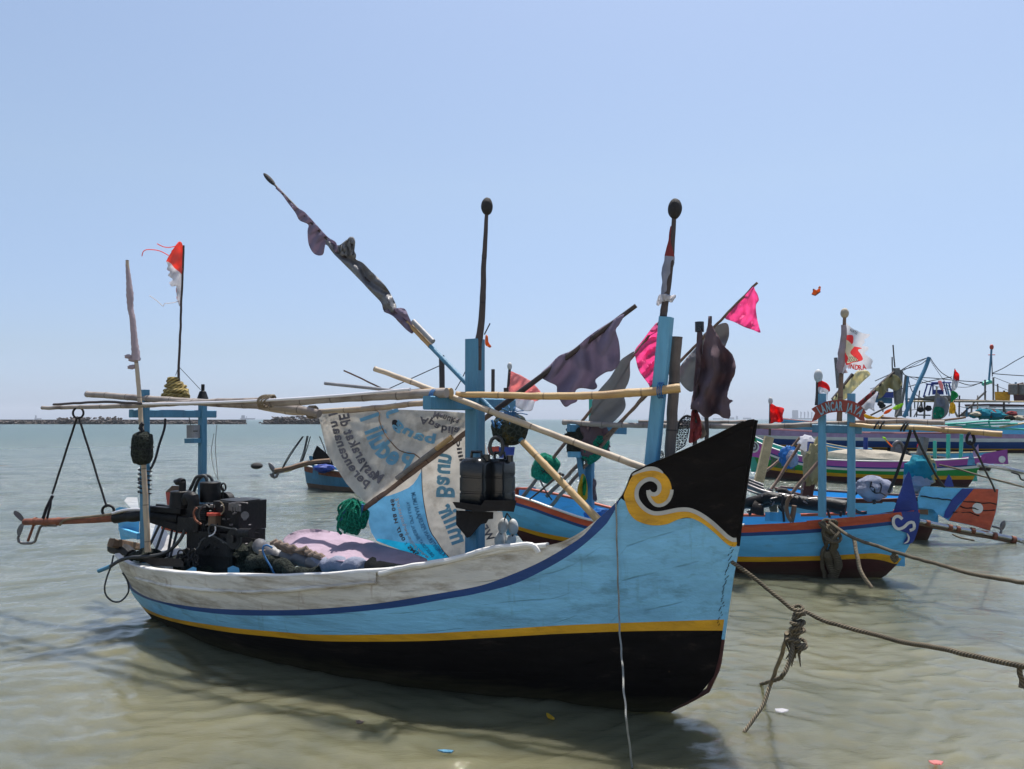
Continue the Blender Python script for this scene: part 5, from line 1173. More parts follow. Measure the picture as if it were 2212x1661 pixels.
# markers standing in the second boat
G_mk = 'leaning fishing net markers with flags'
def marker(label, top, foot, d0, d1, r, m='bam_brown'):
    t = thing('marker_pole', label, 'marker pole', Ll(*foot, d0), G_mk); A = Ll(*foot, d0); B = Ll(*top, d1); n = 60; mb = MB(); mb.tube([A.lerp(B, i / n) for i in range(n + 1)], [r * (1 - .45 * i / n) for i in range(n + 1)], 9, node=.08, nodep=.35, jit=.01); mb.build('pole', m, t, sharp=60)
    def Yx(x, y):
        f = max(0, min(1, (y - foot[1]) / (top[1] - foot[1]))); return A.lerp(B, f).y
    return t, A, B, Yx
def netbag(t, A, B, y, foot, top, rx, ry, tilt, seed=0):
    f = (y - foot[1]) / (top[1] - foot[1]); c = A.lerp(B, f); k = (c - CAM).length / FPX; mb = MB(); a = Vector((math.sin(tilt), 0, math.cos(tilt))); s_ = Vector((math.cos(tilt), 0, -math.sin(tilt)))
    V = []; sg_, rg_ = 26, 18
    for i in range(rg_ + 1):
        th = math.pi * i / rg_
        for q in range(sg_):
            ph = math.tau * q / sg_; e_ = .6; sp_ = lambda v: math.copysign(abs(v) ** e_, v); qx, qy, qz = sp_(math.sin(th)) * sp_(math.cos(ph)), sp_(math.sin(th)) * sp_(math.sin(ph)), sp_(math.cos(th))
            g = 1 + .12 * noise.noise(Vector((qx * 2 + seed, qy * 2, qz * 2))) + .03 * math.sin(ph * 9); V.append(c + (s_ * rx * qx + Vector((0, rx, 0)) * qy + a * ry * qz) * k * g)
    mb.add(V, [[i * sg_ + q, (i + 1) * sg_ + q, (i + 1) * sg_ + (q + 1) % sg_, i * sg_ + (q + 1) % sg_] for i in range(rg_) for q in range(sg_)]); mb.build('net_bag', 'c_netgreen', t)
    mb = MB()
    for tt in (-.25, .35): mb.tube([c + (s_ * rx * math.cos(w_) * 1.04 + Vector((0, rx, 0)) * math.sin(w_) * 1.04 + a * ry * tt) * k for w_ in np.linspace(0, math.tau, 22)], .006, 5)
    mb.tube([c + (s_ * rx * .2 * math.cos(w_) + Vector((0, -rx * 1.05, 0)) * abs(math.sin(w_)) + a * ry * 1.05 * math.cos(w_)) * k for w_ in np.linspace(0, math.pi, 16)], .006, 5); mb.build('net_cord', 'rope_dark', t)
    return c
fB, tB = (1129, 1073), (1430, 690)
t, A, B, YxB = marker('marker with hot pink flag half hidden behind the bow post, green net bag below', tB, fB, .25, -.3, .026)
netbag(t, A, B, 1003, fB, tB, 27, 29, .45, 1)
cloth('pink_flag', Z5('1216,985 1180,1010 1120,1090 1062,1165 1068,1220 1085,1290 1115,1340 1150,1385 1165,1412 1195,1420 1235,1300 1240,1100'), lambda x, y: YxB(x, y) - .05, ['c_pink'], t, amp=.09, lam=24, ang=1.0, step=5)
cloth('grey_flag', Z5('1058,1170 1000,1205 960,1240 900,1340 815,1440 780,1500 775,1560 745,1661') + Z6('825,350 820,430 850,465 900,450 950,400 1040,330 1110,240 1100,150 1110,100 1130,60') + Z5('1030,1330 1030,1250 1045,1200'), lambda x, y: YxB(x, y) - .12, ['c_grey'], t, amp=.10, lam=60, ang=.6, step=6, label='charcoal flag hanging in a belly')
fA, tA = (1181, 1052), (1636, 611)
fA = (1181, 1072)
t, A, B, YxA = marker('marker with hot pink flag flying highest on the right, green net bag low down', tA, fA, .15, -.3, .026)
netbag(t, A, B, 953, fA, tA, 22, 34, .75, 4)
cloth('pink_flag', Z5('1852,742 1830,760 1750,850 1700,905 1660,950 1720,975 1790,1010 1850,1030 1895,1048 1888,1010 1875,960 1865,880 1872,850 1886,830 1875,790 1860,765'), lambda x, y: YxA(x, y) - .04, ['c_pink'], t, amp=.08, lam=26, ang=.3, step=5)
cloth('grey_flag', Z5('1680,990 1640,985 1590,1010 1520,1055 1480,1130 1420,1200 1365,1270 1352,1330 1360,1370 1400,1420 1440,1440 1480,1400 1560,1300 1640,1180 1670,1120 1688,1060'), lambda x, y: YxA(x, y) + .1, ['c_grey'], t, amp=.10, lam=40, ang=.9, step=6)
fC, tC = (1240, 1108), (1440, 795)
marker('bare reddish marker pole leaning under the pink flag beside the bow post', tC, (1181, 1105), .1, -.2, .026)
marker('thin reddish pole leaning low left of the stern frame', (1290, 905 - 60), (1213, 1110), .35, .2, .03, 'bam_brown') if False else None
# dark maroon flags on upright poles
def upole(label, top, foot, Y, r):
    t = thing('flag_staff', label, 'flag staff', P(*foot, Y)); mb = MB(); A, B = P(*foot, Y), P(*top, Y); mb.tube([A.lerp(B, i / 30) for i in range(31)], [r * (1 - .2 * i / 30) for i in range(31)], 9, node=.06, jit=.01); mb.build('pole', 'pole_dark', t); return t
t1 = upole('black staff with a grey tape head and dusty red cloth at its foot', (1512, 697), (1494, 1130), 8.7, .026)
mb = MB(); c = P(1511, 705, 8.7); mb.tube([c + Vector((0, 0, .05)), c - Vector((0, 0, .06))], .05, 12); mb.build('tape_head', 'jerry', t1)
cloth('black_cloth', Z5('1478,1030 1505,1032 1512,1100 1500,1250 1480,1400 1460,1500 1450,1440 1465,1250'), 8.65, ['c_maroon'], t1, amp=.04, lam=20, step=5)
cloth('red_cloth', Z6('1600,260 1640,270 1665,330 1672,440 1640,480 1580,500 1585,420'), 8.66, ['c_wine'], t1, amp=.05, lam=14, ang=.1, step=5, label='dusty red cloth')
cloth('brown_cloth', Z6('1655,310 1685,370 1708,440 1660,470 1668,380'), 8.7, ['c_tan'], t1, amp=.03, lam=14, step=4)
t2 = upole('second dark staff carrying the big ragged maroon flag', (1534, 682), (1520, 1130), 8.9, .026)
cloth('maroon_flag', Z5('1556,935 1575,1000 1610,1060 1650,1130 1700,1180 1731,1250 1725,1320 1700,1380 1680,1440 1680,1480 1715,1500 1690,1520 1698,1580 1685,1618 1640,1608 1600,1585 1540,1615 1500,1590 1470,1560 1432,1555 1450,1440 1480,1330 1500,1230 1520,1120 1545,1000'), 8.6, ['c_maroon'], t2, amp=.15, lam=44, ang=.12, step=5, rag=.6)
# gear hanging at the stern frame
t = thing('hanging_bags', 'dark bags and a white switch box hung on the stern frame', 'bags', Ll(1262, 985, .0))
mb = MB(); mb.ball(Ll(*ZO('1050,860')[0], -.05), [Vector((.19, 0, 0)), Vector((0, .12, 0)), Vector((0, 0, .19))], 22, 16, lump=.5, lf=3); mb.build('dark_bag', 'c_netblack', t)
mb = MB(); mb.ball(Ll(*ZO('1230,900')[0], .0), [Vector((.2, 0, 0)), Vector((0, .12, 0)), Vector((0, 0, .22))], 22, 16, lump=.6, lf=3); mb.build('dark_bundle', 'c_maroon', t)
mb = MB(); mb.beam(Ll(*ZO('1015,1015')[0], -.1), Ll(*ZO('1015,1090')[0], -.1), .17, .2, tuple(HL.n)); mb.build('switch_box', 'post_pale', t)
cloth('striped_cloth', ZO('1090,1310 1130,1340 1160,1450 1165,1560 1150,1661 1040,1661 1030,1520 1060,1400'), HL.LY(1258, -.1), ['c_yellow', 'c_green', 'ink'], amp=.06, lam=16, ang=.2, step=5, regions=[ZO('1110,1330 1130,1345 1150,1450 1130,1600 1100,1600 1095,1450')], label='yellow and green cloth hanging on the blue stern frame leg', cat='cloth')
cloth('black_cloth', ZO('1240,1370 1270,1390 1285,1450 1270,1500 1290,1661 1240,1661 1230,1500'), HL.LY(1288, -.1), ['c_maroon'], amp=.05, lam=14, step=5, label='narrow black cloth hanging right of the blue stern frame leg', cat='cloth')
mb = MB(); mb.ball(Ll(1300, 1118, .0), [Vector((.22, -.1, 0)), Vector((0, .15, 0)), Vector((0, 0, .10))], 22, 14, lump=.3); mb.build('blue_tarpaulin', 'c_blue', None, label='blue plastic sheet heaped on the deck behind the bamboo foot', cat='plastic sheet')
hose('tie_rope', ZO('835,1330 800,1310 760,1335 740,1370 700,1400 560,1520 380,1661'), [HM.LY(1210, -.2), HL.LY(1120, -.3)], .010, 'rope_dark', label='black rope tied round the foot of the yellow bamboo', cat='rope')
hose('tie_rope', ZO('535,1395 580,1490 640,1590 690,1661'), HL.LY(1200, -.1), .009, 'rope_dark', label='dark cord slanting down below the left green bag', cat='rope')
# fishing net hung behind the prow
def netmesh(name, out, Yn, **meta):
    ob = cloth(name, out, Yn, ['rope_dark'], amp=.06, lam=30, step=5.5, thick=0, **meta); w_ = ob.modifiers.new('mesh', 'WIREFRAME'); w_.thickness = .007; w_.use_replace = True; return ob
netmesh('fishing_net', ZM('815,150 850,165 850,250 830,350 800,440 700,490 690,440 730,300 770,200'), 8.0, label='dark green net hung on a hoop behind the prow', cat='fishing net'); netmesh('fishing_net', ZM('590,480 600,545 530,585 532,545'), 8.0, label='scrap of dark netting between the bow post and the bamboo post', cat='fishing net')
hose('net_hoop', ZM('730,310 750,220 790,165 830,150 860,160'), 8.0, .012, 'rope_dark', label='dark hoop holding the net behind the prow', cat='hoop')
# long tail gear lying in the second boat
t = thing('boat_engine', 'black swing arm and propeller shaft lying in the name board boat', 'engine', Ll(1700, 1110, 0))
def lt_(name, s_, d, r, m, **k): return ftube(name, ZP(s_), HL, d, r, m, t, 12, **k)
lt_('swing_arm', '300,440 560,370 720,330 1000,370 1300,410 1460,420 1640,440 1850,480', -.05, (.055, .085), 'black', jit=.01); lt_('lower_arm', '330,410 500,440 740,400', 0, .05, 'black'); lt_('propeller_shaft', '400,150 600,230 800,280 960,300 1150,340 1320,380', .02, .022, 'dullsteel'); lt_('throttle_pipe', '930,300 1000,312 1140,335', -.05, .02, 'steel')
lt_('hook_pipe', '1060,310 1020,340 990,400 980,480 990,560 1020,640 1060,690', -.25, .022, 'timber'); lt_('strut', '1095,450 1080,560 1050,690', -.2, .028, 'timber')
for q in range(5): lt_('rod', '%d,%d %d,%d' % (370, 40 + q * 42, 640, 150 + q * 40), .05 * q, .012, 'dullsteel')
lt_('propeller_guard', '760,400 755,470 770,520 810,530 800,450 850,400 900,440 940,480 960,540', .1, .03, 'timber')
lt_('wheel', '860,250 900,235 960,240 1010,300 990,380 930,470 880,500', .2, .04, 'blackwood')
lt_('oil_can', '480,490 530,510 520,560', -.1, .1, 'blackwood')
for q in range(26): mb = MB(); a_ = Ll(*ZP('%f,%f' % (rr_.uniform(600, 1330), rr_.uniform(220, 450)))[0], -.1); mb.tube([a_, a_ + Vector((rr_.uniform(-.09, .09), -.02, rr_.uniform(-.05, .05)))], .009, 5); mb.build('fitting', 'dullsteel', t)
mb = MB()
for s_ in ('925,290 935,340 915,420 920,460', '905,450 930,540 945,690', '1580,500 1600,560 1620,630', '1785,540 1775,610'):
    mb.tube([Ll(x, y, -.22) for x, y in resample(ZP(s_), 5, False)], .014, 6)
mb.build('lashing', 'rope_dark', t)
mb = MB(); c = Ll(*ZG('155,930')[0], .1); mb.tube([c + HL.u * math.cos(a) * .115 + HL.n * .05 * math.sin(a) + Vector((0, 0, math.sin(a) * .115)) for a in np.linspace(0, math.tau, 40)], .017, 10); mb.build('rubber_tyre', 'hose', None, label='thin black rubber tyre standing on the deck near the blue fin', cat='tyre')
t = thing('canvas_bag', 'pale grey stuffed sack tied with black cord beside the tyre', 'sack', Ll(1887, 1085, .2))
mb = MB(); c = Ll(*ZG('285,765')[0], .2); mb.ball(c, [Vector((.20, .05, -.03)), Vector((0, .14, 0)), Vector((.03, 0, .135))], 26, 18, lump=.28, lf=2); mb.build('sack', 'c_greybag', t)
mb = MB()
for s_ in ('170,800 240,760 260,680', '240,760 300,820 370,820 430,850', '300,820 290,760 240,740', '360,820 380,740 360,700'):
    mb.tube([Ll(x, y, .03) for x, y in resample(ZG(s_), 4, False)], .008, 5)
mb.build('cord', 'rope_dark', t)
for k, (s_, r_, lb_) in enumerate((('730,70 700,180 640,360 560,600 500,740 470,810', .016, 'left strand of the black sling under the yellow bamboo'), ('775,75 850,250 960,460 1060,640 1140,745', .014, 'right strand of the black sling under the yellow bamboo'), ('1450,200 1540,350 1640,560 1720,720 1752,800', .012, 'dark rope from the yellow bamboo down to the red rudder tip'))):
    hose('sling_rope', ZG(s_), [HL.LY(1967 if k < 2 else 2095, -.5), (HL.LY(1925, 0), 9.9, 10.6)[k]], r_, 'rope_dark', label=lb_, cat='rope', group='slings under the yellow bamboo')
mb = MB(); c = Ll(*ZG('1455,160')[0], -.5); mb.tube([c + Vector((math.cos(a) * .035, .01 * math.sin(a * 2), math.sin(a) * .055)) for a in np.linspace(0, math.tau, 20)], .014, 8); mb.build('rope_ring', 'rope_dark', None, label='black rope ring hanging on the yellow bamboo', cat='rope')
for xx in (1893, 1905, 1950, 1957):
    mb = MB(); c = Ll(xx, 922 - (xx < 1940) * 4, -.47); mb.tube([c + HL.n * math.sin(a) * .035 + Vector((0, 0, math.cos(a) * .04)) + HL.u * .02 * math.cos(a) for a in np.linspace(0, math.tau, 18)], .009, 6)
    mb.build('rope_lashing', 'rope_dark', None, label='black lashing round the two bamboos above the blue fin', cat='rope', group='black lashings on the right hand bamboos')
# mooring gear hanging on its side
rope('mooring_rope', Z8('800,140 860,180 950,235 1080,280 1200,320 1300,350 1450,390 1620,440 1800,480 2030,512'), [HL.hit(1795, 1130)[0].y - .1, 7.6, 7.0, 6.4, 5.9], .017, 'rope_brown', 'weedy brown mooring rope crossing the second boat, upper one of two', G_r)
kt = thing('rope_knot', 'tangled dark rope and weed hanging on the second boat side', 'knot', HL.hit(1795, 1150)[0] - HL.n * .1)
mb = MB(); kc = HL.hit(1793, 1142)[0] - HL.n * .08
for q in range(14):
    a = rr_.uniform(0, 6.28); c0 = kc + Vector((rr_.uniform(-.06, .06), rr_.uniform(-.03, .03), rr_.uniform(-.08, .06))); r_ = rr_.uniform(.04, .07); mb.tube([c0 + Vector((math.cos(w_) * r_, math.sin(w_) * r_ * .6, math.cos(w_ + a) * r_)) for w_ in np.linspace(0, math.tau, 14)], .018, 7, jit=.02)
mb.build('coil', 'rope_brown', kt)
def side(s_, off=.08): return [HL.hit(x, y, off)[0] if HL.hit(x, y, off) else Ll(x, y, -.5) for x, y in resample(ZN(s_), 6, False)]
mb = MB(); mb.tube(side('1085,-60 1090,20 1110,90 1085,140 1070,300 1090,420 1130,500'), .022, 8, jit=.02); mb.tube(side('1170,-40 1175,60 1170,140 1210,200 1230,300 1210,400 1180,460'), .045, 9, jit=.05); mb.tube(side('1120,140 1135,240 1165,330 1200,430'), .04, 9, jit=.05); mb.build('hanging_strand', 'rope_brown', kt)
rope('hanging_rope', ZN('1425,0 1440,80 1460,200 1490,330 1540,440 1620,560'), [HL.hit(1843, 1165, .12)[0].y, PW(1882, 1269).y - .0], .020, 'rope_tan', 'tan rope end hanging from the upper mooring rope into the water')
rope('rope_tuft', ZG('545,1540 530,1580 510,1600 540,1640 570,1610 560,1570'), 7.4, .02, 'rope_brown', 'dark loop of weed on the upper mooring rope by the yellow stripe')
# white curly float pole seen behind (far left of the second boat) and faded flag
t = thing('float_pole', 'dark pole with white float and faded red and white flag beyond the mast', 'mast', P(1100, 1000, 11.5))
mb = MB(); mb.tube([P(*ZO('80,170')[0], 11.5), P(1094, 1010, 11.5)], .035, 8); mb.tube([P(1101, 797, 11.5), P(1097, 845, 11.5)], .02, 8); mb.build('pole', 'pole_dark', t)
mb = MB(); mb.ball(P(1101, 791, 11.5), [Vector((.036, 0, 0)), Vector((0, .036, 0)), Vector((0, 0, .056))], 14, 10); mb.build('float', 'foam', t)
cloth('faded_flag', Z5('232,1305 270,1315 330,1345 380,1375 420,1420 438,1445 420,1500 400,1505 380,1560 340,1570 300,1555 262,1530 250,1490 225,1440 218,1380'), 11.5, ['c_salmon', 'c_white'], t, amp=.04, lam=26, ang=.5, step=4, rag=.6, regions=[Z5('250,1485 300,1490 370,1495 395,1502 385,1555 340,1572 295,1558 258,1532')])
# ------------------------------------------------------------------ boats farther out
def simple_hull(name, label, wl0, wl1, L_, W_, zf, bands, mats, rise0=.1, rise1=.3, rows=None, floor=.15, group='wooden fishing boats moored in the shallows', rake=.25, inner='deck_blue', rail=None, flip=False):
    """a hull whose water line runs between two image points; bands = distances below the sheer, or heights if positive"""
    a, b_ = PW(*wl0), PW(*wl1); u = (b_ - a); ln = L_ or u.length; u.normalize()
    H = Hull((b_.x, b_.y), (u.x, u.y), interp([-.4, 0, .4, 1], [W_ * .5, W_ * .72, W_ * .95, W_]), interp([-.4, 0, 1.2], [-ln + .3, -ln, -ln - rake]), interp([-.4, 0, 1.2], [-.3, 0, rake * 1.3]), interp([0, 1], [.1, .35]), bow=.8)
    sh = lambda s: zf + rise0 * max(0, (-s - ln * .5) / (ln * .5)) ** 2.4 + rise1 * max(0, (s + ln * .5) / (ln * .5)) ** 2.6
    t = thing(name, label, 'fishing boat', tuple(H.at(-ln / 2, 0, 0)), group)
    ls = [keel] + [(lambda s, q=q: q + .25 * (sh(s) - zf)) if q > 0 else (lambda s, q=q: sh(s) + q) for q in bands] + [sh]
    H.shell('hull', ls, mats, rows or [2] + [1] * (len(ls) - 2), t, nT=44)
    H.inner('inner_planking', floor, inner, t); H.deck('deck', floor + .06, inner, t)
    H.rail('gunwale', -1, rail or 'bright_white', t, .06, .03); H.rail('gunwale', 1, rail or 'bright_white', t, .06, .03); H.ln = ln
    return H, t
def fpost(H, t, name, x0, y0, x1, y1, d, w, m): return post(name, H, x0, y0, x1, y1, d, w, m, t)
def fslab(name, pts, Y, th, m, t, **k):
    mb = MB(); mb.slab(pts, lambda x, y, q: P(x, y, Y + q), th); return mb.build(name, m, t, **k)
def fline(name, pts, Y, r, m, t=None, **k): return hose(name, pts, Y, r, m, t, 6, **k)
# third boat: only its stern with the rudder and shaft shows right of the blue fin
H4, b4 = simple_hull('fishing_boat', 'light blue boat with dark red rail and big painted rudder, behind the name board boat', (1700, 1141), (2010, 1166), None, .62, .56, [.20, -.05], ['maroon', 'sky_blue', 'maroon'], rail='maroon', inner='sky_blue', rise0=.05, rise1=.06)
Y4 = H4.LY(2060, 0)
rd = ZG('865,755 900,740 1250,760 1795,770 1785,900 1760,1060 1690,1280 1480,1215 1200,1160 1130,1120 1050,1070 1010,1020 830,1000 815,880')
mb = MB(); mb.slab(rd, lambda x, y, t: P(x, y, Y4 + t), .05); rud = mb.build('rudder', 'sky_blue', b4, label='light blue, navy and red rudder blade with a white disc')
fslab('rudder_band', ZG('1355,768 1500,768 1380,900 1300,980 1250,1060 1190,1130 1130,1115 1150,1040 1230,900'), Y4 - .006, .004, 'royal', rud); fslab('rudder_end', ZG('1498,768 1792,774 1783,900 1758,1060 1690,1276 1480,1212 1195,1150 1255,1060 1385,900'), Y4 - .010, .004, 'orange', rud)
mb = MB(); c = P(*ZG('1543,1005')[0], Y4 - .014); rr4 = .075; mb.tube([c, c + Vector((0, .006, 0))], rr4, 28); mb.build('white_disc', 'bright_white', rud)
mb = MB()
for s_ in ('1330,985 1450,1005 1640,1035 1750,1020', '1380,925 1500,930 1770,950', '1250,1045 1400,1055 1560,1090', '860,860 1000,885 1150,895 1220,910'):
    mb.tube([P(x, y, Y4 - .012) for x, y in resample(ZG(s_), 5, False)], .009, 5, jit=.02)
mb.build('plank_crack', 'blackwood', rud)
fslab('hinge', ZG('835,1020 945,1020 945,1085 835,1075'), Y4 - .03, .04, 'timber', b4); fslab('fin', ZG('1190,590 1225,640 1255,745 1130,745 1150,680'), H4.LY(2040, .3) + .8, .05, 'royal', b4)
mb = MB(); mb.beam(H4.at(-.9, -.2, .7), H4.at(-.9, -.2, 1.15), .1, .1); mb.build('stub_post', 'greytimber', b4)
t = thing('boat_engine', 'long gleaming propeller shaft running out past the red rudder', 'engine', P(2060, 1160, Y4))
fs = lambda n_, s_, r, m, dy=-.15: fline(n_, ZG(s_), Y4 + dy, r, m, t)
fs('propeller_shaft', '835,1160 1100,1215 1400,1270 1700,1320 2060,1395 2160,1420', .034, 'steel'); fs('lower_tube', '820,1190 1100,1250 1400,1310 1700,1360 2000,1420', .022, 'timber', -.14)
for x_, y_ in ((1205, 1235), (1300, 1255), (1480, 1275), (1740, 1340), (1970, 1385), (935, 1185)):
    a = P(*ZG('%d,%d' % (x_ - 22, y_ - 4))[0], Y4 - .15); b_ = P(*ZG('%d,%d' % (x_ + 22, y_ + 4))[0], Y4 - .15); mb = MB(); mb.tube([a, b_], .052 if x_ > 1700 else .042, 14); mb.build('shaft_collar', 'rust', t)
fs('propeller_bracket', '1720,1225 1780,1235 1820,1255', .016, 'dullsteel', 0); mb = MB()
for (x_, y_, rx_, ry_) in ((1845, 1212, .035, .06), (1822, 1295, .018, .05)): mb.ball(P(*ZG('%d,%d' % (x_, y_))[0], Y4), [Vector((rx_ * 1.2, 0, .01)), Vector((0, .012, 0)), Vector((.015, 0, ry_ * 1.2))], 14, 8)
mb.build('propeller', 'dullsteel', t); fs('skeg', '1950,1420 2030,1470 2070,1540 2100,1620', .022, 'timber', -.1); fs('skeg_stay', '1860,1415 1980,1510 2090,1600', .010, 'timber', -.1)
fline('rope', ZG('1240,1320 1330,1360 1500,1395'), [H4.LY(2020, -.4), H4.LY(2055, -.6)], .012, 'rope_brown', label='thin rope trailing from the third boat into the water', cat='rope')
t = thing('wrapped_post', 'slanting grey timber post bound with turquoise and grey cloths', 'post', P(2010, 1110, H4.LY(2000, .2)))
Yw = H4.LY(2000, .2) + .6
fline('post', ZG('900,150 870,300 830,450 800,620 800,850'), Yw, .075, 'greytimber', t); mb = MB()
mb.ball(P(*ZG('840,545')[0], Yw - .1), [Vector((.22, 0, 0)), Vector((0, .16, 0)), Vector((0, 0, .20))], 20, 14, lump=.35, lf=2.5); mb.build('turquoise_cloth', 'c_teal', t)
mb = MB(); mb.ball(P(*ZG('815,680')[0], Yw - .1), [Vector((.20, 0, 0)), Vector((0, .15, 0)), Vector((0, 0, .20))], 20, 14, lump=.4, lf=2.5); mb.build('grey_cloth', 'c_greybag', t)
mb = MB(); mb.ball(P(*ZG('935,540')[0], Yw - .1), [Vector((.13, 0, 0)), Vector((0, .1, 0)), Vector((0, 0, .2))], 16, 12, lump=.5, lf=2.5); mb.build('olive_cloth', 'c_olive', t)
mb = MB(); mb.tube([P(*ZG('880,730')[0], Yw - .1), P(*ZG('1020,672')[0], Yw - .1)], .03, 8); mb.build('peg', 'bam_tan', t)
fline('slanting_pole', ZE('440,730 560,560 670,370 790,190 850,90'), 9.6, .02, 'bam_brown', label='thin brown pole leaning behind the left name board post', cat='pole')
fline('slanting_pole', ZE('720,790 850,620 1010,440 1100,330'), 9.4, .022, 'bam_brown', label='brown pole leaning from the swing arm to the left post', cat='pole')
fline('slanting_pole', ZE('380,460 520,350 680,200 850,0'), 14, .025, 'bam_brown', label='brown pole leaning over the green boat bow', cat='pole')
t = thing('painted_post', 'blue post with red foot standing by the left name board post', 'post', P(1725, 1090, 9.9))
mb = MB(); mb.beam(P(*ZE('985,560')[0], 9.9), P(*ZE('1020,60')[0], 9.9), .10, .08, (0, 1, 0)); mb.build('upper', 'royal', t); mb = MB(); mb.beam(P(*ZE('930,830')[0], 9.9), P(*ZE('985,555')[0], 9.9), .13, .10, (0, 1, 0)); mb.build('foot', 'maroon', t)
t = thing('wood_pole', 'pale timber pole carrying a red flag, standing left of the name board', 'flag pole', P(1640, 1050, 12))
mb = MB(); mb.beam(P(*ZE('290,600')[0], 12), P(*ZE('430,-10')[0], 12), .13, .10, (0, 1, 0)); mb.build('plank', 'tan', t)
ftb = lambda n_, s_, Y, r, m, t: fline(n_, s_, Y, r, m, t)
ftb('pole', Z7('330,1000 334,880 336,750'), 12, .02, 'pole_dark', t); mb = MB(); mb.ball(P(*Z7('336,745')[0], 12), [Vector((.035, 0, 0)), Vector((0, .035, 0)), Vector((0, 0, .06))], 10, 8); mb.build('float', 'foam', t)
cloth('red_flag', Z7('340,768 380,785 435,800 425,850 428,895 400,905 370,900 330,912 332,840'), 11.95, ['c_red'], t, amp=.08, lam=18, step=4)
for k in range(5): fline('leaning_stick', ZE('%d,%d %d,%d' % (110 + k * 8, 565 + k * 32, 330 + k * 12, 640 + k * 22)), 9.3 + k * .1, .014, 'dullsteel', label=['top stick of the bundle at the right of the black prow', 'second stick of the bundle right of the black prow', 'middle stick of the bundle right of the black prow', 'fourth stick of the bundle right of the black prow', 'lowest stick of the bundle right of the black prow'][k], cat='stick', group='bundle of sticks right of the black prow')
t = thing('blue_bag', 'blue and clear plastic bag tied on a leaning pole', 'bag', P(*ZE('710,280')[0], 13)); mb = MB(); mb.ball(P(*ZE('700,265')[0], 13), [Vector((.15, 0, 0)), Vector((0, .12, 0)), Vector((0, 0, .17))], 18, 12, lump=.4, lf=3); mb.build('bag', 'c_blue', t); mb = MB(); mb.ball(P(*ZE('745,285')[0], 12.9), [Vector((.10, 0, 0)), Vector((0, .1, 0)), Vector((0, 0, .13))], 16, 10, lump=.3); mb.build('bottle', 'c_greybag', t)
mb = MB(); mb.ball(P(*ZE('1050,340')[0], 9.8), [Vector((.13, 0, .02)), Vector((0, .12, 0)), Vector((.05, 0, .26))], 20, 14, lump=.5, lf=3); mb.build('net_bundle', 'c_olive', None, label='khaki net bundle tied beside the left name board post', cat='bundle')
mb = MB(); mb.ball(P(*ZE('945,75')[0], 11), [Vector((.12, 0, 0)), Vector((0, .1, 0)), Vector((0, 0, .11))], 16, 12, lump=.3); mb.build('white_bundle', 'c_white', None, label='small white bundle on a pole near the left name board post', cat='bundle')
mb = MB(); mb.tube([P(*ZE('905,165')[0], 14), P(*ZE('908,240')[0], 14)], .055, 12); mb.tube([P(*ZE('905,240')[0], 14), P(*ZE('905,330')[0], 14)], .03, 8); mb.build('lamp_float', 'bam_tan', None, label='cream float on a short black stick by the green boat', cat='float')
# fourth boat: green and purple
H5, b5 = simple_hull('fishing_boat', 'green, white and purple boat with a painted eye at the bow', (1651, 1031), (2093, 1052), None, .72, .60, [.16, .25, -.26, -.20, -.16], ['maroon', 'hull_yellow', 'green', 'bright_white', 'hull_navy', 'purple'], rise0=.42, rise1=.12, rows=[2, 1, 3, 1, 1, 2], rake=.45, inner='teal')
Y5 = H5.LY(1640, -.35); q5 = lambda x, y, t: P(x, y, H5.LY(x, -.30) - .05 + t)
mb = MB(); mb.slab(Z7('190,1150 195,1060 205,980 215,975 235,1040 262,1085 300,1110 330,1140 340,1180 200,1155'), q5, .08); mb.build('bow_fin', 'purple', b5); mb = MB(); mb.slab(Z7('200,1060 205,985 214,980 232,1040 250,1070'), lambda x, y, t: q5(x, y, t) - Vector((0, .03, 0)), .02); mb.build('fin_panel', 'green', b5)
mb = MB(); c = P(*Z7('210,1085')[0], H5.LY(1648, -.30) - .10); mb.tube([c, c + Vector((0, .02, 0))], .165, 24); eye = mb.build('eye', 'bright_white', b5)
mb = MB(); mb.tube([c + Vector((math.cos(a) * (.02 + a * .012), -.01, math.sin(a) * (.02 + a * .014))) for a in np.linspace(0, 9, 30)], .022, 6); mb.build('pupil', 'ink', eye)
mb = MB(); nm = lambda x, y: (H5.hit(x, y, .02) or (P(x, y, 21),))[0]; lettering(mb, 'BERULIAN JAYA', Z7('335,1212 400,1232 460,1248 515,1262'), 22, nm); mb.build('lettering', 'ink', b5)
fpost(H5, b5, 'teal_post', *ZG('1348,110')[0], *ZG('1335,470')[0], .2, .08, 'teal'); fpost(H5, b5, 'teal_post', *ZG('1188,110')[0], *ZG('1185,450')[0], .5, .085, 'teal'); fpost(H5, b5, 'teal_post', *ZG('1025,190')[0], *ZG('1025,420')[0], .8, .08, 'teal')
mb = MB(); mb.slab(ZG('1350,385 1580,370 1620,345 1900,292 1912,470 1850,470 1560,465 1350,455'), lambda x, y, t: P(x, y, H5.LY(2100, 0) + t), .08); r5 = mb.build('rudder', 'violet', b5)
mb = MB(); c = P(*ZG('1838,415')[0], H5.LY(2100, 0) - .01); mb.tube([c, c + Vector((0, .01, 0))], .085, 18); mb.build('white_disc', 'bright_white', r5)
fslab('lilac_fin', ZG('1550,230 1560,370 1490,385 1480,330'), 19.5, .06, 'pink_band', b5); fslab('green_fin', ZG('1455,320 1500,400 1515,485 1415,485 1425,420'), 19.0, .06, 'deck_blue', b5)
mb = MB(); mb.ball(P(*ZG('240,470')[0], 21.5), [Vector((1.15, -.7, -.06)), Vector((0, .7, 0)), Vector((0, 0, .38))], 30, 14, lump=.18); mb.build('deck_cover', 'c_beige', None, label='beige tarpaulin humped over the deck of the green boat', cat='tarpaulin')
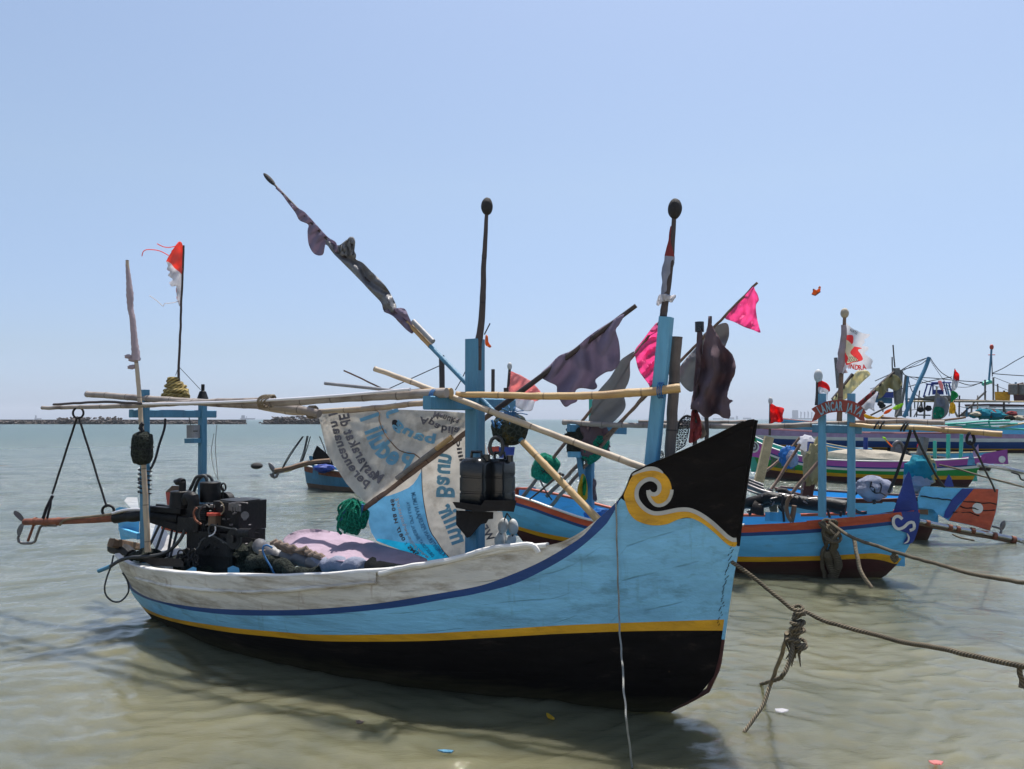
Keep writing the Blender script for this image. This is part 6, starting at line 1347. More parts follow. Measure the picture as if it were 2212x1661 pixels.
fline('shaft', ZG('1540,480 1700,495 1860,520 2100,575 2200,600'), 18.6, .05, 'steel', label='pale propeller shaft running off the purple rudder boat', cat='shaft'); fline('shaft_stay', ZG('1950,570 2040,600 2060,650 2110,670'), 18.5, .02, 'rope_dark', label='curved dark stay under the farther propeller shaft', cat='rope')
fline('long_rope', ZG('1080,480 1300,530 1500,590 1800,670 2120,755'), [18, 16], .02, 'rope_brown', label='long slack rope from the green boat to the right edge', cat='rope')
# fifth boat, light blue with bare engine
H6, b6 = simple_hull('fishing_boat', 'low light blue boat with pale gunwale beyond the green boat', (1752, 1000), (2140, 1016), None, .7, .52, [.1], ['maroon', 'sky_blue'], rise0=.35, rise1=.1, rail='tan', rake=.4)
t = thing('boat_engine', 'dark diesel engine with a big flywheel standing on the low blue boat', 'engine', P(*ZG('500,500')[0], 23))
fb = lambda n_, x0, y0, x1, y1, Y, m, th=.35: fslab(n_, ZG('%d,%d %d,%d %d,%d %d,%d' % (x0, y0, x1, y0, x1, y1, x0, y1)), Y, th, m, t)
fb('block', 450, 270, 545, 430, 23, 'black'); fb('head', 540, 215, 620, 400, 23.1, 'black'); fb('base', 500, 400, 680, 500, 23.1, 'blackwood'); mb = MB(); c = P(*ZG('582,330')[0], 22.9)
mb.tube([c + Vector((math.cos(a) * .17, 0, math.sin(a) * .30)) for a in np.linspace(0, math.tau, 30)], .05, 10); mb.ball(c, [Vector((.15, 0, 0)), Vector((0, .04, 0)), Vector((0, 0, .27))], 16, 10); mb.build('flywheel', 'dullsteel', t)
fline('pipe_coil', ZG('640,310 720,320 640,340 725,350 650,370 720,385'), 22.9, .03, 'hose', t); fline('swing_arm', ZG('650,430 800,390 1000,400 1200,430 1340,450'), 22.9, .09, 'black', t); fb('arm_bracket', 700, 380, 800, 470, 23, 'black')
fline('deck_plank', ZG('730,430 900,440 1200,450'), 22.5, .05, 'tan', label='pale plank lying along the low blue boat', cat='plank')
t = thing('blue_barrel', 'faded blue barrel standing on the low blue boat', 'barrel', P(*ZG('155,400')[0], 24)); mb = MB(); mb.tube([P(*ZG('155,%d' % y)[0], 24) for y in (275, 282, 320, 325, 360, 365, 398, 402)], [.24, .26, .26, .25, .25, .26, .26, .24], 18); mb.build('body', 'post_blue', t)
fline('blue_stake', ZG('190,150 185,390'), 23.6, .07, 'royal', label='blue stake beside the faded blue barrel', cat='stake'); mb = MB(); mb.ball(P(*ZG('245,380')[0], 23.8), [Vector((.28, 0, 0)), Vector((0, .2, 0)), Vector((0, 0, .09))], 14, 8); mb.build('pale_basin', 'foam', None, label='pale basin beside the blue stake', cat='basin')
# sixth boat: large navy and lilac hull with deck gear
H7, b7 = simple_hull('large_fishing_boat', 'large navy, white and lilac fishing boat with rust streaks', (1866, 971), (2330, 980), 16, 1.5, .95, [.12, .18, .52, .70], ['maroon', 'hull_yellow', 'hull_navy', 'bright_white', 'pink_band'], rise0=.25, rise1=.3, rail='orange', rake=.6, group=None)
Yd = lambda x: H7.LY(x, 0)
def deckgear(H, t0, seed, x0, x1, y0, y1, Y, n, mats_, lab):
    rn = random.Random(seed)
    for k in range(n):
        x_ = rn.uniform(x0, x1); y_ = rn.uniform(y0, y1); mb = MB(); s_ = rn.uniform(.15, .38); mb.ball(P(x_, y_, Y + rn.uniform(-.3, .3)), [Vector((s_, 0, 0)), Vector((0, s_, 0)), Vector((0, 0, s_ * rn.uniform(.35, .7)))], 14, 8, lump=.5)
        mb.build('net_heap', rn.choice(mats_), None, label=lab[k % len(lab)], cat='net heap', group='heaps of nets and sacks on the far boats')
# superstructure of far boats
t = thing('deck_platform', 'raised bamboo and plank platform on dark posts over the navy boat', 'platform', P(2000, 905, 41)); fp = lambda n_, s_, m, Y=41, th=.15: fslab(n_, ZF(s_), Y, th, m, t)
fl = lambda n_, s_, r, m, Y=41: fline(n_, ZF(s_), Y, r * .40, m, t)
fp('platform_deck', '360,735 580,730 1060,745 1800,770 1800,785 1060,775 360,752', 'greytimber', 41, 2.0); fl('rail_pole', '390,770 1100,775 1800,775', .10, 'tan', 40.8); fl('rail_pole', '960,770 1330,768 1640,775', .13, 'bam_tan', 40.7)
for s_ in ('600,770 595,980', '555,770 570,860', '790,760 780,930', '1330,510 1330,780', '1430,480 1430,770', '1340,650 1190,790', '1170,830 1165,900', '1350,850 1340,940', '1560,850 1600,960', '430,760 430,960', '390,760 380,870'): fl('post', s_, .13, 'greytimber')
fl('cross_rod', '510,935 670,940', .08, 'black')
for x_, y_ in ((550, 870), (645, 855), (70, 800), (90, 830)): mb = MB(); mb.ball(P(*ZF('%d,%d' % (x_, y_))[0], 40.8), [Vector((.16, 0, 0)), Vector((0, .12, 0)), Vector((0, 0, .15))], 12, 8, lump=.3); mb.build('lamp', 'black', t)
t = thing('blue_cabin', 'small blue cabin roof with antennas beyond the khaki rag', 'cabin', P(1945, 880, 43)); fp('roof', '-60,665 220,655 225,730 -60,715', 'royal', 43, 2.5); fp('wall', '-50,715 210,730 210,800 -50,780', 'post_blue', 43.3, 2); fl('top_rail', '-90,705 60,660 200,660', .06, 'greytimber', 43)
t = thing('mast_gallows', 'grey timber gallows with thin antenna poles', 'mast', P(1935, 905, 40)); fl('post', '260,370 280,700 290,950', .42, 'greytimber', 40); fl('post', '310,400 300,650 260,950', .28, 'greytimber', 40.5); fl('antenna', '218,90 228,230 240,360', .09, 'pole_dark', 40); fl('antenna', '207,235 212,430 240,800', .09, 'dullsteel', 40); mb = MB(); mb.beam(P(*ZF('215,380')[0], 40), P(*ZF('330,410')[0], 40), .12, .12); mb.build('head', 'greytimber', t)
t = thing('derrick_boom', 'teal blue derrick poles leaning to a high roped tip', 'derrick', P(1990, 905, 38)); fl('boom', '655,240 600,390 520,560 430,780 350,960', .24, 'post_blue', 38); fl('boom', '640,270 560,450 470,660 420,800', .12, 'post_blue', 38.2); fl('boom', '655,270 600,420 540,560', .07, 'post_pale', 38.1); fl('strut', '375,460 350,640 310,850 250,960', .18, 'greytimber', 38.5); fl('strut', '400,470 380,700 390,950', .16, 'post_blue', 38.4)
for s_ in ('650,240 480,300 330,385', '645,245 560,320 400,370 320,390', '670,245 700,300 800,420 930,500', '0,525 100,480 190,440', '320,620 600,540 930,475', '400,480 450,650 560,730', '330,410 400,470 700,490 1000,520 1300,540', '1000,535 1150,575 1290,545', '1420,435 1600,450 1800,462', '1420,430 1550,370 1700,280 1830,210'): fl('rigging_line', s_, .05, 'rope_dark', 39)
t = thing('steel_seat', 'royal blue steel frame with a draped rag above the platform', 'frame', P(2020, 890, 40.5))
for s_ in ('635,555 585,720', '690,540 650,700', '890,540 930,690', '825,530 870,690', '620,565 760,560', '690,545 920,545', '700,560 700,690'): fl('bar', s_, .10, 'royal', 40.3)
fp('seat', '700,630 830,630 830,690 690,690', 'royal', 40.4, .8); fp('rag', '760,520 800,520 825,580 825,650 790,620 770,570', 'c_salmon', 40.2, .15); fp('base', '580,715 720,700 930,700 930,745 600,745', 'greytimber', 40.5, 1)
t = thing('signal_mast', 'slim blue mast with a red lamp on top', 'mast', P(2140, 880, 42)); fl('mast', '1408,130 1395,300 1375,530', .14, 'post_blue', 42); fl('stay', '1408,150 1412,300 1418,470', .07, 'dullsteel', 42); fl('cross_tree', '1370,210 1450,208', .06, 'red', 42); mb = MB(); mb.ball(P(*ZF('1409,115')[0], 42), [Vector((.10, 0, 0)), Vector((0, .10, 0)), Vector((0, 0, .15))], 12, 8); mb.build('lamp', 'red', t); fl('foot', '1300,560 1350,545 1400,530', .3, 'teal', 42)
t = thing('crate_stack', 'yellow crates stacked on the far platform', 'crates', P(2155, 870, 41.5)); fp('crate', '1445,655 1635,655 1630,765 1450,765', 'hull_yellow', 41.5, 1.2); fp('crate', '1690,650 1745,650 1740,690 1690,690', 'hull_yellow', 41.6, .8)
t = thing('fuel_drum', 'two grey drums joined by a bar at the right edge', 'drums', P(2190, 875, 41.3))
for x_ in (1665, 1775): mb = MB(); mb.tube([P(*ZF('%d,%d' % (x_, y))[0], 41.3) for y in (560, 570, 680, 690)], [.17, .21, .21, .17], 16); mb.build('drum', 'greytimber', t)
fl('bar', '1690,575 1790,550', .12, 'maroon', 41.3)
H8, b8 = simple_hull('large_fishing_boat', 'large light blue boat with dark red and white roof at the right edge', (2010, 957), (2500, 964), 22, 1.8, 1.15, [.14, .42], ['maroon', 'sky_blue', 'sky_blue'], rise0=.5, rise1=.2, rail='orange', rake=.8, group=None)
for n_, s_, m_, Y_, th_ in (('roof', '1080,808 1380,800 1380,822 1090,832', 'maroon', 52, 3), ('roof_edge', '1090,832 1380,822 1380,845 1100,855', 'bright_white', 52, 3), ('roof', '1375,800 1850,812 1850,835 1375,835', 'maroon', 53, 3), ('roof_edge', '1375,835 1850,835 1850,850 1375,850', 'bright_white', 53, 3), ('cabin_wall', '1360,860 1850,860 1850,960 1360,950', 'bright_white', 54, 3), ('upper_cabin', '1670,690 1850,690 1850,780 1680,780', 'maroon', 53.5, 2), ('window_band', '1040,905 1380,895 1380,960 1040,955', 'greytimber', 53, 2)): fslab(n_, ZF(s_), Y_, th_, m_, b8)
deckgear(H8, None, 4, 2080, 2205, 893, 905, 34, 14, ['c_netblack', 'c_greybag', 'c_teal', 'c_beige', 'c_wine', 'c_netblack'], ['grey or dark heap of nets piled on a far deck'])
t = thing('teal_outrigger', 'sea green poles of an outrigger reaching over the lilac hull', 'outrigger', P(2130, 935, 30))
for s_ in ('840,1045 1060,1035 1300,1015 1630,1005', '1100,1055 1400,1048 1720,1040', '1060,1090 1250,1078 1500,1095 1800,1110', '1370,1000 1390,1080', '880,1060 1400,1080', '1500,1085 1650,1060 1800,1035'): fl('pole', s_, .09, 'teal' if s_[:4] != '1500' else 'tan', 30)
fp('bow_board', '1460,1080 1820,1040 1820,1170 1480,1165', 'sky_blue', 31, .3)
t = thing('patterned_banner', 'dark patterned cloth with bright green patch hung on a pole', 'banner', P(2045, 905, 26)); fl('pole', '745,600 735,800 715,990', .05, 'bam_tan', 26)
cloth('cloth', ZF('740,655 790,700 860,720 890,780 895,850 870,930 820,975 760,995 690,1000 690,900 710,800 720,730'), 26, ['c_grey', 'c_netgreen', 'c_greybag'], t, amp=.1, lam=22, step=5, regions=[ZF('715,850 760,835 830,860 835,940 790,975 705,970'), ZF('735,735 790,725 850,760 830,830 760,810')]); fp('float', '730,590 762,590 760,625 735,625', 'foam', 26, .1)
t = thing('flag_string', 'thin pole with red and white, green and yellow pennants', 'flags', P(2045, 905, 27)); fl('pole', '965,375 945,500 925,650 910,800 895,950', .035, 'pole_dark', 27)
for s_, m_, c_ in (('965,385 985,410 1015,440 1020,490 1010,520 955,510', 'c_red', 'red pennant'), ('955,512 1008,522 1000,580 975,625 930,640', 'c_white', 'white pennant'), ('925,650 960,648 1000,680 1005,715 960,750 918,780', 'c_green', 'green pennant'), ('912,790 950,785 972,820 975,880 950,920 895,905', 'c_yellow', 'yellow pennant')): cloth('pennant', ZF(s_), 26.9, [m_], t, amp=.08, lam=14, step=4, edge=3, label=c_)
# more thin masts, props and stays crowding the far boats
t = thing('rigging_cluster', 'crowd of thin masts, props and stays on the far boats at right', 'rigging', P(2080, 905, 44))
for k, s_ in enumerate(('475,600 480,860', '1020,700 1015,960', '1110,850 1105,960', '1240,700 1238,900', '1480,560 1485,660', '1560,640 1555,900', '1620,600 1618,800', '90,540 95,900', '150,470 148,720', '540,640 500,960', '860,560 905,740', '880,740 1000,960', '470,960 610,700', '1010,960 1190,800', '1700,600 1700,540')): fline('mast', ZF(s_), 44, .035 + .012 * (k % 3), ['greytimber', 'pole_dark', 'post_blue', 'bam_tan'][k % 4], t)
for s_ in ('215,380 380,460 640,560 940,640', '340,400 620,250', '480,480 760,560 1100,600 1330,520', '1440,480 1640,560', '650,250 820,500 1000,740', '-60,620 100,560 260,380', '1330,520 1560,620 1800,700', '300,900 600,860 900,900', '1000,830 1200,860 1460,850'): fline('stay', ZF(s_), 43, .014, 'rope_dark', t)
# rags and pennants between the boats
def far_flag(label, s_, m_, Y, Z=ZH, regions=(), mats=None, amp=.05, lam=20, pole=None, pr=.035, fl=None, name='flag', cat='flag'):
    pts = Z(s_); t = thing(name + '_marker' if pole else name, label, cat, P(sum(p[0] for p in pts) / len(pts), max(p[1] for p in pts), Y), None)
    cloth('cloth', pts, Y, mats or [m_], t, amp=amp, lam=lam, step=4, edge=3, regions=regions)
    if pole: fline('pole', Z(pole), Y + .05, pr, 'pole_dark', t)
    if fl: mb = MB(); mb.ball(P(*Z(fl)[0], Y), [Vector((.07, 0, 0)), Vector((0, .07, 0)), Vector((0, 0, .11))], 12, 10); mb.build('float', 'foam', t)
    return t
far_flag('small red over white flag behind the left name board post', '248,1070 310,1080 365,1110 395,1160 398,1210 375,1225 362,1330 350,1240 300,1230 245,1235', None, 13, regions=[ZH('246,1155 300,1165 350,1180 385,1225 360,1330 345,1240 245,1235')], mats=['c_red', 'c_white'], pole='240,1050 235,1250 222,1400', fl='243,1010', name='flag')
far_flag('cream furled cloth streaming up right behind the white flag', '440,1325 520,1220 640,1090 740,960 800,930 890,935 935,985 920,1010 860,1060 760,1160 660,1260 590,1325', None, 15, mats=['c_cream'], pole='430,1325 560,1170 700,985', amp=.07, name='furled_cloth', cat='cloth')
far_flag('khaki olive rag bundled round a leaning pole', '970,1200 1080,1110 1180,1020 1230,990 1300,1010 1345,1080 1350,1140 1290,1200 1230,1190 1170,1170 1140,1230 1090,1290 1030,1310 1050,1230 1020,1215', None, 17, mats=['c_olive'], pole='950,1230 1100,1090 1250,960', amp=.10, name='rag', cat='rag')
far_flag('purple patterned strip of cloth tied below the khaki rag', '750,1385 860,1290 965,1210 995,1240 900,1330 810,1410', None, 16, mats=['c_wine'], pole='700,1450 1000,1200', name='cloth_strip', cat='cloth')
far_flag('torn off-white pennant below the khaki rag', '810,1410 900,1330 1030,1225 1005,1330 985,1420 990,1480 920,1440 880,1470 840,1450', None, 16.2, mats=['c_white'], name='pennant', cat='pennant')
far_flag('lime green pennant right of the name board', '1225,1440 1280,1400 1375,1370 1350,1420 1290,1455 1240,1455', None, 18, mats=['c_lime'], pole='940,1530 1220,1390', pr=.02, name='pennant', cat='pennant')
far_flag('orange pennant between the yellow and lime ones', '1110,1510 1140,1470 1230,1440 1190,1490 1140,1515', None, 18.1, mats=['c_orange'], name='pennant', cat='pennant')
far_flag('yellow rag lying right of the name board', '850,1510 940,1540 1040,1560 1110,1520 1090,1570 1000,1590 870,1570', None, 18.2, mats=['c_yellow'], name='pennant', cat='pennant')
far_flag('red triangle pennant by the slanting grey post', '850,185 875,170 880,200 850,250 815,275 808,250', None, 14, Z=ZG, mats=['c_red'], name='pennant', cat='pennant')
far_flag('lime and orange rag on the engine of the low blue boat', '385,140 430,150 440,175 520,262 500,265 430,190 400,160', None, 22, Z=ZG, regions=[ZG('428,180 440,178 520,262 500,265')], mats=['c_lime', 'c_orange'], name='rag', cat='rag')
far_flag('small orange rag on thin canes just right of the mast', '70,1065 85,1070 90,1110 110,1140 100,1148 85,1140 68,1125', None, 15, Z=Z5, mats=['c_orange'], pole='62,1060 100,985', pr=.012, name='rag', cat='rag')
fline('thin_antenna', ZH('475,765 490,950 508,1170'), 30, .07, 'dullsteel', label='thin antenna left of the white flag pole', cat='antenna')
fline('thin_antenna', Z3('1157,1240 1159,1340 1160,1440'), 20, .07, 'pole_dark', label='short dark upright pole left of the mast', cat='pole'); fline('thin_antenna', Z5('120,1290 119,1440'), 20, .045, 'pole_dark', label='thin dark spike right of the mast', cat='pole')
fline('rigging_line', Z3('1155,1298 1040,1350 820,1450'), 20, .012, 'rope_dark', label='thin line running down left from the dark upright pole', cat='line'); fline('rigging_line', Z3('1240,1450 1280,1380 1322,1290'), 20, .012, 'rope_dark', label='thin line beside the mast just above the rack', cat='line')
# small boat far left behind the banner
H9, b9 = simple_hull('fishing_boat', 'small red, blue and brown boat showing its stern left of the banner', (700, 1055), (1010, 1068), 4.4, .60, .46, [.10, -.15], ['timber', 'post_blue', 'rust'], rise0=.10, rise1=.3, rake=.08)
mb = MB(); Y9 = 19.0
mb = MB(); mb.slab(ZI('1185,140 1350,270 1440,400 1500,520 1280,500 1100,430 1110,300'), lambda x, y, t: P(x, y, Y9 + t), .12); mb.build('stern_fin', 'blackwood', b9)
fslab('stern_panel', ZI('1040,330 1100,320 1140,500 1215,520 1205,735 1100,720 1115,540 1060,420'), Y9 - .1, .1, 'post_blue', b9)
mb = MB(); mb.ball(P(*ZI('1310,545')[0], Y9 - .2), [Vector((.24, 0, 0)), Vector((0, .2, 0)), Vector((0, 0, .10))], 18, 10, lump=.3); mb.build('plastic_sheet', 'royal', None, label='blue plastic sheet on the small boat left of the banner', cat='plastic sheet')
t = thing('boat_engine', 'long tail propeller shaft over the stern of the small boat left of the banner', 'engine', P(650, 1010, 19)); fi = lambda n_, s_, r, m: fline(n_, ZI(s_), 18.9, r, m, t)
fi('propeller_shaft', '440,590 700,545 880,490 1100,440 1420,410', .06, 'timber'); fi('cable', '600,600 720,570 850,500 1000,430 950,520 1080,430 1200,415', .03, 'tan'); fi('skeg', '620,590 520,610 490,640 465,695 430,705 390,685 365,640', .035, 'dullsteel'); fi('skeg_strut', '420,600 405,690', .03, 'dullsteel')
mb = MB(); mb.ball(P(*ZI('398,545')[0], 18.9), [Vector((.09, 0, -.13)), Vector((0, .03, 0)), Vector((.04, 0, .04))], 14, 8); mb.build('propeller', 'dullsteel', t)
for k, s_ in enumerate(('570,540 700,300 930,-20', '590,530 720,310 945,-20', '885,430 950,240 1010,-30', '905,430 960,280 1030,-30', '930,420 990,250 1070,-20', '1340,260 1290,120 1230,-20')): fline('sling_line', ZI(s_), 18.8, .012, 'rope_dark', label=['two thin slings on the left holding the small boat shaft', 'two thin slings on the left holding the small boat shaft', 'three thin slings in the middle over the small boat shaft', 'three thin slings in the middle over the small boat shaft', 'three thin slings in the middle over the small boat shaft', 'thin line right of the small boat fin'][k], cat='line', group='thin slings over the small boat shaft')
fline('dangling_line', Z2('1580,60 1560,200 1580,330 1610,400'), HM.LY(460, .3), .003, 'rope_white', label='thin pale fishing line hanging right of the far stern post', cat='line'); fline('dangling_line', Z2('1600,0 1590,150 1600,300 1612,410'), HM.LY(460, .3), .003, 'rope_white', label='second thin pale line hanging right of the far stern post', cat='line')
mb = MB(); mb.ball(P(*ZI('120,500')[0] + (0,), 24) if False else P(*ZI('120,500')[0], 24), [Vector((.18, 0, 0)), Vector((0, .18, 0)), Vector((0, 0, .10))], 14, 8); mb.build('net_float', 'darkball', None, label='small black float on open water right of the engine', cat='float')
fline('drift_stick', Z2('0,303 80,306 155,311'), WY(1007), .022, 'timber', label='dark stick floating at the left edge', cat='stick')
# breakwaters and ships
def breakwater(x0, x1, Y, label, seed, top):
    rn = random.Random(seed); mb = MB(); x = x0
    while x < x1:
        hgt = top(x) * rn.uniform(.55, 1.1); w_ = rn.uniform(.6, 1.8); c = P(x, 905, Y); base = Vector((c.x, Y + rn.uniform(-1.5, 1.5), 0)); n_ = 1 + int(hgt / .7)
        for k in range(n_ * 4):
            a = base + Vector((rn.uniform(-1, 1), rn.uniform(-2, 2), rn.uniform(0, hgt))); q = rn.uniform(.25, .5)
            mb.ball(a, [Vector((w_ * q, 0, rn.uniform(-.2, .2))), Vector((0, q, 0)), Vector((0, 0, q * .7))], 7, 5, lump=.5)
        x += rn.uniform(3, 6) * 266 / Y
    mb.add([P(x0, 905, Y) * 1.0, P(x1, 905, Y) * 1.0], []) if False else None
    a, b_ = P(x0, 905, Y), P(x1, 905, Y); mb.beam((a.x, Y + 1, .0), (b_.x, Y + 1, .0), .5, 3, n=60, jit=.6)
    mb.build('breakwater', 'far_rock', None, smooth=False, label=label, cat='breakwater')
tp1 = lambda x: .8 * float(np.interp(x, [-60, 120, 135, 255, 262, 470, 530], [1.3, 1.5, 3.0, 2.7, 1.4, 1.3, .9]))
breakwater(-60, 529, 262, 'long low dark rubble breakwater on the left horizon', 2, tp1)
breakwater(568, 705, 262, 'shorter dark breakwater with stacked blocks beside the banner', 3, lambda x: float(np.interp(x, [568, 590, 600, 760], [.8, 1.6, 2.6, 2.6])))
def ship(label, x, w_, h_, Y, gantry=0):
    t = thing('cargo_ship', label, 'ship', P(x, 906, Y)); k = Y / FPX
    fslab('hull', [(x - w_ / 2, 903), (x + w_ / 2, 903), (x + w_ * .44, 906.4), (x - w_ * .42, 906.4)], Y, 14, 'ship', t); fslab('bridge', [(x - w_ * .4, 903.2), (x - w_ * .4, 903 - h_), (x - w_ * .18, 903 - h_), (x - w_ * .18, 903.2)], Y + 2, 10, 'ship', t)
    for q in range(gantry): xx = x - w_ * .1 + q * w_ * .13; fslab('crane', [(xx, 903.2), (xx, 903 - h_ * rr_.uniform(.6, 1.1)), (xx + w_ * .05, 903 - h_ * .7), (xx + w_ * .03, 903.2)], Y + 2, 6, 'ship', t)
ship('faint pale ship on the horizon at far left', 82, 16, 6, 2600); ship('faint low ship on the horizon above the left breakwater', 180, 34, 3.5, 2600, 3); ship('faint grey ship on the horizon right of the far stern post', 535, 34, 6, 2400, 1)
ship('hazy ship with cranes on the horizon left of the name board', 1735, 60, 17, 3000, 5); ship('small hazy ship between the red flag and the name board', 1692, 24, 7, 3200, 1)
t = thing('harbour_cranes', 'faint harbour cranes and sheds on the far shore behind the prow', 'cranes', P(1600, 906, 3400))
for k, (x_, h_, w_) in enumerate(((1490, 7, 3), (1500, 5, 12), (1515, 6, 8), (1540, 3, 20), (1560, 9, 3), (1572, 5, 14), (1590, 8, 4), (1605, 4, 18))): fslab('crane' if w_ < 5 else 'shed', [(x_, 906.2), (x_, 906 - h_), (x_ + w_, 906 - h_ * .9), (x_ + w_, 906.2)], 3400, 12, 'ship', t)
# air between here and the horizon
HAZE = .00022
def haze():
    mb = MB(); X0, X1, Y0, Y1, z0, z1 = -4200, 4200, -60, 5200, -3.0, 75
    v = [(x, y, z) for z in (z0, z1) for y in (Y0, Y1) for x in (X0, X1)]
    mb.add(v, [(0, 1, 3, 2), (4, 6, 7, 5), (0, 4, 5, 1), (2, 3, 7, 6), (0, 2, 6, 4), (1, 5, 7, 3)])
    m = bpy.data.materials.new('sea haze'); m.use_nodes = True; N = NT(m); o = N.n('ShaderNodeOutputMaterial'); v_ = N.n('ShaderNodeVolumePrincipled'); v_.inputs['Color'].default_value = (.86, .92, 1, 1); v_.inputs['Density'].default_value = HAZE
    N.l(v_.outputs[0], o.inputs['Volume']); mb.build('haze', m, None, smooth=False, at=(0, 0, 0), label='thin pale sea haze', kind='stuff')
if HAZE: haze()
# ------------------------------------------------------------------ sky, sun, sea, camera
SUN_EL, SUN_AZ = 70, 25      # degrees; azimuth measured clockwise from the view direction (+Y)
EXPO = 0.82
w = bpy.data.worlds.new('World'); SC.world = w; w.use_nodes = True; N = NT(w)
sky = N.n('ShaderNodeTexSky', sky_type='NISHITA'); sky.sun_disc = False; sky.sun_elevation = math.radians(SUN_EL); sky.sun_rotation = math.radians(SUN_AZ)
sky.air_density = 1.0; sky.dust_density = 0.8; sky.ozone_density = 1.0; sky.altitude = 0
bg = N.n('ShaderNodeBackground', i_Strength=.108); out = N.n('ShaderNodeOutputWorld')
tcw = N.n('ShaderNodeTexCoord'); sxw = N.n('ShaderNodeSeparateXYZ'); N.l(tcw.outputs['Generated'], sxw.inputs[0])
# sea haze keeps the sky blue right down to the horizon
cr = N.n('ShaderNodeValToRGB'); N.l(sxw.outputs[2], cr.inputs[0]); el = cr.color_ramp.elements
el[0].position = 0; el[0].color = (.41, .54, .95, 1); el[1].position = .5; el[1].color = (1.07, .975, .90, 1)
q = el.new(.08); q.color = (.54, .565, .70, 1); q = el.new(.28); q.color = (.89, .825, .78, 1)
N.l(mixc(N, 1.0, sky.outputs[0], cr.outputs[0], 'MULTIPLY'), bg.inputs[0]); N.l(bg.outputs[0], out.inputs[0])
sl = bpy.data.lights.new('sun', 'SUN'); sl.energy = 3.6; sl.angle = math.radians(.53); sl.color = (1, .96, .90)
so = bpy.data.objects.new('sun', sl); COL.objects.link(so)
e, a = math.radians(SUN_EL), math.radians(SUN_AZ)
sdir = Vector((math.sin(a) * math.cos(e), math.cos(a) * math.cos(e), math.sin(e)))
so.rotation_euler = sdir.to_track_quat('Z', 'Y').to_euler()
cd = bpy.data.cameras.new('camera'); cam = bpy.data.objects.new('camera', cd); COL.objects.link(cam); SC.camera = cam
cam.location = CAM; cam.rotation_euler = (math.pi / 2 + PITCH, 0, 0); cd.sensor_width = 36; cd.lens = FPX / 2212 * 36; cd.clip_end = 40000; cd.clip_start = .05
SC.view_settings.view_transform = 'Standard'; SC.view_settings.look = 'None'; SC.view_settings.exposure = EXPO; SC.view_settings.gamma = 1
SC.cycles.max_bounces = 6; SC.cycles.volume_bounces = 0; SC.cycles.use_denoising = True; SC.cycles.caustics_reflective = False; SC.cycles.caustics_refractive = False
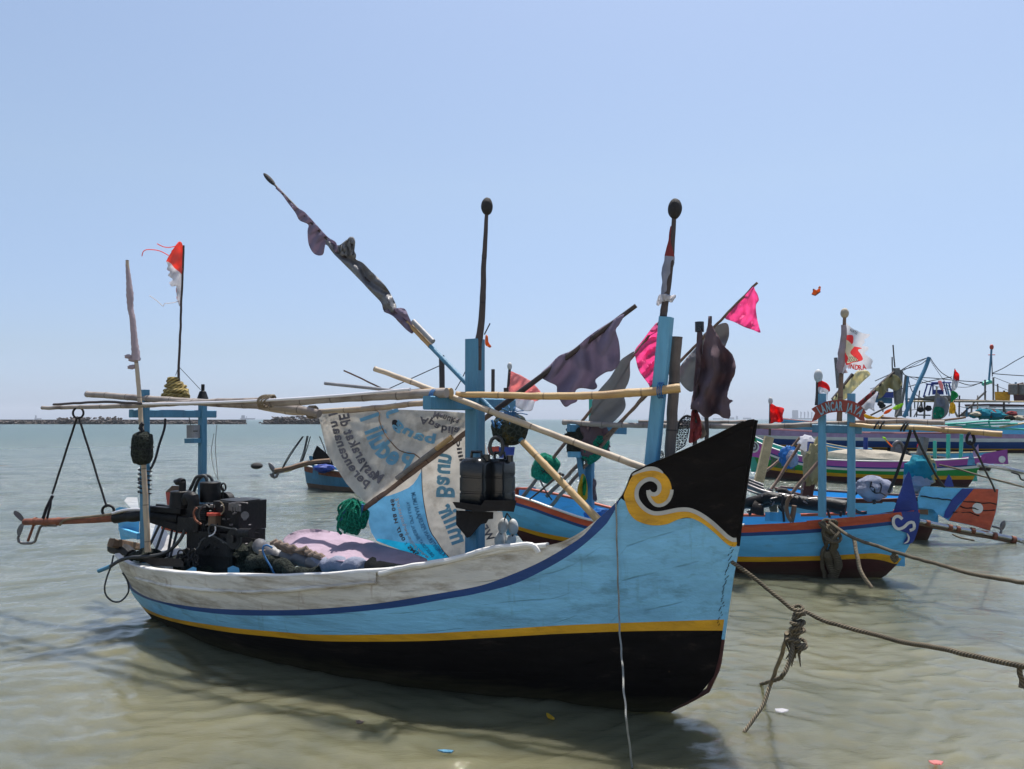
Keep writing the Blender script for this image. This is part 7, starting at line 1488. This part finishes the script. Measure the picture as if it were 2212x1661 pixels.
# sea: one sheet, dense in front, reaching past the horizon
def sea():
    r = [1.2, 1.6, 2.0, 2.4, 2.8, 3.1]
    while r[-1] < 45: r.append(r[-1] * 1.0052)
    while r[-1] < 30000: r.append(r[-1] * 1.12)
    r = np.array(r)
    a1 = np.radians(np.linspace(-47, 47, 860)); a2 = np.radians(np.linspace(47, 313, 90))[1:-1]
    A = np.concatenate([a1, a2]); nA = len(A); nR = len(r)
    R, T = np.meshgrid(r, A, indexing='ij'); X = R * np.sin(T); Y = R * np.cos(T)
    rg = np.random.RandomState(5); Zs = np.zeros_like(X)
    # warp so crests wander
    wx = X + .35 * np.sin(Y * .9 + 1) + .18 * np.sin(Y * 2.3 + X * .7); wy = Y + .3 * np.sin(X * 1.1 + 2) + .15 * np.sin(X * 2.9 - Y)
    sp = np.maximum(R * .0052, R * math.radians(94) / 860) * 2.6
    for lo, hi, n_, sl, sp_ in ((.10, .22, 26, .06, .9), (.16, .42, 50, .095, .66), (.60, 2.2, 24, .034, .5)):
        for i in range(n_):
            lam = lo * (hi / lo) ** rg.rand(); th = math.radians(90 + 14) + rg.randn() * sp_; k = math.tau / lam; s_ = sl * 1.414 / math.sqrt(n_); ph = rg.rand() * math.tau
            fade = np.clip((lam - sp) / sp, 0, 1); u_ = k * (wx * math.cos(th) + wy * math.sin(th)) + ph
            Zs += s_ * lam / math.tau * fade * (np.sin(u_) + .22 * np.sin(2 * u_ + 1.2))
    off = np.clip((R - 6) / 25, 0, 1); Zs = Zs * (1 + .8 * off)
    Zs *= np.clip((60 - R) / 20, 0, 1)
    V = np.stack([X, Y, Zs], -1).reshape(-1, 3)
    i = np.arange(nR - 1)[:, None] * nA; j = np.arange(nA)[None, :]; j2 = (j + 1) % nA
    F_ = np.stack([i + j, i + nA + j, i + nA + j2, i + j2], -1).reshape(-1, 4)
    c = len(V); V = np.vstack([V, [[0, 0, 0]]])
    me = bpy.data.meshes.new('sea'); nf = len(F_)
    me.vertices.add(len(V)); me.vertices.foreach_set('co', V.astype(np.float32).ravel())
    tri = np.stack([np.full(nA, c), np.arange(nA), (np.arange(nA) + 1) % nA], -1)
    me.loops.add(nf * 4 + nA * 3); me.loops.foreach_set('vertex_index', np.concatenate([F_.ravel(), tri.ravel()]).astype(np.int32))
    me.polygons.add(nf + nA); st = np.concatenate([np.arange(nf) * 4, nf * 4 + np.arange(nA) * 3]); me.polygons.foreach_set('loop_start', st.astype(np.int32))
    me.update(calc_edges=True); me.validate(); me.polygons.foreach_set('use_smooth', [True] * len(me.polygons))
    o = bpy.data.objects.new('sea_water', me); COL.objects.link(o); o['kind'] = 'structure'; o['label'] = 'murky green grey shallow sea with small ripples'
    m = bpy.data.materials.new('murky sea water'); m.use_nodes = True; N = NT(m)
    g = N.n('ShaderNodeNewGeometry'); sx = N.n('ShaderNodeSeparateXYZ'); N.l(g.outputs['Position'], sx.inputs[0])
    # silt: thick by the shore, thinning out to sea, in drifting clouds
    n1 = N.n('ShaderNodeTexNoise', i_Scale=.55, i_Detail=5.0, i_Roughness=.55, i_Distortion=.6); N.l(g.outputs['Position'], n1.inputs[0])
    ln = N.n('ShaderNodeVectorMath', operation='LENGTH'); N.l(g.outputs['Position'], ln.inputs[0])
    f = sep_ramp(N, ln.outputs['Value'], 3.5, 16); f2 = sep_ramp(N, ln.outputs['Value'], 12, 90)
    col = mixc(N, f, WAT_NEAR, WAT_MID); col = mixc(N, f2, col, WAT_FAR)
    cl_ = mixc(N, sep_ramp(N, n1.outputs[0], .38, .66), (.80, .82, .80, 1), (1.2, 1.16, 1.08, 1)); col = mixc(N, 1.0, col, cl_, 'MULTIPLY')
    p = N.n('ShaderNodeBsdfPrincipled', i_Roughness=.06, i_IOR=1.52)
    p.inputs['Subsurface Weight'].default_value = 1; p.inputs['Subsurface Radius'].default_value = (1, 1, .8); p.inputs['Subsurface Scale'].default_value = .9; N.l(col, p.inputs['Base Color'])
    N.l(sep_ramp(N, ln.outputs['Value'], 5, 60), p.inputs['Roughness']); rr = p.inputs['Roughness'].links[0].from_node; rr.inputs['To Min'].default_value = .025; rr.inputs['To Max'].default_value = .30
    mp = N.n('ShaderNodeMapping'); mp.inputs['Scale'].default_value = (1, 2.4, 1); mp.inputs['Rotation'].default_value = (0, 0, .25); N.l(g.outputs['Position'], mp.inputs[0])
    b1 = N.n('ShaderNodeTexNoise', i_Scale=5.0, i_Detail=4.0, i_Roughness=.55, i_Distortion=.4); N.l(mp.outputs[0], b1.inputs[0])
    b2 = N.n('ShaderNodeTexNoise', i_Scale=.9, i_Detail=8.0, i_Roughness=.68); N.l(mp.outputs[0], b2.inputs[0])
    bp = N.n('ShaderNodeBump', i_Strength=.3, i_Distance=.02); N.l(b1.outputs[0], bp.inputs['Height'])
    bp2 = N.n('ShaderNodeBump', i_Distance=.25); N.l(b2.outputs[0], bp2.inputs['Height']); N.l(bp.outputs[0], bp2.inputs['Normal'])
    b3 = N.n('ShaderNodeTexNoise', i_Scale=26.0, i_Detail=3.0, i_Roughness=.6); N.l(mp.outputs[0], b3.inputs[0])
    bp3 = N.n('ShaderNodeBump', i_Strength=.5, i_Distance=.004); N.l(b3.outputs[0], bp3.inputs['Height']); N.l(bp3.outputs[0], bp.inputs['Normal'])
    s_ = sep_ramp(N, ln.outputs['Value'], 6, 22); rr = s_.node; rr.inputs['To Min'].default_value = .04; rr.inputs['To Max'].default_value = .8
    N.l(s_, bp2.inputs['Strength']); N.l(bp2.outputs[0], p.inputs['Normal'])
    o_ = N.n('ShaderNodeOutputMaterial'); N.l(p.outputs[0], o_.inputs[0]); me.materials.append(m)
    return o
WAT_NEAR = (.142, .136, .084, 1); WAT_MID = (.100, .116, .092, 1); WAT_FAR = (.054, .092, .080, 1)
sea()

def beach():
    mb = MB(); nx, ny = 60, 40; V = []
    for j in range(ny + 1):
        for i in range(nx + 1):
            x = -45 + 90 * i / nx; y = .9 - 40 * (j / ny) ** 1.6 + .25 * math.sin(x * .6); z = -.06 + .10 * min(1, j / 3) + .035 * (.9 - y) + .02 * noise.noise(Vector((x, y, 0)) * 1.5)
            V.append((x, y, z))
    mb.add(V, [[j * (nx + 1) + i, j * (nx + 1) + i + 1, (j + 1) * (nx + 1) + i + 1, (j + 1) * (nx + 1) + i] for j in range(ny) for i in range(nx)])
    mb.build('beach_sand', mat('pale beach sand', (.50, .44, .34, 1), .9, .2, 3, bump=.4, bscale=40), at=(0, 0, 0), label='pale sandy beach where the camera stands', kind='structure')
beach()
